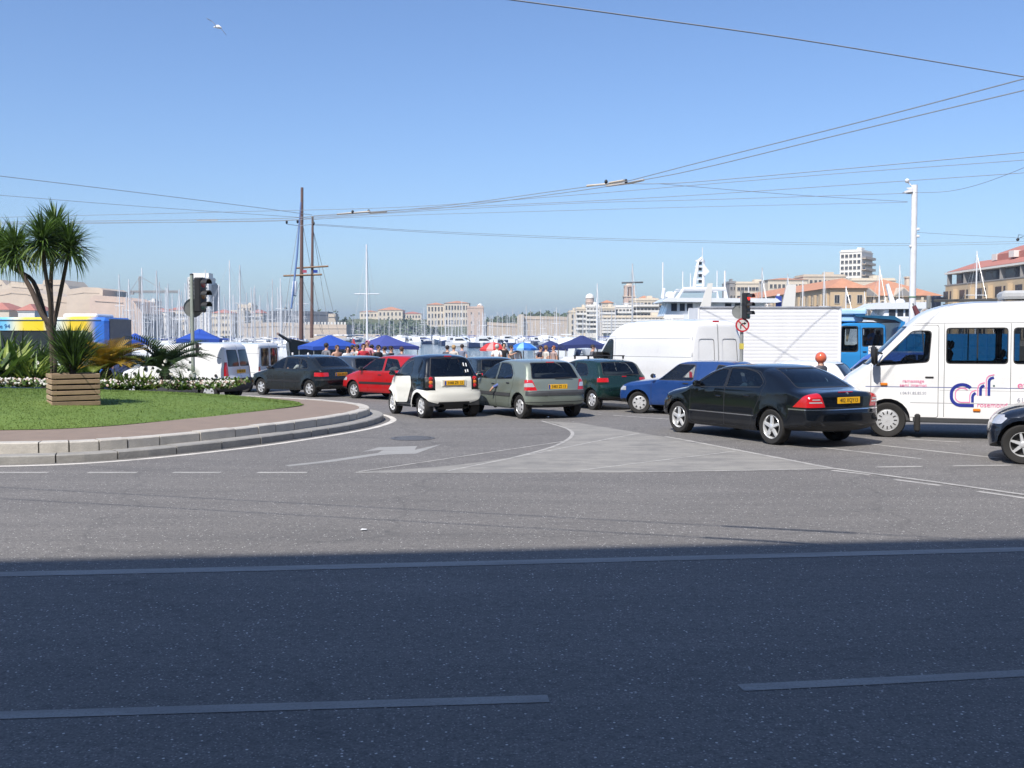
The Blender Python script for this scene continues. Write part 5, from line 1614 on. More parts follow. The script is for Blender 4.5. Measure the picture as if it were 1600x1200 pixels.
def plants():
    cordyline(); crate_planter()
    cycad(166, 575, 26.3, 'cycad palm with ochre-yellow fronds behind the crate', [LEAF_O, LEAF_O, LEAF_O, LEAF_Y], 56, 1.2, 1.05)
    cycad(258, 590, 27.0, 'dark green cycad palm with arching fronds beside the traffic light', [LEAF_K, LEAF_K, LEAF_D], 48, 1.45, 1.25)
    broad_plant(22, 26.6, 'broad-leaved plant with upright glossy leaves at the far left of the bed', 34, 1.35, .26, [LEAF_M, LEAF_Y])
    broad_plant(48, 25.9, 'clump of upright narrow leaves left of the crate', 90, 1.0, .07, [LEAF_M, LEAF_Y])
    broad_plant(-12, 25.8, 'broad-leaved plant cut by the left edge of the picture', 30, 1.3, .25, [LEAF_M, LEAF_D])
    broad_plant(4, 28.2, 'tall loose green shrub in front of the bus at the far left', 110, 1.6, .10, [LEAF_D, LEAF_M], (.8, 1.5))
    broad_plant(68, 27.6, 'pale yellowish low plant just left of the yucca', 80, .95, .09, [LEAF_Y, LEAF_M])
    broad_plant(30, 28.6, 'tall dark leafy shrub behind the broad-leaved plants at the left', 120, 1.5, .12, [LEAF_D, LEAF_M, LEAF_K], (.7, 1.5))
    broad_plant(62, 28.9, 'tall green shrub left of the cordyline trunk, against the bus', 110, 1.35, .10, [LEAF_D, LEAF_M], (.7, 1.5))
    broad_plant(112, 28.7, 'leafy shrub right behind the cordyline trunk, against the bus', 120, 1.2, .10, [LEAF_D, LEAF_K, LEAF_M], (.6, 1.5))
    broad_plant(146, 28.4, 'leafy shrub between the yucca and the ochre cycad', 90, 1.0, .09, [LEAF_D, LEAF_M], (.6, 1.5))
    for k, (px, D, lab) in enumerate(((190, 25.8, 'low bright green clump below the ochre cycad'), (225, 25.9, 'low grassy clump between the two cycads'), (285, 26.3, 'low bright clump at the right end of the bed'), (150, 25.7, 'low leafy clump just right of the crate'), (120, 27.8, 'dense green clump behind the yucca'))):
        broad_plant(px, D, lab, 80, .6, .06, [LEAF_M, LEAF_Y], (.5, 1.4))
    flower_bed()
# ------------------------------------------------------------------ the far shores
PALE = M('pale limestone', (.56, .475, .37), .85, var=.14, scale=.15, bump=.2)
FORT = M('fort masonry', (.53, .435, .34), .9, var=.22, scale=.12, bump=.3)
FORT2 = M('rosy tower masonry', (.56, .43, .345), .9, var=.2, scale=.15)
CREAM = M('cream render', (.63, .55, .43), .8, var=.1, scale=.2)
WHITER = M('white render', (.72, .69, .63), .8, var=.08, scale=.2)
OCHRE = M('ochre stone', (.54, .41, .26), .85, var=.12, scale=.3)
TILE = M('orange roof tiles', (.50, .24, .14), .85, var=.25, scale=.5, bump=.4)
TILE2 = M('red roof tiles', (.42, .17, .13), .85, var=.2, scale=.5, bump=.4)
GREYB = M('grey shaded concrete', (.27, .26, .25), .85, var=.2, scale=.2)
WINDK = M('dark window panes', (.035, .04, .05), .2, var=.4, scale=.5)
WINFR = M('window surround', (.50, .46, .40), .8)
SLATE = M('slate grey wall', (.10, .11, .13), .8, var=.2, scale=.1)
WINME = {}
def win_mesh(w, h, frame=.12, sill=True):
    k = (w, h, frame)
    if k in WINME: return WINME[k]
    b = MB()
    b.cur = 0; b.box((0, -.03, 0), (w, .06, h))
    b.cur = 1
    for sx in (-1, 1): b.box((sx * (w / 2 + frame / 2), -.06, 0), (frame, .14, h + 2 * frame))
    b.box((0, -.06, h / 2 + frame / 2), (w, .14, frame)); b.box((0, -.09, -h / 2 - frame / 2), (w + .1, .22, frame)); b.box((0, -.05, 0), (frame * .5, .10, h))
    WINME[k] = b.mesh('window', [WINDK, WINFR])
    return WINME[k]
def windows_on(root, face, span, z0, z1, cols, rows, me, off):
    """face: 'front', 'left', 'right' of a block centred on its root"""
    for r in range(rows):
        z = z0 + (z1 - z0) * (r + .5) / rows
        for c in range(cols):
            t = -span / 2 + span * (c + .5) / cols
            o = link('window', me, root)
            if face == 'front': o.location = (t, -off, z)
            elif face == 'left': o.location = (-off, t, z); o.rotation_euler = (0, 0, -math.pi / 2)
            else: o.location = (off, t, z); o.rotation_euler = (0, 0, math.pi / 2)
def house(name, label, cat, c, w, d, z0, z1, mat, cols=4, rows=3, rz=0.0, roof='flat', rmat=None, rh=3.0, win=(1.1, 1.7), left=0, right=0, over=.5, balcony=False, foot=0.0):
    root = thing(name, label, cat, (c[0], c[1], z0), rz)
    H = z1 - z0
    b = MB().box((0, 0, H / 2), (w, d, H))
    b.build('wall', mat, root)
    MB().box((0, 0, H - .25), (w + .5, d + .5, .4)).build('cornice', mat, root)
    if roof == 'hip':
        m = min(w, d) / 2
        W_, D_ = w / 2 + over, d / 2 + over
        rx, ry = max(W_ - m - over, .05), max(D_ - m - over, .05)
        vs = [(-W_, -D_, 0), (W_, -D_, 0), (W_, D_, 0), (-W_, D_, 0), (-rx, -ry, rh), (rx, -ry, rh), (rx, ry, rh), (-rx, ry, rh)]
        vs = [(x, y, z + H - .02) for x, y, z in vs]
        MB().add(vs, [(0, 1, 5, 4), (1, 2, 6, 5), (2, 3, 7, 6), (3, 0, 4, 7), (4, 5, 6, 7), (3, 2, 1, 0)]).build('roof', rmat or TILE, root)
    elif roof == 'flat':
        MB().box((0, 0, H + .35), (w - .6, d - .6, .7)).box((w * .2, 0, H + 1.2), (w * .2, d * .3, 1.8)).build('roof', rmat or mat, root)
    me = win_mesh(*win)
    zt = H - .9
    if cols and rows: windows_on(root, 'front', w * .94, foot + .6, zt, cols, rows, me, d / 2)
    if left: windows_on(root, 'left', d * .94, foot + .6, zt, left, rows, me, w / 2)
    if right: windows_on(root, 'right', d * .94, foot + .6, zt, right, rows, me, w / 2)
    if balcony:
        for r in range(rows):
            z = foot + .6 + (zt - foot - .6) * (r + .12) / rows
            MB().box((0, -d / 2 - .6, z), (w * .96, 1.2, .18)).box((0, -d / 2 - 1.15, z + .5), (w * .96, .06, .9)).build('balcony', WHITER, root)
    return root
def by_px(p0, p1, ytop, D):
    a, b = at(p0, ytop, D), at(p1, ytop, D)
    return (a.x + b.x) / 2, b.x - a.x, a.z
def pxhouse(name, label, p0, p1, ytop, D, depth, mat, cols, rows, z0=0.0, cat='building', **k):
    cx, w, zt = by_px(p0, p1, ytop, D)
    return house(name, label, cat, (cx, D + depth / 2), w, depth, z0, zt, mat, cols, rows, **k)
def wall_px(name, label, pts, D, thick, mat, cat='fort', z0=-1.5, batter=.06, crenel=0):
    """a masonry front drawn by its skyline, leaning back a little, with its own thickness"""
    P = [at(x, y, D) for x, y in pts]
    cx = sum(p.x for p in P) / len(P)
    root = thing(name, label, cat, (cx, D, z0))
    b = MB()
    n = len(P)
    fr = [(p.x - cx, 0 + batter * (p.z - z0), p.z - z0) for p in P] + [(P[-1].x - cx, 0, 0), (P[0].x - cx, 0, 0)]
    bk = [(x, thick, z) for x, y, z in fr]
    m = len(fr)
    b.add(fr + bk, [tuple(range(m)), tuple(range(m, 2 * m))[::-1]] + [(i, m + i, m + (i + 1) % m, (i + 1) % m) for i in range(m)])
    b.build('wall', mat, root)
    # string course under the parapet
    for a, c in zip(P[:-1], P[1:]):
        if abs(a.x - c.x) > 3 and abs(a.z - c.z) < .35 * abs(a.x - c.x):
            L = math.hypot(a.x - c.x, a.z - c.z)
            o = MB().box((0, 0, 0), (L, .5, .4)).build('string_course', mat, root)
            o.location = ((a.x + c.x) / 2 - cx, batter * ((a.z + c.z) / 2 - z0) - .2, (a.z + c.z) / 2 - z0 - 2.2)
            o.rotation_euler = (0, -math.atan2(c.z - a.z, c.x - a.x), 0)
    if crenel:
        a, c = P[0], P[-1]
        me = MB().box((0, .6, .7), (abs(c.x - a.x) / crenel * .55, 1.2, 1.4)).mesh('merlon', WHITER)
        for k in range(crenel):
            t = (k + .5) / crenel
            o = link('merlon', me, root); o.location = (a.x + (c.x - a.x) * t - cx, batter * (a.z - z0), a.z + (c.z - a.z) * t - z0)
    return root
def wood(name, label, blobs, n, size, mats):
    """a far wood that reads as one mass: thousands of leaf-clump faces through the crowns"""
    mb = MB()
    tot = sum(b[3] * b[4] for b in blobs)
    for (x, y, z, rx, rz, ry) in blobs:
        k = int(n * rx * rz / tot)
        for i in range(k):
            u = Vector((random.gauss(0, 1), random.gauss(0, 1), random.gauss(0, 1))).normalized() * random.uniform(.55, 1.05)
            c = Vector((x + u.x * rx, y + u.y * ry, z + abs(u.z) * rz * (.85 + .3 * math.sin(u.x * 7 + x))))
            mb.cur = random.choices((0, 1, 2), (5, 3, 2))[0]
            s = size * random.uniform(.6, 1.5)
            nrm = (u + Vector((random.gauss(0, .5), random.gauss(0, .5) - .3, random.gauss(0, .5) + .3))).normalized()
            t = nrm.orthogonal().normalized(); w = nrm.cross(t)
            a = random.uniform(0, 6.28)
            t, w = t * math.cos(a) + w * math.sin(a), w * math.cos(a) - t * math.sin(a)
            mb.add([c + t * s, c + w * s * .7, c - t * s, c - w * s * .7], [(0, 1, 2, 3)])
    return tag(mb.build(name, mats, fix=False), label, 'trees', kind='stuff')
def land():
    earth = M('dry shore earth', (.22, .19, .14), .9, var=.25, scale=.05)
    def slab(name, pts, z, mat=earth):
        tag(MB().prism(pts, -2.5, z, 'XY').build(name, mat), kind='structure')
    slab('terrain', [(62, QUAY_Y + 40), (900, QUAY_Y + 40), (900, 1500), (-20, 1500), (60, 720), (84, 420)], .4)
    slab('terrain', [(-2000, QUAY_Y + 60), (-130, QUAY_Y + 60), (-190, 420), (-175, 700), (-60, 1010), (-60, 1500), (-2000, 1500)], .4)
    # hills under the palace and the forts
    def hill(cx, cy, rx, ry, h, mat):
        vs, fs = [], []
        n, m = 32, 8
        for r in range(m + 1):
            t = r / m
            for k in range(n):
                a = 6.2832 * k / n
                vs.append((cx + rx * t * math.cos(a), cy + ry * t * math.sin(a), .3 + h * (math.cos(math.pi * t) + 1) / 2 + random.uniform(-.04, .04) * h * (1 - t)))
        for r in range(m):
            for k in range(n): fs.append((r * n + k, r * n + (k + 1) % n, (r + 1) * n + (k + 1) % n, (r + 1) * n + k))
        tag(MB().add(vs, fs, True).build('hill', mat), kind='structure')
    scrub = M('scrubby hillside', (.10, .11, .055), .9, var=.4, scale=.06)
    hill(-130, 1060, 240, 60, 17, scrub)
    hill(-300, 950, 150, 60, 15, scrub)
    hill(20, 1000, 110, 60, 14, scrub)
def shores():
    land()
    G3 = [M('pine green', (.075, .11, .06), .8, var=.4, scale=.1), M('olive green', (.11, .145, .075), .8, var=.4, scale=.1), M('grey green', (.14, .16, .10), .8, var=.4, scale=.1)]
    # --- left: the great fort, crane, tower block
    wall_px('fort_rampart', 'long sandy fort rampart behind the cordyline tree', [(-60, 452), (0, 452), (14, 449), (40, 451), (75, 462), (130, 466), (150, 468)], 430, 30, FORT, batter=.10)
    wall_px('fort_keep', 'upper fort wall with pale parapet rising behind the cordyline tree', [(-40, 437), (0, 437), (8, 446), (16, 440), (64, 444), (66, 437), (96, 437), (104, 446), (108, 452)], 470, 25, PALE, batter=.05)
    wall_px('fort_bastion', 'pointed stone bastion of the left fort above the bus', [(100, 452), (126, 448), (150, 449), (156, 452)], 415, 30, FORT, batter=.14)
    wall_px('fort_outwork', 'lower stone outwork at the right end of the left fort', [(138, 466), (146, 461), (190, 464), (206, 470), (222, 490)], 405, 25, FORT2, batter=.08)
    pxhouse('quay_house', 'small house with red tiled roof left of the cordyline trunks', 28, 54, 485, 330, 14, WHITER, 3, 1, roof='hip', rmat=TILE2, rh=2.2)
    pxhouse('quay_house', 'low pinkish house at the left edge above the bus', -30, 14, 484, 335, 14, CREAM, 4, 1, roof='hip', rmat=TILE2, rh=2.5)
    pxhouse('apartment_block', 'small white block beside the crane mast', 219, 242, 471, 700, 14, WHITER, 4, 4)
    cx, w, zt = by_px(293, 326, 434, 860)
    t = house('tower_block', 'pale residential tower block behind the left traffic light', 'building', (cx, 870), w, 20, 0, zt, WHITER, 5, 15, win=(1.6, 1.5))
    MB().box((1, 0, zt + 2.0), (w - 4, 12, 4.5)).build('penthouse', WHITER, t)
    cx2, w2, _ = by_px(326, 331, 434, 862)
    house('tower_block', 'shaded slim slab joined to the tower block', 'building', (cx2, 876), w2 + .5, 16, 0, zt - 6, GREYB, 0, 0)
    # crane
    D = 800
    b0 = at(220, 500, D); zt = at(220, 432, D).z; zj = at(220, 456, D).z
    cr = thing('tower_crane', 'thin tower crane with a long horizontal jib on the left skyline', 'crane', (b0.x, D, 0))
    cm = M('crane steel', (.30, .22, .18), .6)
    def lattice(p, q, w, n):
        m = MB(); p, q = Vector(p), Vector(q); d = (q - p).normalized(); u = d.orthogonal().normalized(); v = d.cross(u)
        cs = [(u + v) * w / 2, (u - v) * w / 2, (-u - v) * w / 2, (v - u) * w / 2]
        for c in cs: m.tube([p + c, q + c], .16, 4)
        for k in range(n):
            for i in range(4): m.tube([p.lerp(q, k / n) + cs[i], p.lerp(q, (k + 1) / n) + cs[(i + 1) % 4]], .10, 4)
        return m
    lattice((0, 0, 0), (0, 0, zt), 1.5, 22).build('mast', cm, cr)
    xl, xr = at(203, 456, D).x - b0.x, at(278, 456, D).x - b0.x
    lattice((xl, 0, zj), (xr, 0, zj), 1.2, 24).build('jib', cm, cr)
    MB().tube([(0, 0, zt), (xl, 0, zj)], .12, 4).tube([(0, 0, zt), (xr * .7, 0, zj)], .12, 4).build('stay', cm, cr)
    MB().box((xl + 1.5, 0, zj - 1.2), (3, 1.5, 2)).build('counterweight', GREYB, cr)
    # second thin mast on the skyline
    cx, w, zt = by_px(248, 250, 440, 600)
    # --- centre left
    pxhouse('apartment_block', 'stepped pale yellow block right of the tower, lower half', 360, 382, 486, 760, 16, CREAM, 5, 4)
    pxhouse('apartment_block', 'stepped pale yellow block right of the tower, taller half', 371, 394, 477, 775, 16, CREAM, 5, 6)
    for k, (p0, p1, yt, mt, lab) in enumerate(((232, 262, 487, WHITER, 'low white houses in front of the crane'), (262, 296, 484, CREAM, 'low cream houses left of the tower block'), (330, 362, 489, CREAM, 'low cream houses right of the tower block'), (392, 410, 489, PALE, 'low stone house left of the dark abbey wall'))):
        pxhouse('row_house', lab, p0, p1, yt, 640 + k * 12, 16, mt, 6, 3, roof='hip', rmat=TILE2, rh=2.5)
    wall_px('abbey_wall', 'dark grey slate-coloured fort wall behind the ketch masts', [(404, 487), (440, 485), (512, 487), (514, 492)], 720, 20, SLATE, batter=.02)
    wall_px('abbey_tower', 'narrow stone tower at the right end of the dark wall', [(513, 490), (524, 490)], 712, 12, PALE, batter=0)
    wall_px('low_fort', 'sandy lower fort with white crenellated parapet behind the ketch', [(380, 505), (440, 503), (475, 505)], 590, 30, FORT, batter=.05)
    wall_px('low_fort', 'right part of the lower fort with a row of white merlons', [(474, 507), (541, 507)], 575, 30, FORT, batter=.10, crenel=13)
    wall_px('harbour_wall', 'low stone harbour wall below the palace trees', [(544, 522), (594, 522)], 700, 12, PALE)
    # --- the palace and its hill
    cx, w, zt = by_px(590, 629, 484.5, 1050)
    pal = 'palace'
    house('palace_pavilion', 'central pavilion of the left palace with orange hipped roof', pal, (cx, 1062), w, 24, 12, zt, CREAM, 6, 2, roof='hip', rh=3.6, win=(1.5, 3.2))
    pxhouse('palace_wing', 'left wing of the left palace, lower and flat-roofed', 562, 590, 487, 1054, 18, CREAM, 5, 2, z0=12, roof='hip', rh=1.5, cat=pal, win=(1.4, 2.4))
    pxhouse('palace_wing', 'right wing of the left palace with red roof', 629, 658, 490, 1054, 18, CREAM, 6, 2, z0=12, roof='hip', rmat=TILE2, rh=2.2, cat=pal, win=(1.4, 2.4))
    pxhouse('palace_wing', 'left half of the big palace with tall window bays', 667, 694, 476, 900, 20, CREAM, 5, 3, z0=8, roof='hip', rh=2.0, cat=pal, win=(1.3, 3.6))
    pxhouse('palace_pavilion', 'right half of the big palace, taller, with orange roof', 694, 733, 473.5, 888, 24, CREAM, 8, 3, z0=8, roof='hip', rh=2.2, cat=pal, win=(1.3, 3.6))
    blobs = []
    for k in range(34):
        px = random.uniform(520, 668); D = random.uniform(890, 985)
        c = at(px, 527, D); top = at(px, 497 + 9 * abs((px - 610) / 70) ** 2, D).z
        blobs.append((c.x, D, .5, random.uniform(10, 17), max(5, top * random.uniform(.55, 1.0)), 12))
    for k in range(10):
        px = random.uniform(400, 560); c = at(px, 500, 760); top = at(px, 484 + random.uniform(-2, 8) + (px - 480) * .09 * (px > 500), 760).z
        blobs.append((c.x, 760, 3, random.uniform(5, 9), top - 3, 10))
    wood('palace_wood', 'dense green trees on the slope below the left palace', blobs, 9000, 1.25, G3)
    # --- right of centre: square tower, fort wall
    cx, w, zt = by_px(729, 755, 480, 760)
    t = house('square_tower', 'square pinkish stone fort tower right of the big palace', 'fort', (cx, 772), w, 13, -1, zt, FORT2, 2, 3, win=(.7, 1.6))
    MB().ball((w * .28, 0, zt + 2.2), 1.9).build('dome', WHITER, t)
    for sx in (-1, 1): MB().box((sx * (w / 2 - 1), -5.6, zt + 1.5), (1.6, 1.6, 1.6)).build('turret', FORT2, t)
    wall_px('fort_wall', 'low stone curtain wall right of the square tower', [(754, 503), (818, 506)], 770, 20, FORT, batter=.03)
    wall_px('fort_wall', 'higher stone fort wall topped with trees', [(818, 493.5), (890, 495)], 740, 24, FORT, batter=.05)
    wall_px('fort_gate', 'small stone gatehouse between the two fort walls', [(808, 494), (812, 491), (818, 491), (818, 506)], 735, 15, PALE, batter=0)
    bl = []
    for px, yt, D in ((770, 496, 800), (780, 494, 800), (792, 493, 800), (803, 493, 800), (822, 489, 770), (834, 488, 770), (846, 487, 770), (858, 487, 770), (872, 488, 770), (884, 490, 770), (762, 500, 800)):
        c = at(px, 500, D); bl.append((c.x, D, at(px, yt, D).z - 4.5, 9, 4.5, 6))
    wood('fort_trees', 'row of dark trees along the top of the fort wall', bl, 3600, .9, G3)
    # --- old town on the right bank
    cx, w, zt = by_px(889, 901, 487, 520)
    house('apartment_block', 'plain cream end wall of the flats at the foot of the round tower', 'building', (cx, 528), w, 16, 0, zt, CREAM, 1, 4, roof='flat')
    rows = ((900, 918, 482, 515, CREAM, 3, 4, 'cream flats with balconies left of the round tower'), (916, 938, 478, 512, WHITER, 4, 5, 'pale flats with balconies below the round tower'), (937, 962, 481, 505, CREAM, 5, 4, 'cream flats between the two towers'), (960, 990, 479, 508, WHITER, 5, 4, 'white terraced flats below the bell tower'), (988, 1030, 468, 515, CREAM, 7, 5, 'cream houses right of the bell tower'), (1028, 1075, 473, 520, OCHRE, 7, 5, 'ochre houses behind the motor yacht'))
    for p0, p1, yt, D, mt, c, r, lab in rows: pxhouse('apartment_block', lab, p0, p1, yt, D, 16, mt, c, r, balcony=True, foot=3)
    pxhouse('apartment_block', 'long lower row of balconied flats on the quay behind the van', 938, 1075, 495, 470, 14, CREAM, 22, 5, balcony=True, foot=1.5)
    for p0, p1, yt, mt, lab in ((940, 958, 473, CREAM, 'small upper house with tiled roof left of the bell tower'), (1000, 1016, 466, CREAM, 'gabled upper house right of the bell tower'), (1014, 1032, 469, WHITER, 'white upper house next to the yacht mast')):
        pxhouse('town_house', lab, p0, p1, yt, 545, 14, mt, 3, 5, roof='hip', rh=1.5)
    # round tower with dome
    g = at(921.5, 500, 640); z1 = at(921, 466, 640).z; r = 2.6
    rt = thing('round_tower', 'round pinkish lighthouse tower with a domed cap', 'tower', (g.x, 640, 0))
    MB().lathe([(r * 1.15, 0), (r, z1 - 3), (r * 1.1, z1 - 2.8), (r * 1.1, z1 - 2.3), (r, z1 - 2.2), (r, z1)], 20).build('wall', FORT2, rt)
    MB().lathe([(r * 1.1, z1), (r * 1.05, z1 + .6), (r * .85, z1 + 1.9), (r * .5, z1 + 2.7), (0, z1 + 3.0)], 20).build('dome', WHITER, rt)
    for a in (-1.9, -1.2, -.5): MB().box((math.cos(a) * r, math.sin(a) * r, z1 - 4.5), (.8, .5, 1.8), rz=a).build('window', WINDK, rt)
    # bell tower
    g = at(983, 500, 600); zA, zB, zC = at(983, 480, 600).z, at(983, 464, 600).z, at(983, 447, 600).z
    bt = thing('bell_tower', 'stone church bell tower with open belfry arches', 'church', (g.x, 600, 0))
    MB().box((0, 0, zB / 2), (6.6, 6.6, zB)).build('wall', FORT2, bt)
    MB().box((0, 0, zB + .2), (7.4, 7.4, .6)).build('cornice', PALE, bt)
    h = zC - zB - .6
    bel = MB()
    for sx in (-1, 1):
        for sy in (-1, 1): bel.box((sx * 2.2, sy * 2.2, zB + .5 + h / 2), (1.5, 1.5, h))
    bel.box((0, -2.2, zB + .5 + h / 2), (.7, .8, h)); bel.box((0, 0, zC - .1), (6.0, 6.0, .9)); bel.box((0, 0, zB + .5 + h / 2), (1.8, 1.8, h))
    bel.build('belfry', FORT2, bt)
    MB().lathe([(2.2, zC + .3), (1.4, zC + 1.6), (0, zC + 2.4)], 12).build('roof', PALE, bt)
    wall_px('church_roof', 'red church roof at the foot of the bell tower', [(976, 479), (1006, 479)], 590, 10, TILE2, cat='church', batter=0)
    # --- right: hillside, tower block, custom house, town hall
    cx, w, zt = by_px(1331, 1365, 392, 500)
    tb = house('tower_block', 'white high-rise with a grid of dark square windows', 'building', (cx, 509), w, 18, 0, zt, WHITER, 5, 14, win=(1.25, 1.5), over=0, rz=-.62)
    for r_ in range(14): MB().box((w / 2 + .9, 0, 3 + r_ * (zt - 4) / 14), (1.8, 17, .3)).box((w / 2 + 1.75, 0, 3.6 + r_ * (zt - 4) / 14), (.1, 17, .8)).build('balcony', PALE, tb)
    pxhouse('apartment_block', 'long flat-roofed block with a row of dark windows at the left of the orange roofs', 1150, 1205, 442, 520, 16, CREAM, 9, 6, left=3, win=(1.5, 1.7))
    pxhouse('apartment_block', 'dark shaded end of the long flat-roofed block', 1140, 1151, 441, 522, 18, GREYB, 2, 6)
    pxhouse('apartment_block', 'pale terraced block above the orange roofs, left one', 1200, 1262, 437, 470, 16, CREAM, 9, 6, roof='hip', rh=1.2)
    pxhouse('apartment_block', 'pale terraced block above the orange roofs, right one', 1255, 1322, 431, 480, 16, PALE, 9, 7, roof='flat')
    pxhouse('apartment_block', 'pale low block between the high-rise and the town hall', 1330, 1400, 437, 420, 16, CREAM, 9, 5, roof='flat')
    # arcaded warehouse, running away from the camera; its long side faces the water
    zt = at(1300, 450, 284).z
    c = house('quayside_building', 'long quayside building with orange tiled roof and dark pillared front', 'building', (93.0, 348), 10.0, 128, 0, zt, OCHRE, 3, 3, roof='hip', rh=3.0, left=22, win=(1.3, 2.2), over=.8)
    for k in range(23): MB().box((-5.3, -62 + k * 5.6, zt * .45), (.9, 1.6, zt * .9)).build('pillar', OCHRE, c)
    # town hall
    zt = at(1400, 462, 290).z
    th = house('town_hall', 'classical town hall with orange roof and triangular pediments', 'building', (109, 303), 23.5, 26, 0, zt, CREAM, 8, 3, roof='hip', rmat=TILE, rh=5.2, left=6, win=(1.2, 2.3), over=.9)
    for x in (-8.8, 1.2):
        MB().prism([(x - 3.2, zt - .3), (x + 3.2, zt - .3), (x, zt + 2.4)], -14.2, -8, 'XZ').build('pediment', PALE, th)
        MB().prism([(x - 2.5, zt - .05), (x + 2.5, zt - .05), (x, zt + 2.0)], -14.25, -14.2, 'XZ').build('tympanum', GREYB, th)
    MB().box((9.5, 4, zt + 4.0), (2.0, 1.6, 4.0)).box((9.5, 4, zt + 6.1), (2.4, 2.0, .4)).build('chimney', CREAM, th)
    for k in range(7): MB().box((-10.3 + k * 3.4, -13.3, zt / 2), (.7, .6, zt - .6)).build('pilaster', CREAM, th)
    # big modern block on the right, stepping back under red roofs
    b = thing('terraced_block', 'large modern block with red roofs and glazed top terraces at the right edge', 'building', (116, 212, 0))
    zt = 14.6
    Ln = 126
    MB().box((12, 0, zt / 2), (24, Ln, zt)).build('wall', OCHRE, b)
    MB().box((13.5, 0, zt + 1.6), (22, Ln - 2, 3.2)).build('terrace_storey', WINDK, b)
    MB().box((12.6, 0, zt + .15), (25.4, Ln + 1, .3)).build('terrace_slab', GREYB, b)
    MB().prism([(.6, zt + 3.2), (26, zt + 3.2), (26, zt + 6.6), (9, zt + 6.6), (.4, zt + 3.75)], -Ln / 2, Ln / 2, 'XZ').build('roof', TILE2, b)
    MB().box((12, 0, zt + 3.3), (24.4, Ln + .6, .5)).build('eaves', WHITER, b)
    MB().prism([(6, zt + 5.0), (22, zt + 5.0), (22, zt + 9.6), (13, zt + 9.6), (6, zt + 7.2)], -Ln / 2 + 30, Ln / 2 - 14, 'XZ').build('upper_roof', TILE2, b)
    for k in range(9): MB().box((5 + (k % 3), -40 + k * 11, zt + 6.6), (2.4, 2.6, 1.6)).build('roof_hatch', WHITER, b)
    for k in range(26):
        y = -Ln / 2 + 2.4 + k * 4.9
        for r_ in range(4):
            z = 2.0 + r_ * 3.3
            if k % 2: MB().box((-.02, y, z), (.5, 3.4, 2.5)).build('loggia', WINDK, b)
            else:
                MB().box((-.55, y, z + .1), (1.2, 2.9, 3.1)).build('bay', OCHRE, b)
                MB().box((-1.17, y, z + .1), (.1, .9, 2.1)).build('window', WINDK, b)
        if k % 2: MB().box((.6, y, zt + 1.7), (1.2, .25, 3.0)).build('terrace_post', GREYB, b)
def building_behind():
    """the tall row behind the photographer whose shade lies over the near road"""
    m = 1.0 / 8.9
    H = 19.0
    ang = math.atan(.105)
    edge = gp(800, 858)
    # the roof edge that throws the shadow line through that point
    ex, ey = edge.x - SHX * H, edge.y - SHY * H
    root = thing('street_building', 'tall street frontage standing behind the photographer', 'building', (ex, ey, 0), ang)
    W_, D_ = 190.0, 14.0
    st = M('stone street front', (.42, .37, .30), .85, var=.12, scale=.2)
    MB().box((5, -D_ / 2, H / 2), (W_, D_, H)).build('wall', st, root)
    me = win_mesh(1.2, 2.0)
    for r_ in range(5):
        for k in range(30):
            o = link('window', me, root); o.location = (-60 + k * 3.4, 0, 2.6 + r_ * 3.4); o.rotation_euler = (0, 0, math.pi)
    # roof clutter whose shadow shows on the road
    MB().box((-5.6, -1.0, H + .45), (.6, .6, 1.3)).box((-5.1, -.8, H + .3), (1.2, .5, .8)).build('chimney', st, root)
    for k in range(14):
        MB().box((-32 + k * 3.7 + random.uniform(-1, 1), -.35, H + .02), (random.uniform(.6, 2.2), .5, random.uniform(.10, .32))).build('parapet_block', st, root)
# ------------------------------------------------------------------ boats
WATER_Z = -1.55
HULLW = M('white gelcoat', (.74, .75, .76), .3, coat=.4, var=.06, scale=1)
HULLB = M('navy hull', (.03, .05, .13), .3, coat=.4)
MASTM = M('mast aluminium', (.62, .62, .62), .35, metal=.3, var=.1)
MASTW = M('white mast', (.74, .74, .74), .4)
COVB = M('blue sail cover', (.03, .07, .28), .8, var=.2)
COVW = M('pale sail cover', (.62, .60, .56), .8, var=.15)
DECK = M('pale deck', (.50, .47, .42), .7)
def hull_mesh(L, B, F, mat, sheer=.25, transom=.75, name='hull'):
    """bow at +x, waterline at z = 0"""
    rings = []
    n = 9
    for i in range(n):
        t = i / (n - 1); x = -L / 2 + L * t
        w = B / 2 * (transom + (1 - transom) * math.sin(min(1, t / .45) * math.pi / 2)) if t < .45 else B / 2 * math.cos(((t - .45) / .55) ** 1.5 * math.pi / 2) + .02
        f = F * (1 + sheer * (t - .4) ** 2 * 3)
        xo = .10 * L * max(0, t - .8) / .2
        rings.append([(x - xo, -w * .35, -.3), (x, -w * .85, .1), (x + xo * .6, -w, f), (x + xo * .6, -w * .92, f + .03), (x + xo * .6, w * .92, f + .03), (x + xo * .6, w, f), (x, w * .85, .1), (x - xo, w * .35, -.3)])
    return MB().loft(rings, smooth=False).mesh(name, mat)
BOATS = {}
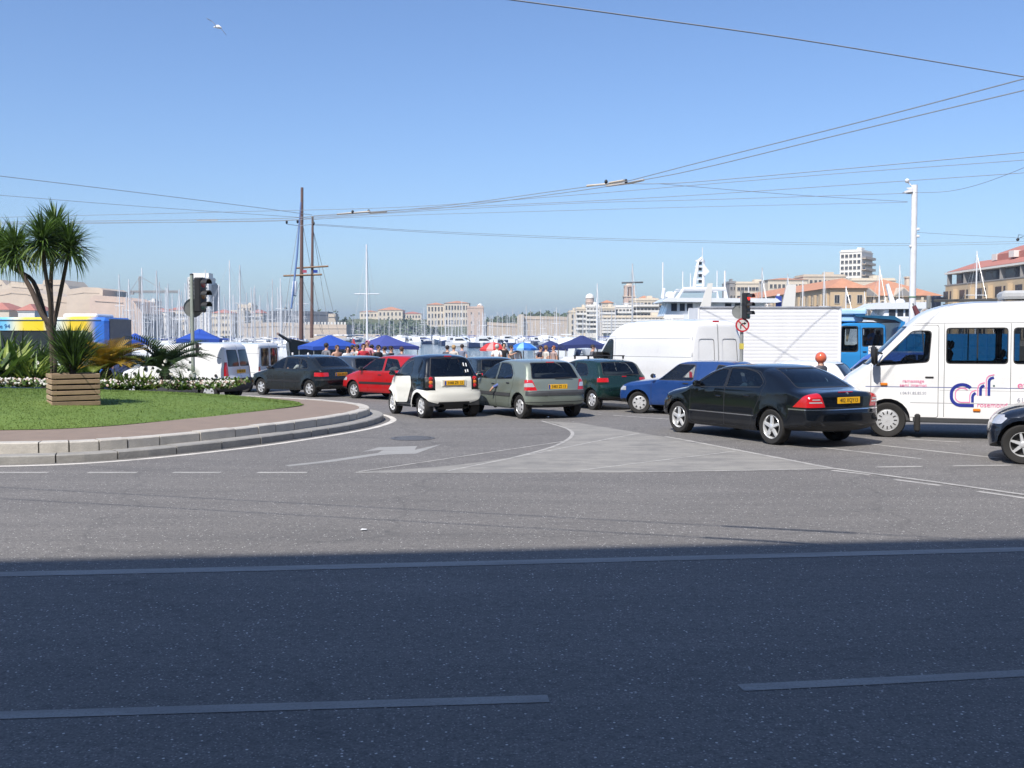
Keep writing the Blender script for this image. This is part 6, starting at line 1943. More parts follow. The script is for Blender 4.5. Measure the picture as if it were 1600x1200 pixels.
def sail_proto(key, L, H, hm, mm, cm, label, cat='sailboat'):
    root = thing('sailboat', label, cat)
    B, F = L * .32, L * .10
    o = link('hull', hull_mesh(L, B, F, hm), root)
    MB().box((.02 * L, 0, F + .22), (L * .38, B * .55, .45), bev=.12).build('cabin', HULLW, root)
    MB().box((.02 * L, B * .276, F + .25), (L * .26, .03, .16)).box((.02 * L, -B * .276, F + .25), (L * .26, .03, .16)).build('cabin_window', WINDK, root)
    r = .055 + .004 * H
    m = MB().tube([(L * .08, 0, F), (L * .08, 0, F + H * .5), (L * .08, 0, F + H)], [r, r, r * .8], 6).tube([(L * .08, -B * .32, F + H * .55), (L * .08, B * .32, F + H * .55)], .05, 4)
    m.build('mast', mm, root)
    MB().tube([(L * .06, 0, F + 1.1), (-L * .36, 0, F + 1.15)], [.16, .11], 6).build('boom', cm, root)
    rg = MB()
    for q in ((L * .5, 0), (-L * .49, 0), (L * .05, B * .46), (L * .05, -B * .46)): rg.tube([(L * .08, 0, F + H * .97), (q[0], q[1], F)], .016, 3, cap=False)
    rg.build('rigging', MASTM, root)
    return root
def motor_proto(L, label, hm=None):
    root = thing('motorboat', label, 'motorboat')
    B, F = L * .34, L * .13
    link('hull', hull_mesh(L, B, F, hm or HULLW, .35, .9), root)
    MB().prism([(-.28 * L, F), (-.25 * L, F + .16 * L), (.02 * L, F + .17 * L), (.20 * L, F + .02)], -B * .36, B * .36, 'XZ').build('cabin', HULLW, root)
    MB().prism([(-.20 * L, F + .06 * L), (-.19 * L, F + .12 * L), (.03 * L, F + .125 * L), (.12 * L, F + .06 * L)], -B * .365, B * .365, 'XZ').build('cabin_window', WINDK, root)
    MB().tube([(-.1 * L, 0, F + .17 * L), (-.12 * L, 0, F + .30 * L)], .03, 4).box((-.1 * L, 0, F + .22 * L), (.1, B * .5, .1)).build('radar_arch', HULLW, root)
    return root
def set_boat(o, x, y, rz): o.location = (x, y, WATER_Z); o.rotation_euler = (0, 0, rz)
def clusters():
    sets = [
        ('moored sailboat in the crowded marina behind the white vans', 'sailboats crowded behind the white vans', 190, 478, 150, 400, 105, (8.5, 13.5)),
        ('moored sailboat in front of the palace hill', 'sailboats moored below the palace hill', 548, 668, 420, 640, 22, (7, 10)),
        ('moored sailboat in front of the big palace and square tower', 'sailboats moored before the big palace and tower', 660, 760, 330, 520, 26, (9, 12.5)),
        ('moored sailboat in front of the fort wall', 'sailboats moored before the fort wall', 756, 905, 300, 500, 36, (7, 11.5)),
        ('moored sailboat in front of the balconied flats', 'sailboats moored before the balconied flats', 900, 965, 240, 380, 12, (8, 12)),
        ('moored sailboat in front of the quayside buildings on the right', 'sailboats moored before the right-hand quay', 1170, 1420, 150, 240, 9, (9, 14)),
    ]
    for lab, grp, p0, p1, d0, d1, n, hs in sets:
        protos = [sail_proto(0, random.uniform(7.5, 11), random.uniform(*hs), random.choice((HULLW, HULLW, HULLW, HULLB)), random.choice((MASTM, MASTW)), random.choice((COVB, COVW)), lab) for _ in range(4)]
        for p in protos: p['group'] = grp
        used = [False] * 4
        for k in range(n):
            i = k % 4
            o = protos[i] if not used[i] else copy_tree(protos[i])
            used[i] = True
            px = p0 + (p1 - p0) * ((k * .6180339) % 1.0); D = d0 + (d1 - d0) * ((k * .7548777 + .3) % 1.0)
            x = at(px, 530, D).x
            set_boat(o, x, D, random.choice((math.pi / 2, -math.pi / 2, math.pi / 2, 0.2)) + random.gauss(0, .08))
            s = random.uniform(.85, 1.2)
            o.scale = (s, s, s * random.uniform(.9, 1.1))
    msets = [('white motorboat moored across the open water', 'motorboats across the open water', 585, 905, 250, 420, 60), ('white motorboat moored behind the white vans', 'motorboats behind the white vans', 195, 470, 120, 230, 26), ('white motorboat moored near the navy canopies', 'motorboats near the navy canopies', 860, 985, 150, 230, 12)]
    for lab, grp, p0, p1, d0, d1, n in msets:
        protos = [motor_proto(random.uniform(5, 8.5), lab, random.choice((None, None, HULLB))) for _ in range(3)]
        for p in protos: p['group'] = grp
        used = [False] * 3
        for k in range(n):
            i = k % 3
            o = protos[i] if not used[i] else copy_tree(protos[i])
            used[i] = True
            px = p0 + (p1 - p0) * ((k * .6180339 + .2) % 1.0); D = d0 + (d1 - d0) * ((k * .7548777 + .1) % 1.0)
            set_boat(o, at(px, 530, D).x, D, random.choice((-1.57, 1.57, -1.2, 0)) + random.gauss(0, .15))
            s = random.uniform(.85, 1.15); o.scale = (s, s, s)
def lone_masts():
    """the tall single masts that stand out"""
    for px, ytop, D, L, mm, cm, lab in ((573, 382, 110, 13, MASTW, COVB, 'sailboat with a tall white mast between the two blue canopies'), (281, 452, 120, 9, MASTW, COVW, 'sailboat with a thick white mast just left of the traffic light'), (932.5, 443, 150, 12, MASTW, COVB, 'sailboat with a tall white mast right of the round tower'),
                                        (1189, 418, 130, 13, MASTM, COVW, 'sailboat with a slim mast over the box truck'), (1229, 428, 140, 12, MASTM, COVB, 'sailboat with a mast left of the high-rise over the box truck'), (1372, 415, 130, 12, MASTW, COVW, 'sailboat with a mast and slanting stay right of the high-rise'), (1523, 392, 140, 14, MASTW, COVB, 'sailboat with a black-headed mast before the terraced block'), (987, 412, 120, 13, MASTM, COVW, 'sailboat whose long spreader crosses the bell tower'),
                                        (250, 440, 190, 13, MASTM, COVB, 'sailboat with a dark slim mast right of the crane'), (754, 487, 260, 10, MASTW, COVW, 'sailboat with a mast in front of the square tower'), (822, 476, 240, 11, MASTM, COVW, 'sailboat with a mast left on the fort wall'), (869, 480, 240, 11, MASTW, COVB, 'sailboat with a mast right on the fort wall')):
        g = at(px, 530, D)
        F = L * .10
        H = at(px, ytop, D).z - WATER_Z - F
        o = sail_proto(0, L, H, HULLW, mm, cm, lab)
        set_boat(o, g.x, D, -1.57 + .05)
        o.location.x -= 0; o.location.y = D + L * .08
        if px == 987:
            z = at(987, 442, D).z - WATER_Z
            MB().tube([(L * .08, -1.25, z), (L * .08, 1.25, z + .08)], .11, 6).build('spreader', M('dark spar', (.10, .11, .12), .5), o)
def ketch():
    D = 80
    g = at(486, 545, D)
    root = thing('wooden_ketch', 'dark wooden two-masted ketch moored behind the market canopies', 'sailing ship', (g.x, D + 6, WATER_Z), math.radians(-96))
    wd = M('varnished spar', (.15, .09, .075), .5, var=.2); hk = M('black ketch hull', (.014, .015, .017), .5, coat=.3); rl = M('oiled rail wood', (.22, .12, .055), .6, var=.25)
    L = 17
    link('hull', hull_mesh(L, 4.6, 1.9, hk, .6, .65), root)
    b = MB()
    for sy in (1, -1): b.tube([(-L / 2, sy * 1.55, 2.45), (-L * .1, sy * 2.25, 2.12), (L * .25, sy * 1.7, 2.35), (L * .52, sy * .1, 3.0)], .10, 6)
    b.build('rail', rl, root)
    b = MB()
    for sy in (1, -1): b.tube([(-L / 2, sy * 1.52, 1.85), (-L * .1, sy * 2.32, 1.55), (L * .25, sy * 1.75, 1.7), (L * .5, sy * .2, 2.2)], .05, 5)
    b.build('stripe', HULLW, root)
    MB().tube([(L * .45, 0, 2.6), (L * .70, 0, 3.5)], [.16, .09], 8).build('bowsprit', wd, root)
    MB().box((-2.2, 0, 2.45), (5.0, 2.4, .9), bev=.1).build('deckhouse', DECK, root)
    MB().box((-4.5, 0, 3.35), (5.5, 3.0, .12), bev=.05).build('awning', WHITEP, root)
    Ri = Matrix.Rotation(math.radians(96), 3, 'Z')
    def loc(px, py, dd):
        p = at(px, py, dd)
        return Ri @ (p - Vector((g.x, D + 6, WATER_Z)))
    for px, yt, dd, r, yb in ((470.5, 293, D + 4.5, .19, 530), (487, 338, D + 8.5, .16, 528)):
        t, bm_ = loc(px + 1.5, yt, dd), loc(px, yb, dd)
        MB().tube([bm_, t], [r, r * .6], 8).build('mast', wd, root)
    for px0, px1, y0, y1, dd in ((443, 503, 431, 429, D + 4.3), (461, 513, 419, 416, D + 8.3)):
        MB().tube([loc(px0, y0, dd), loc(px1, y1, dd)], .085, 6).build('yard', rl, root)
    MB().tube([loc(470, 316, D + 4), loc(464, 400, D + 2.5), loc(455, 482, D + 1)], [.05, .08, .07], 8).build('furled_jib', M('faded blue sail', (.10, .17, .34), .8), root)
    MB().tube([loc(461, 440, D + 1.9), loc(459.5, 462, D + 1.7)], [.20, .20], 8).build('furled_jib_band', HULLW, root)
    rg = MB()
    for a in ((471, 320, D + 4.5, 440, 520, D), (471, 340, D + 4.5, 505, 522, D + 5), (487, 345, D + 8.5, 515, 522, D + 10), (487, 350, D + 8.5, 530, 524, D + 12), (471, 432, D + 4.5, 443, 520, D + 3), (471, 432, D + 4.5, 503, 520, D + 5)):
        rg.tube([loc(*a[:3]), loc(*a[3:])], .02, 3, cap=False)
    rg.build('rigging', M('rigging wire', (.25, .25, .25), .6), root)
    for px, c in ((476, (.55, .12, .18)), (493, (.03, .08, .40))):
        p = loc(px, 424, D + 4.4)
        MB().box(p, (.03, .34, .24), rz=.6).build('flag', M('flag %d' % px, c, .8), root)
def motor_yachts():
    D = 92.0
    cx = at(1125, 520, D).x
    root = thing('motor_yacht', 'large white motor yacht with radar mast behind the high-roof van', 'yacht', (cx, D, WATER_Z))
    Z = lambda y: at(1125, y, D).z - WATER_Z
    X = lambda px: at(px, 500, D).x - cx
    yw = 5.4
    link('hull', hull_mesh(13.5, 5.6, 2.4, HULLW, .4, .85), root).rotation_euler = (0, 0, math.pi)
    MB().prism([(X(1040), 2.2), (X(1060), Z(492)), (X(1235), Z(492)), (X(1240), 2.2)], -yw / 2, yw / 2, 'XZ').build('main_deck', HULLW, root)
    MB().prism([(X(1032), Z(494)), (X(1040), Z(473)), (X(1185), Z(474)), (X(1185), Z(494))], -yw / 2 + .5, yw / 2 - .5, 'XZ').build('wheelhouse', HULLW, root)
    for a, b_ in ((1042, 1052), (1055, 1064), (1066, 1076), (1124, 1135), (1139, 1152)):
        MB().box(((X(a) + X(b_)) / 2, -yw / 2 + .49, Z(481)), (X(b_) - X(a) - .08, .06, Z(475.5) - Z(487))).build('window', WINDK, root)
    MB().prism([(X(1026), Z(473)), (X(1036), Z(467)), (X(1200), Z(468)), (X(1207), Z(473)), (X(1200), Z(474.5))], -yw / 2 - .3, yw / 2 + .3, 'XZ').build('upper_deck', HULLW, root)
    b = MB().tube([(X(1052), -1.9, Z(468)), (X(1062), -1.9, Z(453)), (X(1126), -1.9, Z(453)), (X(1128), -1.9, Z(468))], .17, 8).tube([(X(1052), 1.9, Z(468)), (X(1062), 1.9, Z(453)), (X(1126), 1.9, Z(453)), (X(1128), 1.9, Z(468))], .17, 8)
    b.box(((X(1060) + X(1100)) / 2, 0, Z(454)), (X(1100) - X(1060), 3.8, .25)); b.build('flybridge_frame', HULLW, root)
    for a in (1043, 1047): MB().ball((X(a), -.6, Z(463)), (.35, .35, .42)).build('satellite_dome', HULLW, root)
    # raked fins
    MB().prism([(X(1080), Z(494)), (X(1096), Z(445)), (X(1103), Z(445)), (X(1099), Z(494))], -yw / 2 - .32, -yw / 2 - .10, 'XZ').build('fin', WHITER, root)
    MB().prism([(X(1208), Z(482)), (X(1216), Z(447)), (X(1229), Z(447)), (X(1227), Z(482))], -yw / 2 - .3, -yw / 2, 'XZ').build('fin', WHITER, root)
    MB().box((X(1204), -yw / 2, Z(473)), (.5, .08, 1.0)).build('ensign', M('ensign blue', (.03, .06, .30), .8), root)
    # radar mast: two legs with rungs
    m = MB().tube([(X(1082), -.3, Z(453)), (X(1090), -.3, Z(408)), (X(1095), -.3, Z(403))], [.20, .16, .10], 8).tube([(X(1097), -.3, Z(448)), (X(1098), -.3, Z(410)), (X(1095), -.3, Z(403))], [.16, .12, .08], 8)
    for yy in (408, 417, 427, 437, 446): m.box((X(1092 - (yy - 408) * .05), -.3, Z(yy)), (X(1100) - X(1086) + (yy - 408) * .004, .2, .16))
    m.build('radar_mast', HULLW, root)
    for yy in (412, 421, 431, 440): MB().box((X(1092), -.42, Z(yy)), (.28, .06, .26)).build('mast_lamp', WINDK, root)
    MB().add([(X(1095), -.55, Z(410)), (X(1106), -.6, Z(425)), (X(1099), -.5, Z(432)), (X(1096), -.5, Z(430))], [(0, 1, 2, 3)]).add([(X(1095), -.57, Z(410)), (X(1106), -.62, Z(425)), (X(1099), -.52, Z(432)), (X(1096), -.52, Z(430))], [(3, 2, 1, 0)]).build('flag', HULLW, root)
    for px, y0, y1, r_ in ((1064, 450, 425, .05), (1076, 450, 428, .05), (1117, 452, 424, .05), (1129, 466, 424, .09), (1033, 455, 411, .07), (1094, 403, 388, .04)):
        MB().tube([(X(px), -.8, Z(y0)), (X(px), -.8, Z(y1))], r_, 6).build('antenna', MASTW, root)
    MB().box((X(1032), -1.5, Z(460)), (.3, .4, 1.0), bev=.1, ry=.15).build('searchlight', HULLW, root)
    MB().prism([(X(1196), Z(474)), (X(1203), Z(461)), (X(1206), Z(461)), (X(1203), Z(474))], -yw / 2, -yw / 2 + .2, 'XZ').build('davit', HULLW, root)
    # second yacht
    D2 = 105.0
    c2 = at(1395, 520, D2).x
    r2 = thing('motor_yacht', 'white motor yacht with curved wheelhouse behind the blue truck', 'yacht', (c2, D2, WATER_Z))
    Z2 = lambda y: at(1395, y, D2).z - WATER_Z
    X2 = lambda px: at(px, 500, D2).x - c2
    link('hull', hull_mesh(9, 4.8, 1.9, HULLW, .4, .85), r2).rotation_euler = (0, 0, math.pi)
    MB().prism([(X2(1334), 1.6), (X2(1343), Z2(497)), (X2(1462), Z2(497)), (X2(1470), 1.6)], -2.3, 2.3, 'XZ').build('main_deck', HULLW, r2)
    MB().prism([(X2(1368), Z2(498)), (X2(1374), Z2(482)), (X2(1446), Z2(482)), (X2(1450), Z2(498))], -1.9, 1.9, 'XZ').build('wheelhouse', HULLW, r2)
    MB().prism([(X2(1342), Z2(484)), (X2(1362), Z2(474)), (X2(1440), Z2(473)), (X2(1452), Z2(480)), (X2(1440), Z2(483))], -2.2, 2.2, 'XZ').build('upper_deck', HULLW, r2)
    for a, b_ in ((1378, 1388), (1391, 1400), (1403, 1422)): MB().box(((X2(a) + X2(b_)) / 2, -1.92, Z2(489)), (X2(b_) - X2(a), .06, Z2(484) - Z2(495))).build('window', WINDK, r2)
    MB().prism([(X2(1391), Z2(474)), (X2(1383), Z2(445)), (X2(1387), Z2(443)), (X2(1398), Z2(474))], -.15, .15, 'XZ').build('radar_mast', HULLW, r2)
    MB().ball((X2(1406), 0, Z2(472)), (.5, .5, .35)).build('satellite_dome', HULLW, r2)
# ------------------------------------------------------------------ street furniture, wires, market, people
POLE = M('galvanised pole', (.30, .31, .30), .5, metal=.3, var=.2)
POLEG = M('grey green pole', (.30, .34, .30), .6, var=.2)
HEADK = M('black signal housing', (.02, .02, .022), .5, var=.2)
HEADB = M('navy signal back', (.03, .04, .07), .5)
def signal_head(root, z, s, face, lit=None, name='signal_head', hm=None, y0=0.0, x0=0.0):
    """three lamps with hoods; face = direction the lamps look"""
    hd = link(name, MB().box((0, 0, 0), (.20 * s, .27 * s, .86 * s), bev=.03 * s).mesh(name, hm or HEADK), root)
    hd.location = (x0, y0, z); hd.rotation_euler = (0, 0, face)
    cols = {0: ((.30, .01, .012), (1, .03, .02)), 1: ((.25, .12, .01), (1, .5, .05)), 2: ((.01, .14, .09), (.05, 1, .5))}
    for k in range(3):
        zz = (.28 - .28 * k) * s
        on = lit == k
        m = M('signal lens %d%s' % (k, ' lit' if on else ''), cols[k][0], .25, coat=.6, emit=(cols[k][1], 1.6) if on else None)
        MB().lathe([(.10 * s, .10 * s), (.07 * s, .115 * s), (0, .12 * s)], 14, 'X', (0, 0, zz)).build('lens', m, hd)
        MB().lathe([(.115 * s, .09 * s), (.118 * s, .27 * s), (.112 * s, .27 * s), (.110 * s, .09 * s)], 14, 'X', (0, 0, zz), arc=math.pi).build('hood', HEADK, hd)
    return hd
def traffic_lights():
    D = 30.0
    g = at(302, 598, D)
    zb = island_z(g.x, D) - .05
    top = at(302, 430, D).z
    r = thing('traffic_light', 'traffic light on a grey-green pole at the right end of the flower bed', 'traffic light', (g.x, D, zb))
    MB().tube([(0, 0, 0), (0, 0, top - zb)], .055, 12).lathe([(.09, 0), (.09, .25), (.06, .3)], 14).build('pole', POLEG, r)
    MB().lathe([(.06, top - zb), (.05, top - zb + .04), (0, top - zb + .05)], 12).build('cap', HEADK, r)
    signal_head(r, at(302, 461, D).z - zb, 1.18, -.35, x0=.24)
    o = link('backing_disc', MB().lathe([(.28, -.01), (.28, .01), (0, .01)], 24, 'Y').mesh('backing_disc', POLE), r)
    o.location = (.0, .10, at(302, 481, D).z - zb); o.rotation_euler = (0, 0, .5)
    signal_head(r, at(302, 545, D).z - zb, .42, -.1, name='repeater', x0=.13)
    # the one in the middle of the queue, red lit, with the no-turn sign
    D = 28.5
    g = at(1158, 600, D)
    zb = gz(D)
    top = at(1158, 455, D).z
    r = thing('traffic_light', 'traffic light showing red above a no-right-turn sign', 'traffic light', (g.x, D, zb))
    MB().tube([(0, 0, 0), (0, 0, top - zb)], .05, 12).build('pole', POLE, r)
    MB().box((0, 0, at(0, 541, D).z - zb), (.106, .106, .16)).build('sticker_band', M('yellow band', (.55, .45, .08), .6), r)
    signal_head(r, at(1158, 478, D).z - zb, .84, -.72, 0, x0=.10, y0=-.06)
    o = link('backing_disc', MB().lathe([(.20, -.01), (.20, .01), (0, .01)], 24, 'Y').mesh('backing_disc', POLE), r)
    o.location = (-.06, .08, at(0, 487, D).z - zb)
    s = link('road_sign', MB().lathe([(.19, -.012), (.195, 0), (.19, .012), (0, .012)], 32, 'Y').mesh('road_sign', POLE), r)
    s.location = (.0, -.075, at(0, 508, D).z - zb); s.rotation_euler = (0, 0, math.pi)
    red = M('sign red', (.45, .02, .03), .4); fce = M('sign face', (.60, .58, .54), .45)
    MB().lathe([(.152, .0135), (0, .0135)], 32, 'Y').build('sign_face', fce, s)
    MB().lathe([(.194, .014), (.15, .0145)], 32, 'Y').build('sign_rim', red, s)
    MB().box((0, .0155, 0), (.036, .003, .30), ry=math.radians(45)).build('sign_bar', red, s)
    ar = MB().tube([(.05, .017, -.09), (.05, .017, -.02), (.035, .017, .03), (0, .017, .05), (-.05, .017, .05)], .014, 6)
    ar.add([(-.045, .018, .095), (-.045, .018, .005), (-.105, .018, .05)], [(0, 1, 2)])
    ar.build('sign_arrow', HEADK, s)
    # third one behind the minibus
    D = 27.0
    g = at(1449, 560, D)
    zb = gz(D)
    r = thing('traffic_light', 'traffic light with a dark housing just above the minibus roof', 'traffic light', (g.x, D, zb))
    MB().tube([(0, 0, 0), (0, 0, at(0, 463, D).z - zb)], .05, 12).build('pole', POLE, r)
    MB().box((0, -.01, at(0, 472, D).z - zb), (.09, .11, .34), bev=.02).build('bracket', POLE, r)
    signal_head(r, at(0, 484, D).z - zb, .84, .15, x0=.20, hm=HEADB)
    s = link('road_sign', MB().lathe([(.15, -.01), (.155, 0), (.15, .01), (0, .01)], 28, 'Y').mesh('road_sign', M('sign face', (.60, .58, .54))), r)
    s.location = (-.12, -.08, at(0, 491, D).z - zb); s.rotation_euler = (0, 0, math.pi + .4)
    MB().lathe([(.10, .014), (0, .014)], 28, 'Y').build('sign_disc', M('sign red', (.45, .02, .03)), s)
    o = thing('furled_banner', 'furled dark red banner leaning beside the white mast pole', 'banner', at(1440, 506, 29.0))
    p0 = o.location
    q = [at(1441, 512, 29.0) - p0, at(1434, 492, 29.0) - p0, at(1428, 478, 29.0) - p0]
    MB().tube(q, [.10, .085, .06], 8).build('cloth', M('dark red cloth', (.16, .05, .06), .85, var=.3), o)
    MB().tube([Vector((q[0].x + .2, 0, gz(29) - p0.z)), q[0], q[2] + (q[2] - q[1]) * .3], .02, 6).build('staff', POLE, o)
    # white mast with cameras
    D = 38.0
    g = at(1424, 560, D)
    zb = gz(D); top = at(1424, 289, D).z - zb
    r = thing('camera_mast', 'tall white mast with cameras at its top behind the minibus', 'pole', (g.x, D, zb))
    MB().tube([(0, 0, 0), (0, 0, top)], [.125, .105], 16).build('mast', MASTW, r)
    MB().box((-.16, 0, top - .12), (.25, .05, .05)).tube([(-.1, 0, top - .05), (-.27, 0, top + .12)], .025, 6).build('bracket', MASTW, r)
    MB().ball((-.28, 0, top + .15), .085).build('lamp', WHITEP, r)
    MB().prism([(-.10, top - .10), (-.42, top - .27), (-.40, top - .30), (-.10, top - .26)], -.1, .1, 'XZ').build('camera_hood', MASTW, r)
    MB().box((-.22, -.02, top - .28), (.2, .12, .1), bev=.02).build('camera', M('grey camera', (.25, .24, .22), .5), r)
    for zz in (1.62, 1.88): MB().box((.14, -.03, top - zz), (.12, .10, .09), bev=.02).build('junction_box', MASTW, r)
    MB().box((-.12, -.03, top - 2.25), (.1, .1, .08), bev=.02).build('junction_box', MASTW, r)
    MB().lathe([(.135, at(0, 464, D).z - zb - .02), (.135, at(0, 464, D).z - zb + .02)], 14).build('clamp_ring', M('green clamp', (.12, .25, .12), .6), r)
WIREM = M('weathered wire', (.26, .29, .34), .6)
def wire(label, pts, r=.013, z=6.3, name='overhead_wire'):
    P = [gp(px, py, z) for px, py in pts]
    P = catmull(P, 6) if len(P) > 2 else P
    r = r * .8
    return tag(MB().tube(P, r, 5).build(name, WIREM), label, 'wire')
def wires():
    wire('single overhead wire crossing the upper right sky', [(740, -8), (1000, 27), (1300, 70), (1700, 137)])
    wire('upper wire of the trolley pair rising to the right edge', [(1700, 96), (1600, 123), (1350, 189), (1100, 252), (980, 283), (950, 288), (900, 294), (700, 321), (550, 334), (490, 338), (400, 342), (0, 347), (-80, 348)], .015)
    wire('lower wire of the trolley pair rising to the right edge', [(1700, 117), (1600, 141), (1350, 201), (1100, 262), (1005, 281), (900, 298.5), (700, 324), (550, 336), (490, 340.5), (400, 346), (0, 349), (-80, 350)], .015)
    wire('wire leaving the right-hand switch towards the right edge', [(985, 287), (1030, 287), (1100, 283), (1350, 261), (1600, 238), (1700, 229)])
    wire('wire passing just below the right-hand switch', [(1700, 240), (1600, 250), (1350, 268), (1100, 288), (900, 304.5), (640, 323), (400, 330), (150, 336), (-60, 341)], .011)
    wire('thin stay from the right-hand switch down to the white mast', [(1030, 287), (1100, 293), (1250, 305), (1418, 315)], .010)
    wire('long wire passing above the white mast head', [(1700, 263), (1600, 270), (1380, 285), (1100, 304), (900, 315), (640, 327), (490, 337)], .012)
    wire('wire carried by the head of the white mast', [(1418, 302), (1100, 312), (900, 317.5), (640, 331), (490, 343)], .011)
    wire('wire curving from the white mast up to the right edge', [(1430, 301), (1480, 299), (1530, 288), (1600, 262), (1680, 225)], .010)
    wire('lower wire tied to the white mast', [(1418, 316), (1100, 323), (900, 328.5), (640, 336), (400, 345), (0, 351), (-60, 352)], .010)
    wire('wire descending from the left edge to the ketch masthead', [(-60, 268), (0, 275), (200, 299), (400, 324), (488, 336)], .012)
    wire('lower wire descending from the left edge', [(-60, 301), (0, 305), (200, 321), (400, 335), (490, 341)], .010)
    wire('upper wire of the low pair crossing to the right', [(490, 350), (640, 359.5), (800, 367), (1000, 374), (1250, 379), (1420, 380.5), (1600, 377), (1700, 375)], .011)
    wire('lower wire of the low pair crossing to the right', [(490, 351.5), (640, 361.5), (800, 369.5), (1000, 376.5), (1250, 382), (1420, 383.5), (1600, 380.5), (1700, 379)], .011)
    wire('thin wire right of the white mast near the roofs', [(1430, 363), (1500, 367), (1600, 372)], .010)
    # wires overhead whose shadows lie on the road
    for k, (a, b, lab) in enumerate((((1130, 822), (1335, 833), 'overhead wire above the frame casting the upper thin road shadow'), ((1100, 840), (1280, 850), 'overhead wire above the frame casting the lower thin road shadow'))):
        A, B = gp(*a), gp(*b)
        off = Vector((-SHX * 5.7, -SHY * 5.7, 5.7))
        d = (B - A).normalized()
        t = tag(MB().tube([A + off - d * 11, B + off + d * 14], .009, 5).build('overhead_wire', WIREM), lab, 'wire')
        MB().tube([A + off, B + off], .028, 5).build('switch_bar', WIREM, t)
    beam = M('pale switch beam', (.50, .44, .36), .6)
    for lab, segs, knobs in (('trolley wire switch with pale beams in mid sky', (((917, 290.5), (950, 287.5)), ((948, 290.5), (980, 286.5)), ((952, 286), (975, 282)), ((982, 286.5), (1006, 281))), ((947, 284), (978, 283))), ('trolley wire switch with pale beams left of centre', (((527, 335), (552, 332.5)), ((551, 333), (578, 330.5)), ((578, 332.5), (604, 330.5))), ((551, 331), (576, 330)))):
        p = gp(*segs[0][0], 6.3)
        r = thing('wire_switch', lab, 'wire switch', p)
        for a, b in segs: MB().tube([gp(*a, 6.32) - p, gp(*b, 6.32) - p], .035, 6).build('beam', beam, r)
        for k in knobs: MB().ball(gp(*k, 6.34) - p, (.05, .05, .065), 8, 6).build('insulator', HEADK, r)
    p = gp(489, 345, 6.3)
    r = thing('wire_junction', 'wire junction with dark insulators at the ketch masts', 'wire switch', p)
    for k in ((448, 347), (465, 346), (490, 349)): MB().ball(gp(*k, 6.3) - p, (.045, .045, .08), 8, 6).build('insulator', HEADK, r)
    MB().tube([gp(448, 350, 6.3) - p, gp(468, 353, 6.3) - p, gp(490, 350, 6.3) - p], .012, 5).build('span_wire', WIREM, r)
    MB().tube([gp(487, 338, 6.3) - p, gp(490, 350, 6.3) - p], .02, 5).build('hanger', beam, r)
    MB().box(gp(324, 344, 6.3) - p, (.8, .03, .04)).build('splice', beam, r)
    p = gp(1592, 373, 6.3)
    r = thing('wire_insulator', 'dark wire insulator with a bracket at the right edge', 'wire switch', p)
    MB().ball((-.05, 0, -.04), .07).tube([(-.05, 0, 0), (-.02, 0, .18), (.3, 0, .15), (-.05, 0, 0)], .015, 5).build('insulator', HEADK, r)
def gull():
    D = 46.0
    c = at(340, 42, D)
    r = thing('seagull', 'white seagull with dark-tipped wings gliding in the upper left sky', 'bird', c)
    wht = M('gull white', (.80, .79, .77), .7); gr = M('gull grey wing', (.28, .29, .31), .7, var=.2)
    P = lambda px, py: at(px, py, D) - c
    a = [P(333.5, 42.5), P(337, 41.5), P(341, 41.8), P(344.5, 43.2)]
    MB().tube([a[0], a[1], a[2], a[3], a[3] + Vector((.05, .02, -.005))], [.012, .06, .085, .055, .02], 10).build('body', wht, r)
    def wing(pts, ch):
        vs, fs = [], []
        for (px, py), w in zip(pts, ch):
            q = P(px, py)
            vs += [q + Vector((-w * .1, -w / 2, w * .05)), q + Vector((0, 0, .02)), q + Vector((0, w / 2, 0)), q + Vector((0, 0, -.012))]
        for k in range(len(pts) - 1):
            for i in range(4): fs.append((k * 4 + i, k * 4 + (i + 1) % 4, (k + 1) * 4 + (i + 1) % 4, (k + 1) * 4 + i))
        return MB().add(vs, fs, True)
    wing([(338, 40.5), (333, 35), (329, 32), (323, 29)], (.30, .26, .20, .05)).build('wing', gr, r)
    wing([(343, 43.2), (347, 46.5), (350, 50), (353.5, 55)], (.30, .26, .20, .05)).build('wing', gr, r)
# ---- people
def figure(J, E, R, name):
    me = bpy.data.meshes.new(name)
    ks = list(J)
    me.from_pydata([J[k] for k in ks], [(ks.index(a), ks.index(b)) for a, b in E], [])
    o = link(name, me)
    sk = o.modifiers.new('skin', 'SKIN')
    for i, k in enumerate(ks):
        sv = me.skin_vertices[0].data[i]
        r = R[k]; sv.radius = r if hasattr(r, '__len__') else (r, r)
        sv.use_root = (k == 'pelvis')
    sk.use_smooth_shade = True
    sb = o.modifiers.new('sub', 'SUBSURF'); sb.levels = 1; sb.render_levels = 1
    dg = bpy.context.evaluated_depsgraph_get()
    out = bpy.data.meshes.new_from_object(o.evaluated_get(dg))
    bpy.data.objects.remove(o)
    return out, ks
SKELE = [('pelvis', 'waist'), ('waist', 'chest'), ('chest', 'neck'), ('neck', 'jaw'), ('jaw', 'head'), ('head', 'crown')]
for s_ in 'lr':
    SKELE += [('chest', 'sh' + s_), ('sh' + s_, 'el' + s_), ('el' + s_, 'wr' + s_), ('wr' + s_, 'ha' + s_), ('pelvis', 'hi' + s_), ('hi' + s_, 'kn' + s_), ('kn' + s_, 'an' + s_), ('an' + s_, 'to' + s_)]
RAD = dict(pelvis=(.15, .11), waist=(.14, .10), chest=(.16, .11), neck=.055, jaw=(.068, .075), head=(.082, .095), crown=(.06, .07))
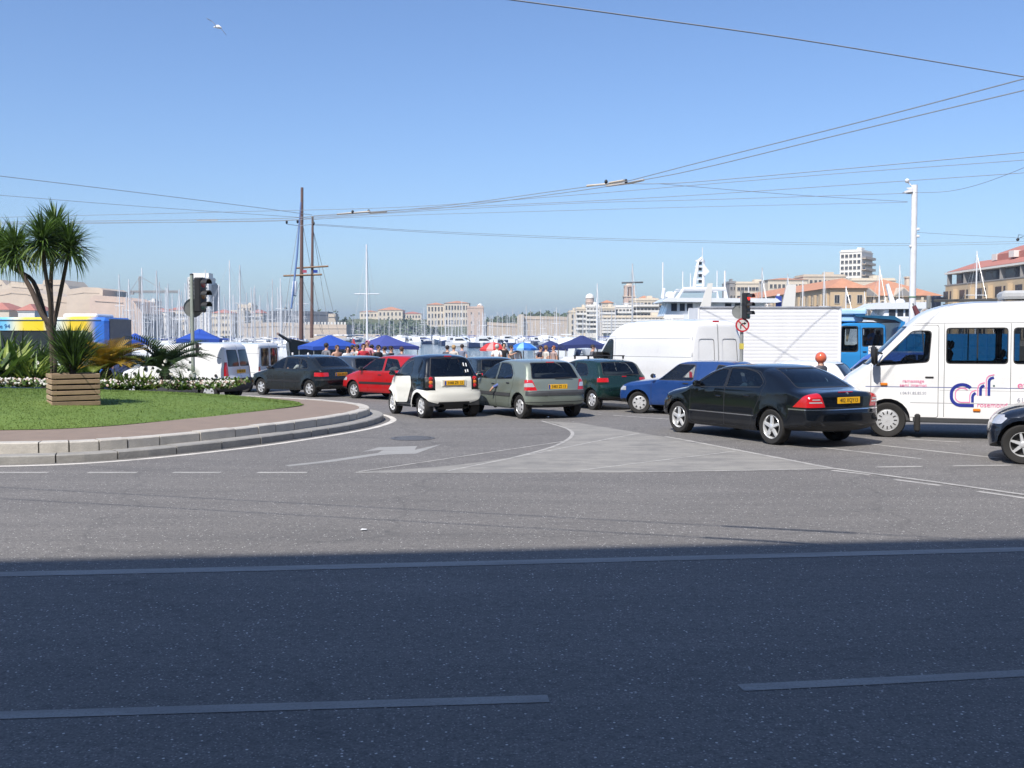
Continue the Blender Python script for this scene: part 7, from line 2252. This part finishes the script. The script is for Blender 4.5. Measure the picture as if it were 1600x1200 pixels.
for s_ in 'lr': RAD.update({'sh' + s_: .062, 'el' + s_: .045, 'wr' + s_: .032, 'ha' + s_: (.036, .018), 'hi' + s_: .088, 'kn' + s_: .058, 'an' + s_: .04, 'to' + s_: (.045, .03)})
def pose_stand(arm=0, lean=0.0, stride=0.0):
    J = dict(pelvis=(0, 0, .96), waist=(0, -lean * .3, 1.10), chest=(0, -lean * .6, 1.34), neck=(0, -lean, 1.49), jaw=(0, -lean - .02, 1.56), head=(0, -lean - .015, 1.64), crown=(0, -lean - .01, 1.71))
    for s_, g in (('l', 1), ('r', -1)):
        J['sh' + s_] = (g * .185, -lean * .7, 1.42)
        if arm == 0: J['el' + s_], J['wr' + s_], J['ha' + s_] = (g * .23, .02, 1.14), (g * .25, -.05, .90), (g * .25, -.08, .80)
        elif arm == 1: J['el' + s_], J['wr' + s_], J['ha' + s_] = (g * .24, .03, 1.15), (g * .16, -.22, 1.16), (g * .12, -.31, 1.20)
        else: J['el' + s_], J['wr' + s_], J['ha' + s_] = ((g * .24, .02, 1.15), (g * .25, -.12, .93), (g * .25, -.17, .84)) if g > 0 else ((g * .26, -.16, 1.28), (g * .22, -.38, 1.38), (g * .2, -.47, 1.42))
        st = stride * g
        J['hi' + s_], J['kn' + s_], J['an' + s_], J['to' + s_] = (g * .095, 0, .90), (g * .11, st * .5 - .02, .50), (g * .12, st + .02, .08), (g * .13, st - .14, .03)
    return J
def pose_sit(arm=0):
    """facing +x, seat contact under the pelvis"""
    J = dict(pelvis=(0, 0, .12), waist=(-.05, 0, .26), chest=(-.11, 0, .48), neck=(-.12, 0, .64), jaw=(-.09, 0, .71), head=(-.10, 0, .79), crown=(-.11, 0, .86))
    for s_, g in (('l', 1), ('r', -1)):
        J['sh' + s_] = (-.11, g * .185, .57)
        J['el' + s_], J['wr' + s_], J['ha' + s_] = (.06, g * .24, .36), (.30, g * .20, .46), (.40, g * .17, .50)
        if arm == 1 and g > 0: J['el' + s_], J['wr' + s_], J['ha' + s_] = (-.02, .36, .40), (.10, .50, .30), (.16, .55, .20)
        J['hi' + s_], J['kn' + s_], J['an' + s_], J['to' + s_] = (.05, g * .09, .10), (.44, g * .12, .18), (.62, g * .12, -.20), (.76, g * .12, -.22)
    return J
FIG = {}
def fig_mesh(key):
    if key in FIG: return FIG[key]
    J = {'a': pose_stand(0, 0, .04), 'b': pose_stand(1, .06), 'c': pose_stand(2, .03, .1), 'sit': pose_sit(0), 'sitarm': pose_sit(1)}[key]
    R = dict(RAD)
    if key.startswith('sit'): R.update(pelvis=(.13, .15), waist=(.11, .14), chest=(.11, .16))
    me, ks = figure(J, SKELE, R, 'person')
    P = {k: Vector(J[k]) for k in J}
    def region(c):
        best, bd = None, 9
        for a, b in SKELE:
            pa, pb = P[a], P[b]
            d = pb - pa; t = max(0, min(1, (c - pa).dot(d) / d.length_squared))
            q = (c - pa - d * t).length
            if q < bd: bd, best = q, (a, b, t)
        a, b, t = best
        if a in ('jaw', 'head') or (a == 'neck') or (a == 'chest' and b == 'neck' and t > .75): return 0
        if key == 'sitarm' and a[:2] in ('el', 'sh') and (a[:2] == 'sh' or t < .8): return 1
        if a.startswith('wr') or a.startswith('el') or (a.startswith('sh') and t > .55): return 0
        if a[:2] in ('hi', 'kn') or b[:2] == 'hi': return 2
        if a.startswith('an'): return 3
        return 1
    for m in (SKIN, WHITEP, DARKIN, BLACK): me.materials.append(m)
    for p in me.polygons:
        p.material_index = region(p.center); p.use_smooth = True
    hm = MB()
    h = P['head']
    f = Vector((0, -1, 0)) if not key.startswith('sit') else Vector((1, 0, 0))
    hm.ball(h + Vector((0, 0, .025)) - f * .018, (.100, .108, .105) if not key.startswith('sit') else (.108, .100, .105), 12, 8)
    # open the face side of the hair cap
    fc = MB(); fc.ball(h + f * .098 + Vector((0, 0, -.03)), (.014, .018, .022), 6, 4)
    for g in (1, -1):
        sd = Vector((g, 0, 0)) if not key.startswith('sit') else Vector((0, g, 0))
        fc.ball(h + sd * .088 + Vector((0, 0, -.02)), (.016, .02, .03), 6, 4)
    FIG[key] = (me, hm, fc.mesh('face', SKIN), h, f)
    return FIG[key]
CLOTH = {}
def cloth(c):
    k = tuple(c)
    if k not in CLOTH: CLOTH[k] = M('cloth %.2f %.2f %.2f' % k, c, .85, var=.2, scale=8)
    return CLOTH[k]
HAIRM = {}
def person(label, loc, rz, key, shirt, legs=(.04, .045, .07), hair=(.03, .02, .015), scale=1.0, sleeves=False, helmet=None, bare=False):
    me, hm, fm, h, f = fig_mesh(key)
    o = link('person', me)
    o.location = loc; o.rotation_euler = (0, 0, rz); o.scale = (scale,) * 3
    tag(o, label, 'person')
    for i, m in ((0, SKIN), (1, SKIN if bare else cloth(shirt)), (2, cloth(legs)), (3, BLACK)):
        o.material_slots[i].link = 'OBJECT'; o.material_slots[i].material = m
    k = (key, tuple(hair), bool(helmet))
    if k not in HAIRM:
        b = MB()
        if helmet: b.ball(h + Vector((0, 0, .02)), (.135, .135, .14), 16, 10)
        else:
            for (v, fa) in ((hm.v, hm.f),):
                keep = [q for q in fa if (sum((Vector(v[i]) - h).dot(f) for i in q) / len(q) < .055) or sum(v[i][2] for i in q) / len(q) > h.z + .085]
                keep = [q for q in keep if sum(v[i][2] for i in q) / len(q) > h.z - .05]
                b.add(v, keep, True)
        HAIRM[k] = b.mesh('helmet' if helmet else 'hair', helmet or M('hair %.2f %.2f %.2f' % tuple(hair), hair, .7, var=.3, scale=30))
    link('helmet' if helmet else 'hair', HAIRM[k], o)
    link('face', fm, o)
    return o
def crowd():
    def stand(px, D, label, shirt, key='a', rz=0.0, **k):
        g = at(px, 560, D)
        person(label, (g.x, D, gz(D) + .02), rz, key, shirt, **k)
    N = math.pi
    stand(510, 42.8, 'man in a grey shirt below the left edge of the blue canopy', (.20, .20, .22), 'a', N * .8, scale=1.02)
    stand(526, 42.4, 'person with bare shoulders under the blue canopy', (.5, .4, .3), 'b', .6, bare=True, hair=(.12, .06, .03), scale=.97)
    stand(543, 41.8, 'person in a white top with dark hair between the two blue canopies', (.68, .68, .68), 'b', .3, scale=.94)
    stand(551, 44.3, 'dark-haired person just behind the one in the white top', (.30, .28, .30), 'a', 2.0, scale=.97)
    stand(559, 43.3, 'person in pale clothes beside the red shirts', (.62, .60, .55), 'c', -1.2, scale=.98)
    stand(568, 42.3, 'person in a red shirt at the left of the second canopy', (.50, .03, .05), 'b', .2, scale=1.0, hair=(.10, .05, .02))
    stand(575, 42.7, 'person in a pink top holding up a pink bundle', (.65, .30, .35), 'c', -.3, scale=1.08, hair=(.6, .25, .35))
    stand(581, 43.0, 'second person in a red shirt under the second canopy', (.45, .03, .04), 'a', 2.6, scale=.98)
    stand(590, 41.8, 'person in black under the second canopy', (.03, .03, .035), 'b', .8, scale=.97)
    stand(601, 42.8, 'person in a white shirt under the middle of the second canopy', (.65, .64, .6), 'a', -2, scale=.94)
    stand(611, 42.1, 'dark-haired person right of the white shirt under the second canopy', (.05, .05, .06), 'a', 1.2, scale=.95)
    stand(626, 41.8, 'brown-haired person at the right corner of the second canopy', (.12, .12, .15), 'b', 2.4, scale=.93, hair=(.10, .05, .03))
    stand(699, 46.5, 'dark-haired person just left of the cream car roof', (.10, .10, .12), 'a', 3.0, scale=.96)
    stand(709, 46.2, 'fair-haired person just left of the cream car roof', (.55, .5, .45), 'a', 2.8, scale=.97, hair=(.40, .26, .12))
    stand(722, 49.0, 'lone dark head standing at the water edge', (.2, .22, .3), 'a', 3.1, scale=.99)
    stand(776, 46.0, 'broad person in a white shirt left of the red parasol', (.72, .72, .72), 'b', 2.9, scale=.99, hair=(.5, .48, .45))
    stand(787, 46.2, 'person in black below the red parasol', (.02, .02, .022), 'a', .2, scale=1.02)
    stand(798, 47.0, 'person in a cream top right of the red parasol', (.55, .48, .38), 'c', 1.0, scale=.96)
    stand(808, 49.0, 'person in white between the red and the light blue parasols', (.68, .66, .63), 'a', .4, scale=.96, hair=(.30, .12, .06))
    stand(843, 47.0, 'person in a dark top below the navy canopy', (.08, .08, .12), 'b', .9, scale=.95)
    stand(853, 46.2, 'person in a pale top below the navy canopy', (.60, .56, .5), 'a', 2.2, scale=.96, hair=(.18, .10, .05))
    stand(865, 46.8, 'red-haired person right below the navy canopy', (.40, .30, .28), 'a', -.9, scale=.95, hair=(.28, .10, .04))
    stand(924, 44.0, 'person leaning under the large navy canopy', (.10, .10, .11), 'b', 1.4, scale=.98)
def in_car(name_starts, label_part, seat, label, key, shirt, **k):
    for o in COL.objects:
        if o.parent is None and label_part in o.get('label', ''):
            bpy.context.view_layer.update()
            m = o.matrix_world @ Matrix.Translation(seat)
            person(label, m.translation, m.to_euler().z, key, shirt, **k)
            return
def drivers():
    in_car('', 'charcoal five-door', (1.02, .36, .46), 'driver in a white shirt looking out of the charcoal hatchback', 'sit', (.60, .6, .6))
    in_car('', 'grey-green five-door', (1.06, .40, .40), 'driver in a blue shirt with one arm hanging out of the grey-green hatchback', 'sitarm', (.10, .14, .35))
    in_car('', 'red three-door', (1.0, .34, .42), 'driver at the wheel of the red hatchback', 'sit', (.12, .12, .14))
    in_car('', 'tall white high-roof', (2.85, .50, .92), 'driver behind the side window of the tall panel van', 'sit', (.10, .10, .11))
    in_car('', 'white high-roof minibus', (2.85, .46, 1.02), 'driver in a white top at the wheel of the minibus', 'sit', (.68, .66, .62), hair=(.10, .06, .04))
    in_car('', 'bright blue tipper', (-.30, .60, 1.56), 'driver in a blue shirt at the truck window', 'sit', (.16, .28, .62))
    in_car('', 'black four-door', (1.2, .36, .44), 'driver barely visible inside the black saloon', 'sit', (.3, .32, .36))
    in_car('', 'tiny two-seat', (.68, .30, .50), 'driver of the tiny cream car seen through the dark glass', 'sit', (.2, .2, .22))
def scooter():
    D = 24.1
    g = at(1268, 600, D)
    th = math.radians(128)
    r = thing('motor_scooter', 'motor scooter hidden behind the black saloon', 'scooter', (g.x, D, gz(D)), th)
    pc = paint('silver scooter paint', (.35, .36, .38), .4)
    for x in (-.62, .62):
        wm, tm = wheel_mesh(.22, .11, 'six')
        o = link('wheel', wm, r); o.location = (x, 0, .22); link('tyre', tm, o)
    MB().prism([(-.75, .42), (-.80, .66), (-.62, .76), (.05, .74), (.15, .45), (.10, .30), (-.3, .26)], -.16, .16, 'XZ').build('body', pc, r)
    MB().prism([(.10, .28), (.42, .28), (.62, .95), (.55, .98), (.34, .36), (.10, .36)], -.19, .19, 'XZ').build('leg_shield', pc, r)
    MB().box((-.3, 0, .80), (.8, .28, .10), bev=.04).build('saddle', BLACK, r)
    MB().tube([(.50, -.32, 1.02), (.56, 0, 1.0), (.50, .32, 1.02)], .018, 6).tube([(.58, 0, .9), (.68, 0, .25)], .025, 6).build('handlebar', BLACK, r)
    bpy.context.view_layer.update()
    m = r.matrix_world @ Matrix.Translation((-.15, 0, .66))
    person('scooter rider in a glossy red helmet behind the black saloon', m.translation, th, 'sit', (.10, .10, .12), helmet=M('red helmet shell', (.66, .13, .06), .2, coat=1, var=.05), scale=.98)
# ---- market
def canopy(label, pxc, ytop, ye, D, w, mat, rz, legs=True):
    c = at(pxc, ytop, D)
    zg = gz(D) + .02
    r = thing('market_canopy', label, 'canopy', (c.x, D, zg), rz)
    zt, ze = c.z - zg, at(pxc, ye, D).z - zg
    h = w / 2
    ring = lambda s, z: [(-h * s, -h * s, z), (0, -h * s, z + .04), (h * s, -h * s, z), (h * s, 0, z + .04), (h * s, h * s, z), (0, h * s, z + .04), (-h * s, h * s, z), (-h * s, 0, z + .04)]
    zm = ze + (zt - ze) * .42
    b = MB()
    R = [ring(1.0, ze - .16), ring(1.0, ze), ring(.52, zm + .02), ring(.06, zt)]
    vs = [p for q in R for p in q] + [(0, 0, zt + .02)]
    fs = [(i * 8 + k, i * 8 + (k + 1) % 8, (i + 1) * 8 + (k + 1) % 8, (i + 1) * 8 + k) for i in range(3) for k in range(8)] + [(24 + k, 24 + (k + 1) % 8, 32) for k in range(8)]
    b.add(vs, fs)
    b.build('cover', mat, r)
    if legs:
        for sx in (-1, 1):
            for sy in (-1, 1): MB().tube([(sx * (h - .05), sy * (h - .05), 0), (sx * (h - .05), sy * (h - .05), ze)], .022, 6).build('leg', POLE, r)
    MB().box((0, 0, .75), (w * .8, w * .35, .06)).box((0, 0, .38), (w * .7, w * .3, .7)).build('counter', WHITEP, r)
    return r
def parasol(label, pxc, ytop, ye, D, w, mats):
    c = at(pxc, ytop, D); zg = gz(D) + .02
    r = thing('parasol', label, 'parasol', (c.x, D, zg))
    zt, ze = c.z - zg, at(pxc, ye, D).z - zg
    n = 12
    b = MB()
    for k in range(n):
        a0, a1 = 6.2832 * k / n, 6.2832 * (k + 1) / n
        b.cur = k % len(mats)
        p = lambda a, s, z: (math.cos(a) * w / 2 * s, math.sin(a) * w / 2 * s, z)
        zm = ze + (zt - ze) * .68
        b.add([p(a0, 1, ze - .10), p(a1, 1, ze - .10), p(a1, 1, ze), p(a0, 1, ze), p(a0, .55, zm), p(a1, .55, zm), (0, 0, zt)], [(0, 1, 2, 3), (3, 2, 5, 4), (4, 5, 6)])
    b.build('cover', mats, r)
    MB().tube([(0, 0, 0), (0, 0, zt + .08)], .022, 8).build('pole', POLE, r)
    return r
def market():
    royal = M('royal blue canvas', (.018, .07, .36), .8, var=.12, scale=2); slate = M('faded blue canvas', (.05, .07, .27), .8, var=.15, scale=2); navy = M('navy canvas', (.022, .035, .13), .8, var=.15, scale=2)
    canopy('royal blue pointed market canopy in front of the ketch', 515, 525, 541, 47, 2.3, royal, .5)
    canopy('faded blue pointed market canopy right of the tall white mast', 602, 525, 541, 46.5, 2.2, slate, .68)
    canopy('blue market canopy behind the left traffic light pole', 312, 515.5, 530, 44, 1.75, royal, .2)
    canopy('small blue canopy showing between the two cycads', 211, 522, 533, 45, 1.1, royal, .3)
    canopy('large navy market canopy left of the high-roof van', 909, 525.5, 539, 46, 1.9, navy, .12)
    canopy('navy market canopy next to the light blue parasol', 860, 533.5, 543, 50, 1.35, navy, .3)
    canopy('navy canopy half hidden by the front of the high-roof van', 962, 531, 541, 48, 1.4, navy, .3)
    parasol('red and white parasol behind the cream car', 771, 534, 545, 47, 1.25, [M('red canvas', (.55, .04, .04), .8), M('red canvas', (.55, .04, .04)), M('white pink canvas', (.62, .30, .28), .8)])
    parasol('light blue and white parasol right of the red one', 818, 534.5, 544, 49, 1.35, [M('azure canvas', (.03, .16, .55), .8), M('azure canvas', (.03, .16, .55)), M('pale azure canvas', (.25, .48, .72), .8)])
    # white-covered stall in front of the large navy canopy
    g = at(905, 560, 43.5)
    r = thing('market_stall', 'white-covered fish stall under the large navy canopy', 'stall', (g.x, 43.5, gz(43.5)))
    MB().prism([(-1.05, 0), (-1.0, .92), (-.6, 1.22), (1.0, 1.30), (1.1, 0)], -.5, .5, 'XZ').build('cover', WHITEP, r)
    MB().box((0, -.55, .85), (2.1, .1, .08)).build('edge', POLE, r)
    # red kite-like banner between the canopies
    g = at(553, 548, 47.5)
    r = thing('red_banner', 'small red pointed banner between the two blue canopies', 'banner', (g.x, 47.5, gz(47.5)))
    q = lambda x, y: at(x, y, 47.5) - Vector((g.x, 47.5, gz(47.5)))
    MB().add([q(551, 528), q(548.5, 540), q(557, 541), q(553, 530)], [(0, 1, 2, 3)]).add([v + Vector((0, .02, 0)) for v in (q(551, 528), q(548.5, 540), q(557, 541), q(553, 530))], [(3, 2, 1, 0)]).build('cloth', M('banner red', (.55, .05, .06), .8), r)
    MB().tube([(0, 0, 0), q(551, 527)], .015, 6).build('staff', POLE, r)
def haze():
    """the thin summer air over the harbour"""
    m = bpy.data.materials.new('haze air')
    m.use_nodes = True
    n, l = m.node_tree.nodes, m.node_tree.links
    n.clear()
    out = n.new('ShaderNodeOutputMaterial')
    v = n.new('ShaderNodeVolumePrincipled')
    v.inputs['Color'].default_value = (.66, .81, 1.0, 1)
    v.inputs['Density'].default_value = .00024
    v.inputs['Anisotropy'].default_value = .2
    l.new(v.outputs[0], out.inputs['Volume'])
    o = MB().box((0, 1750, 36), (6400, 3900, 80)).build('haze', m)
    tag(o, 'thin pale summer haze over the harbour', 'haze', kind='stuff')
# ------------------------------------------------------------------ build everything
ground()
markings()
island()
lawn()
shores()
building_behind()
clusters()
lone_masts()
ketch()
motor_yachts()
build_cars()
build_big()
traffic_lights()
wires()
market()
crowd()
drivers()
scooter()
plants()
gull()
haze()
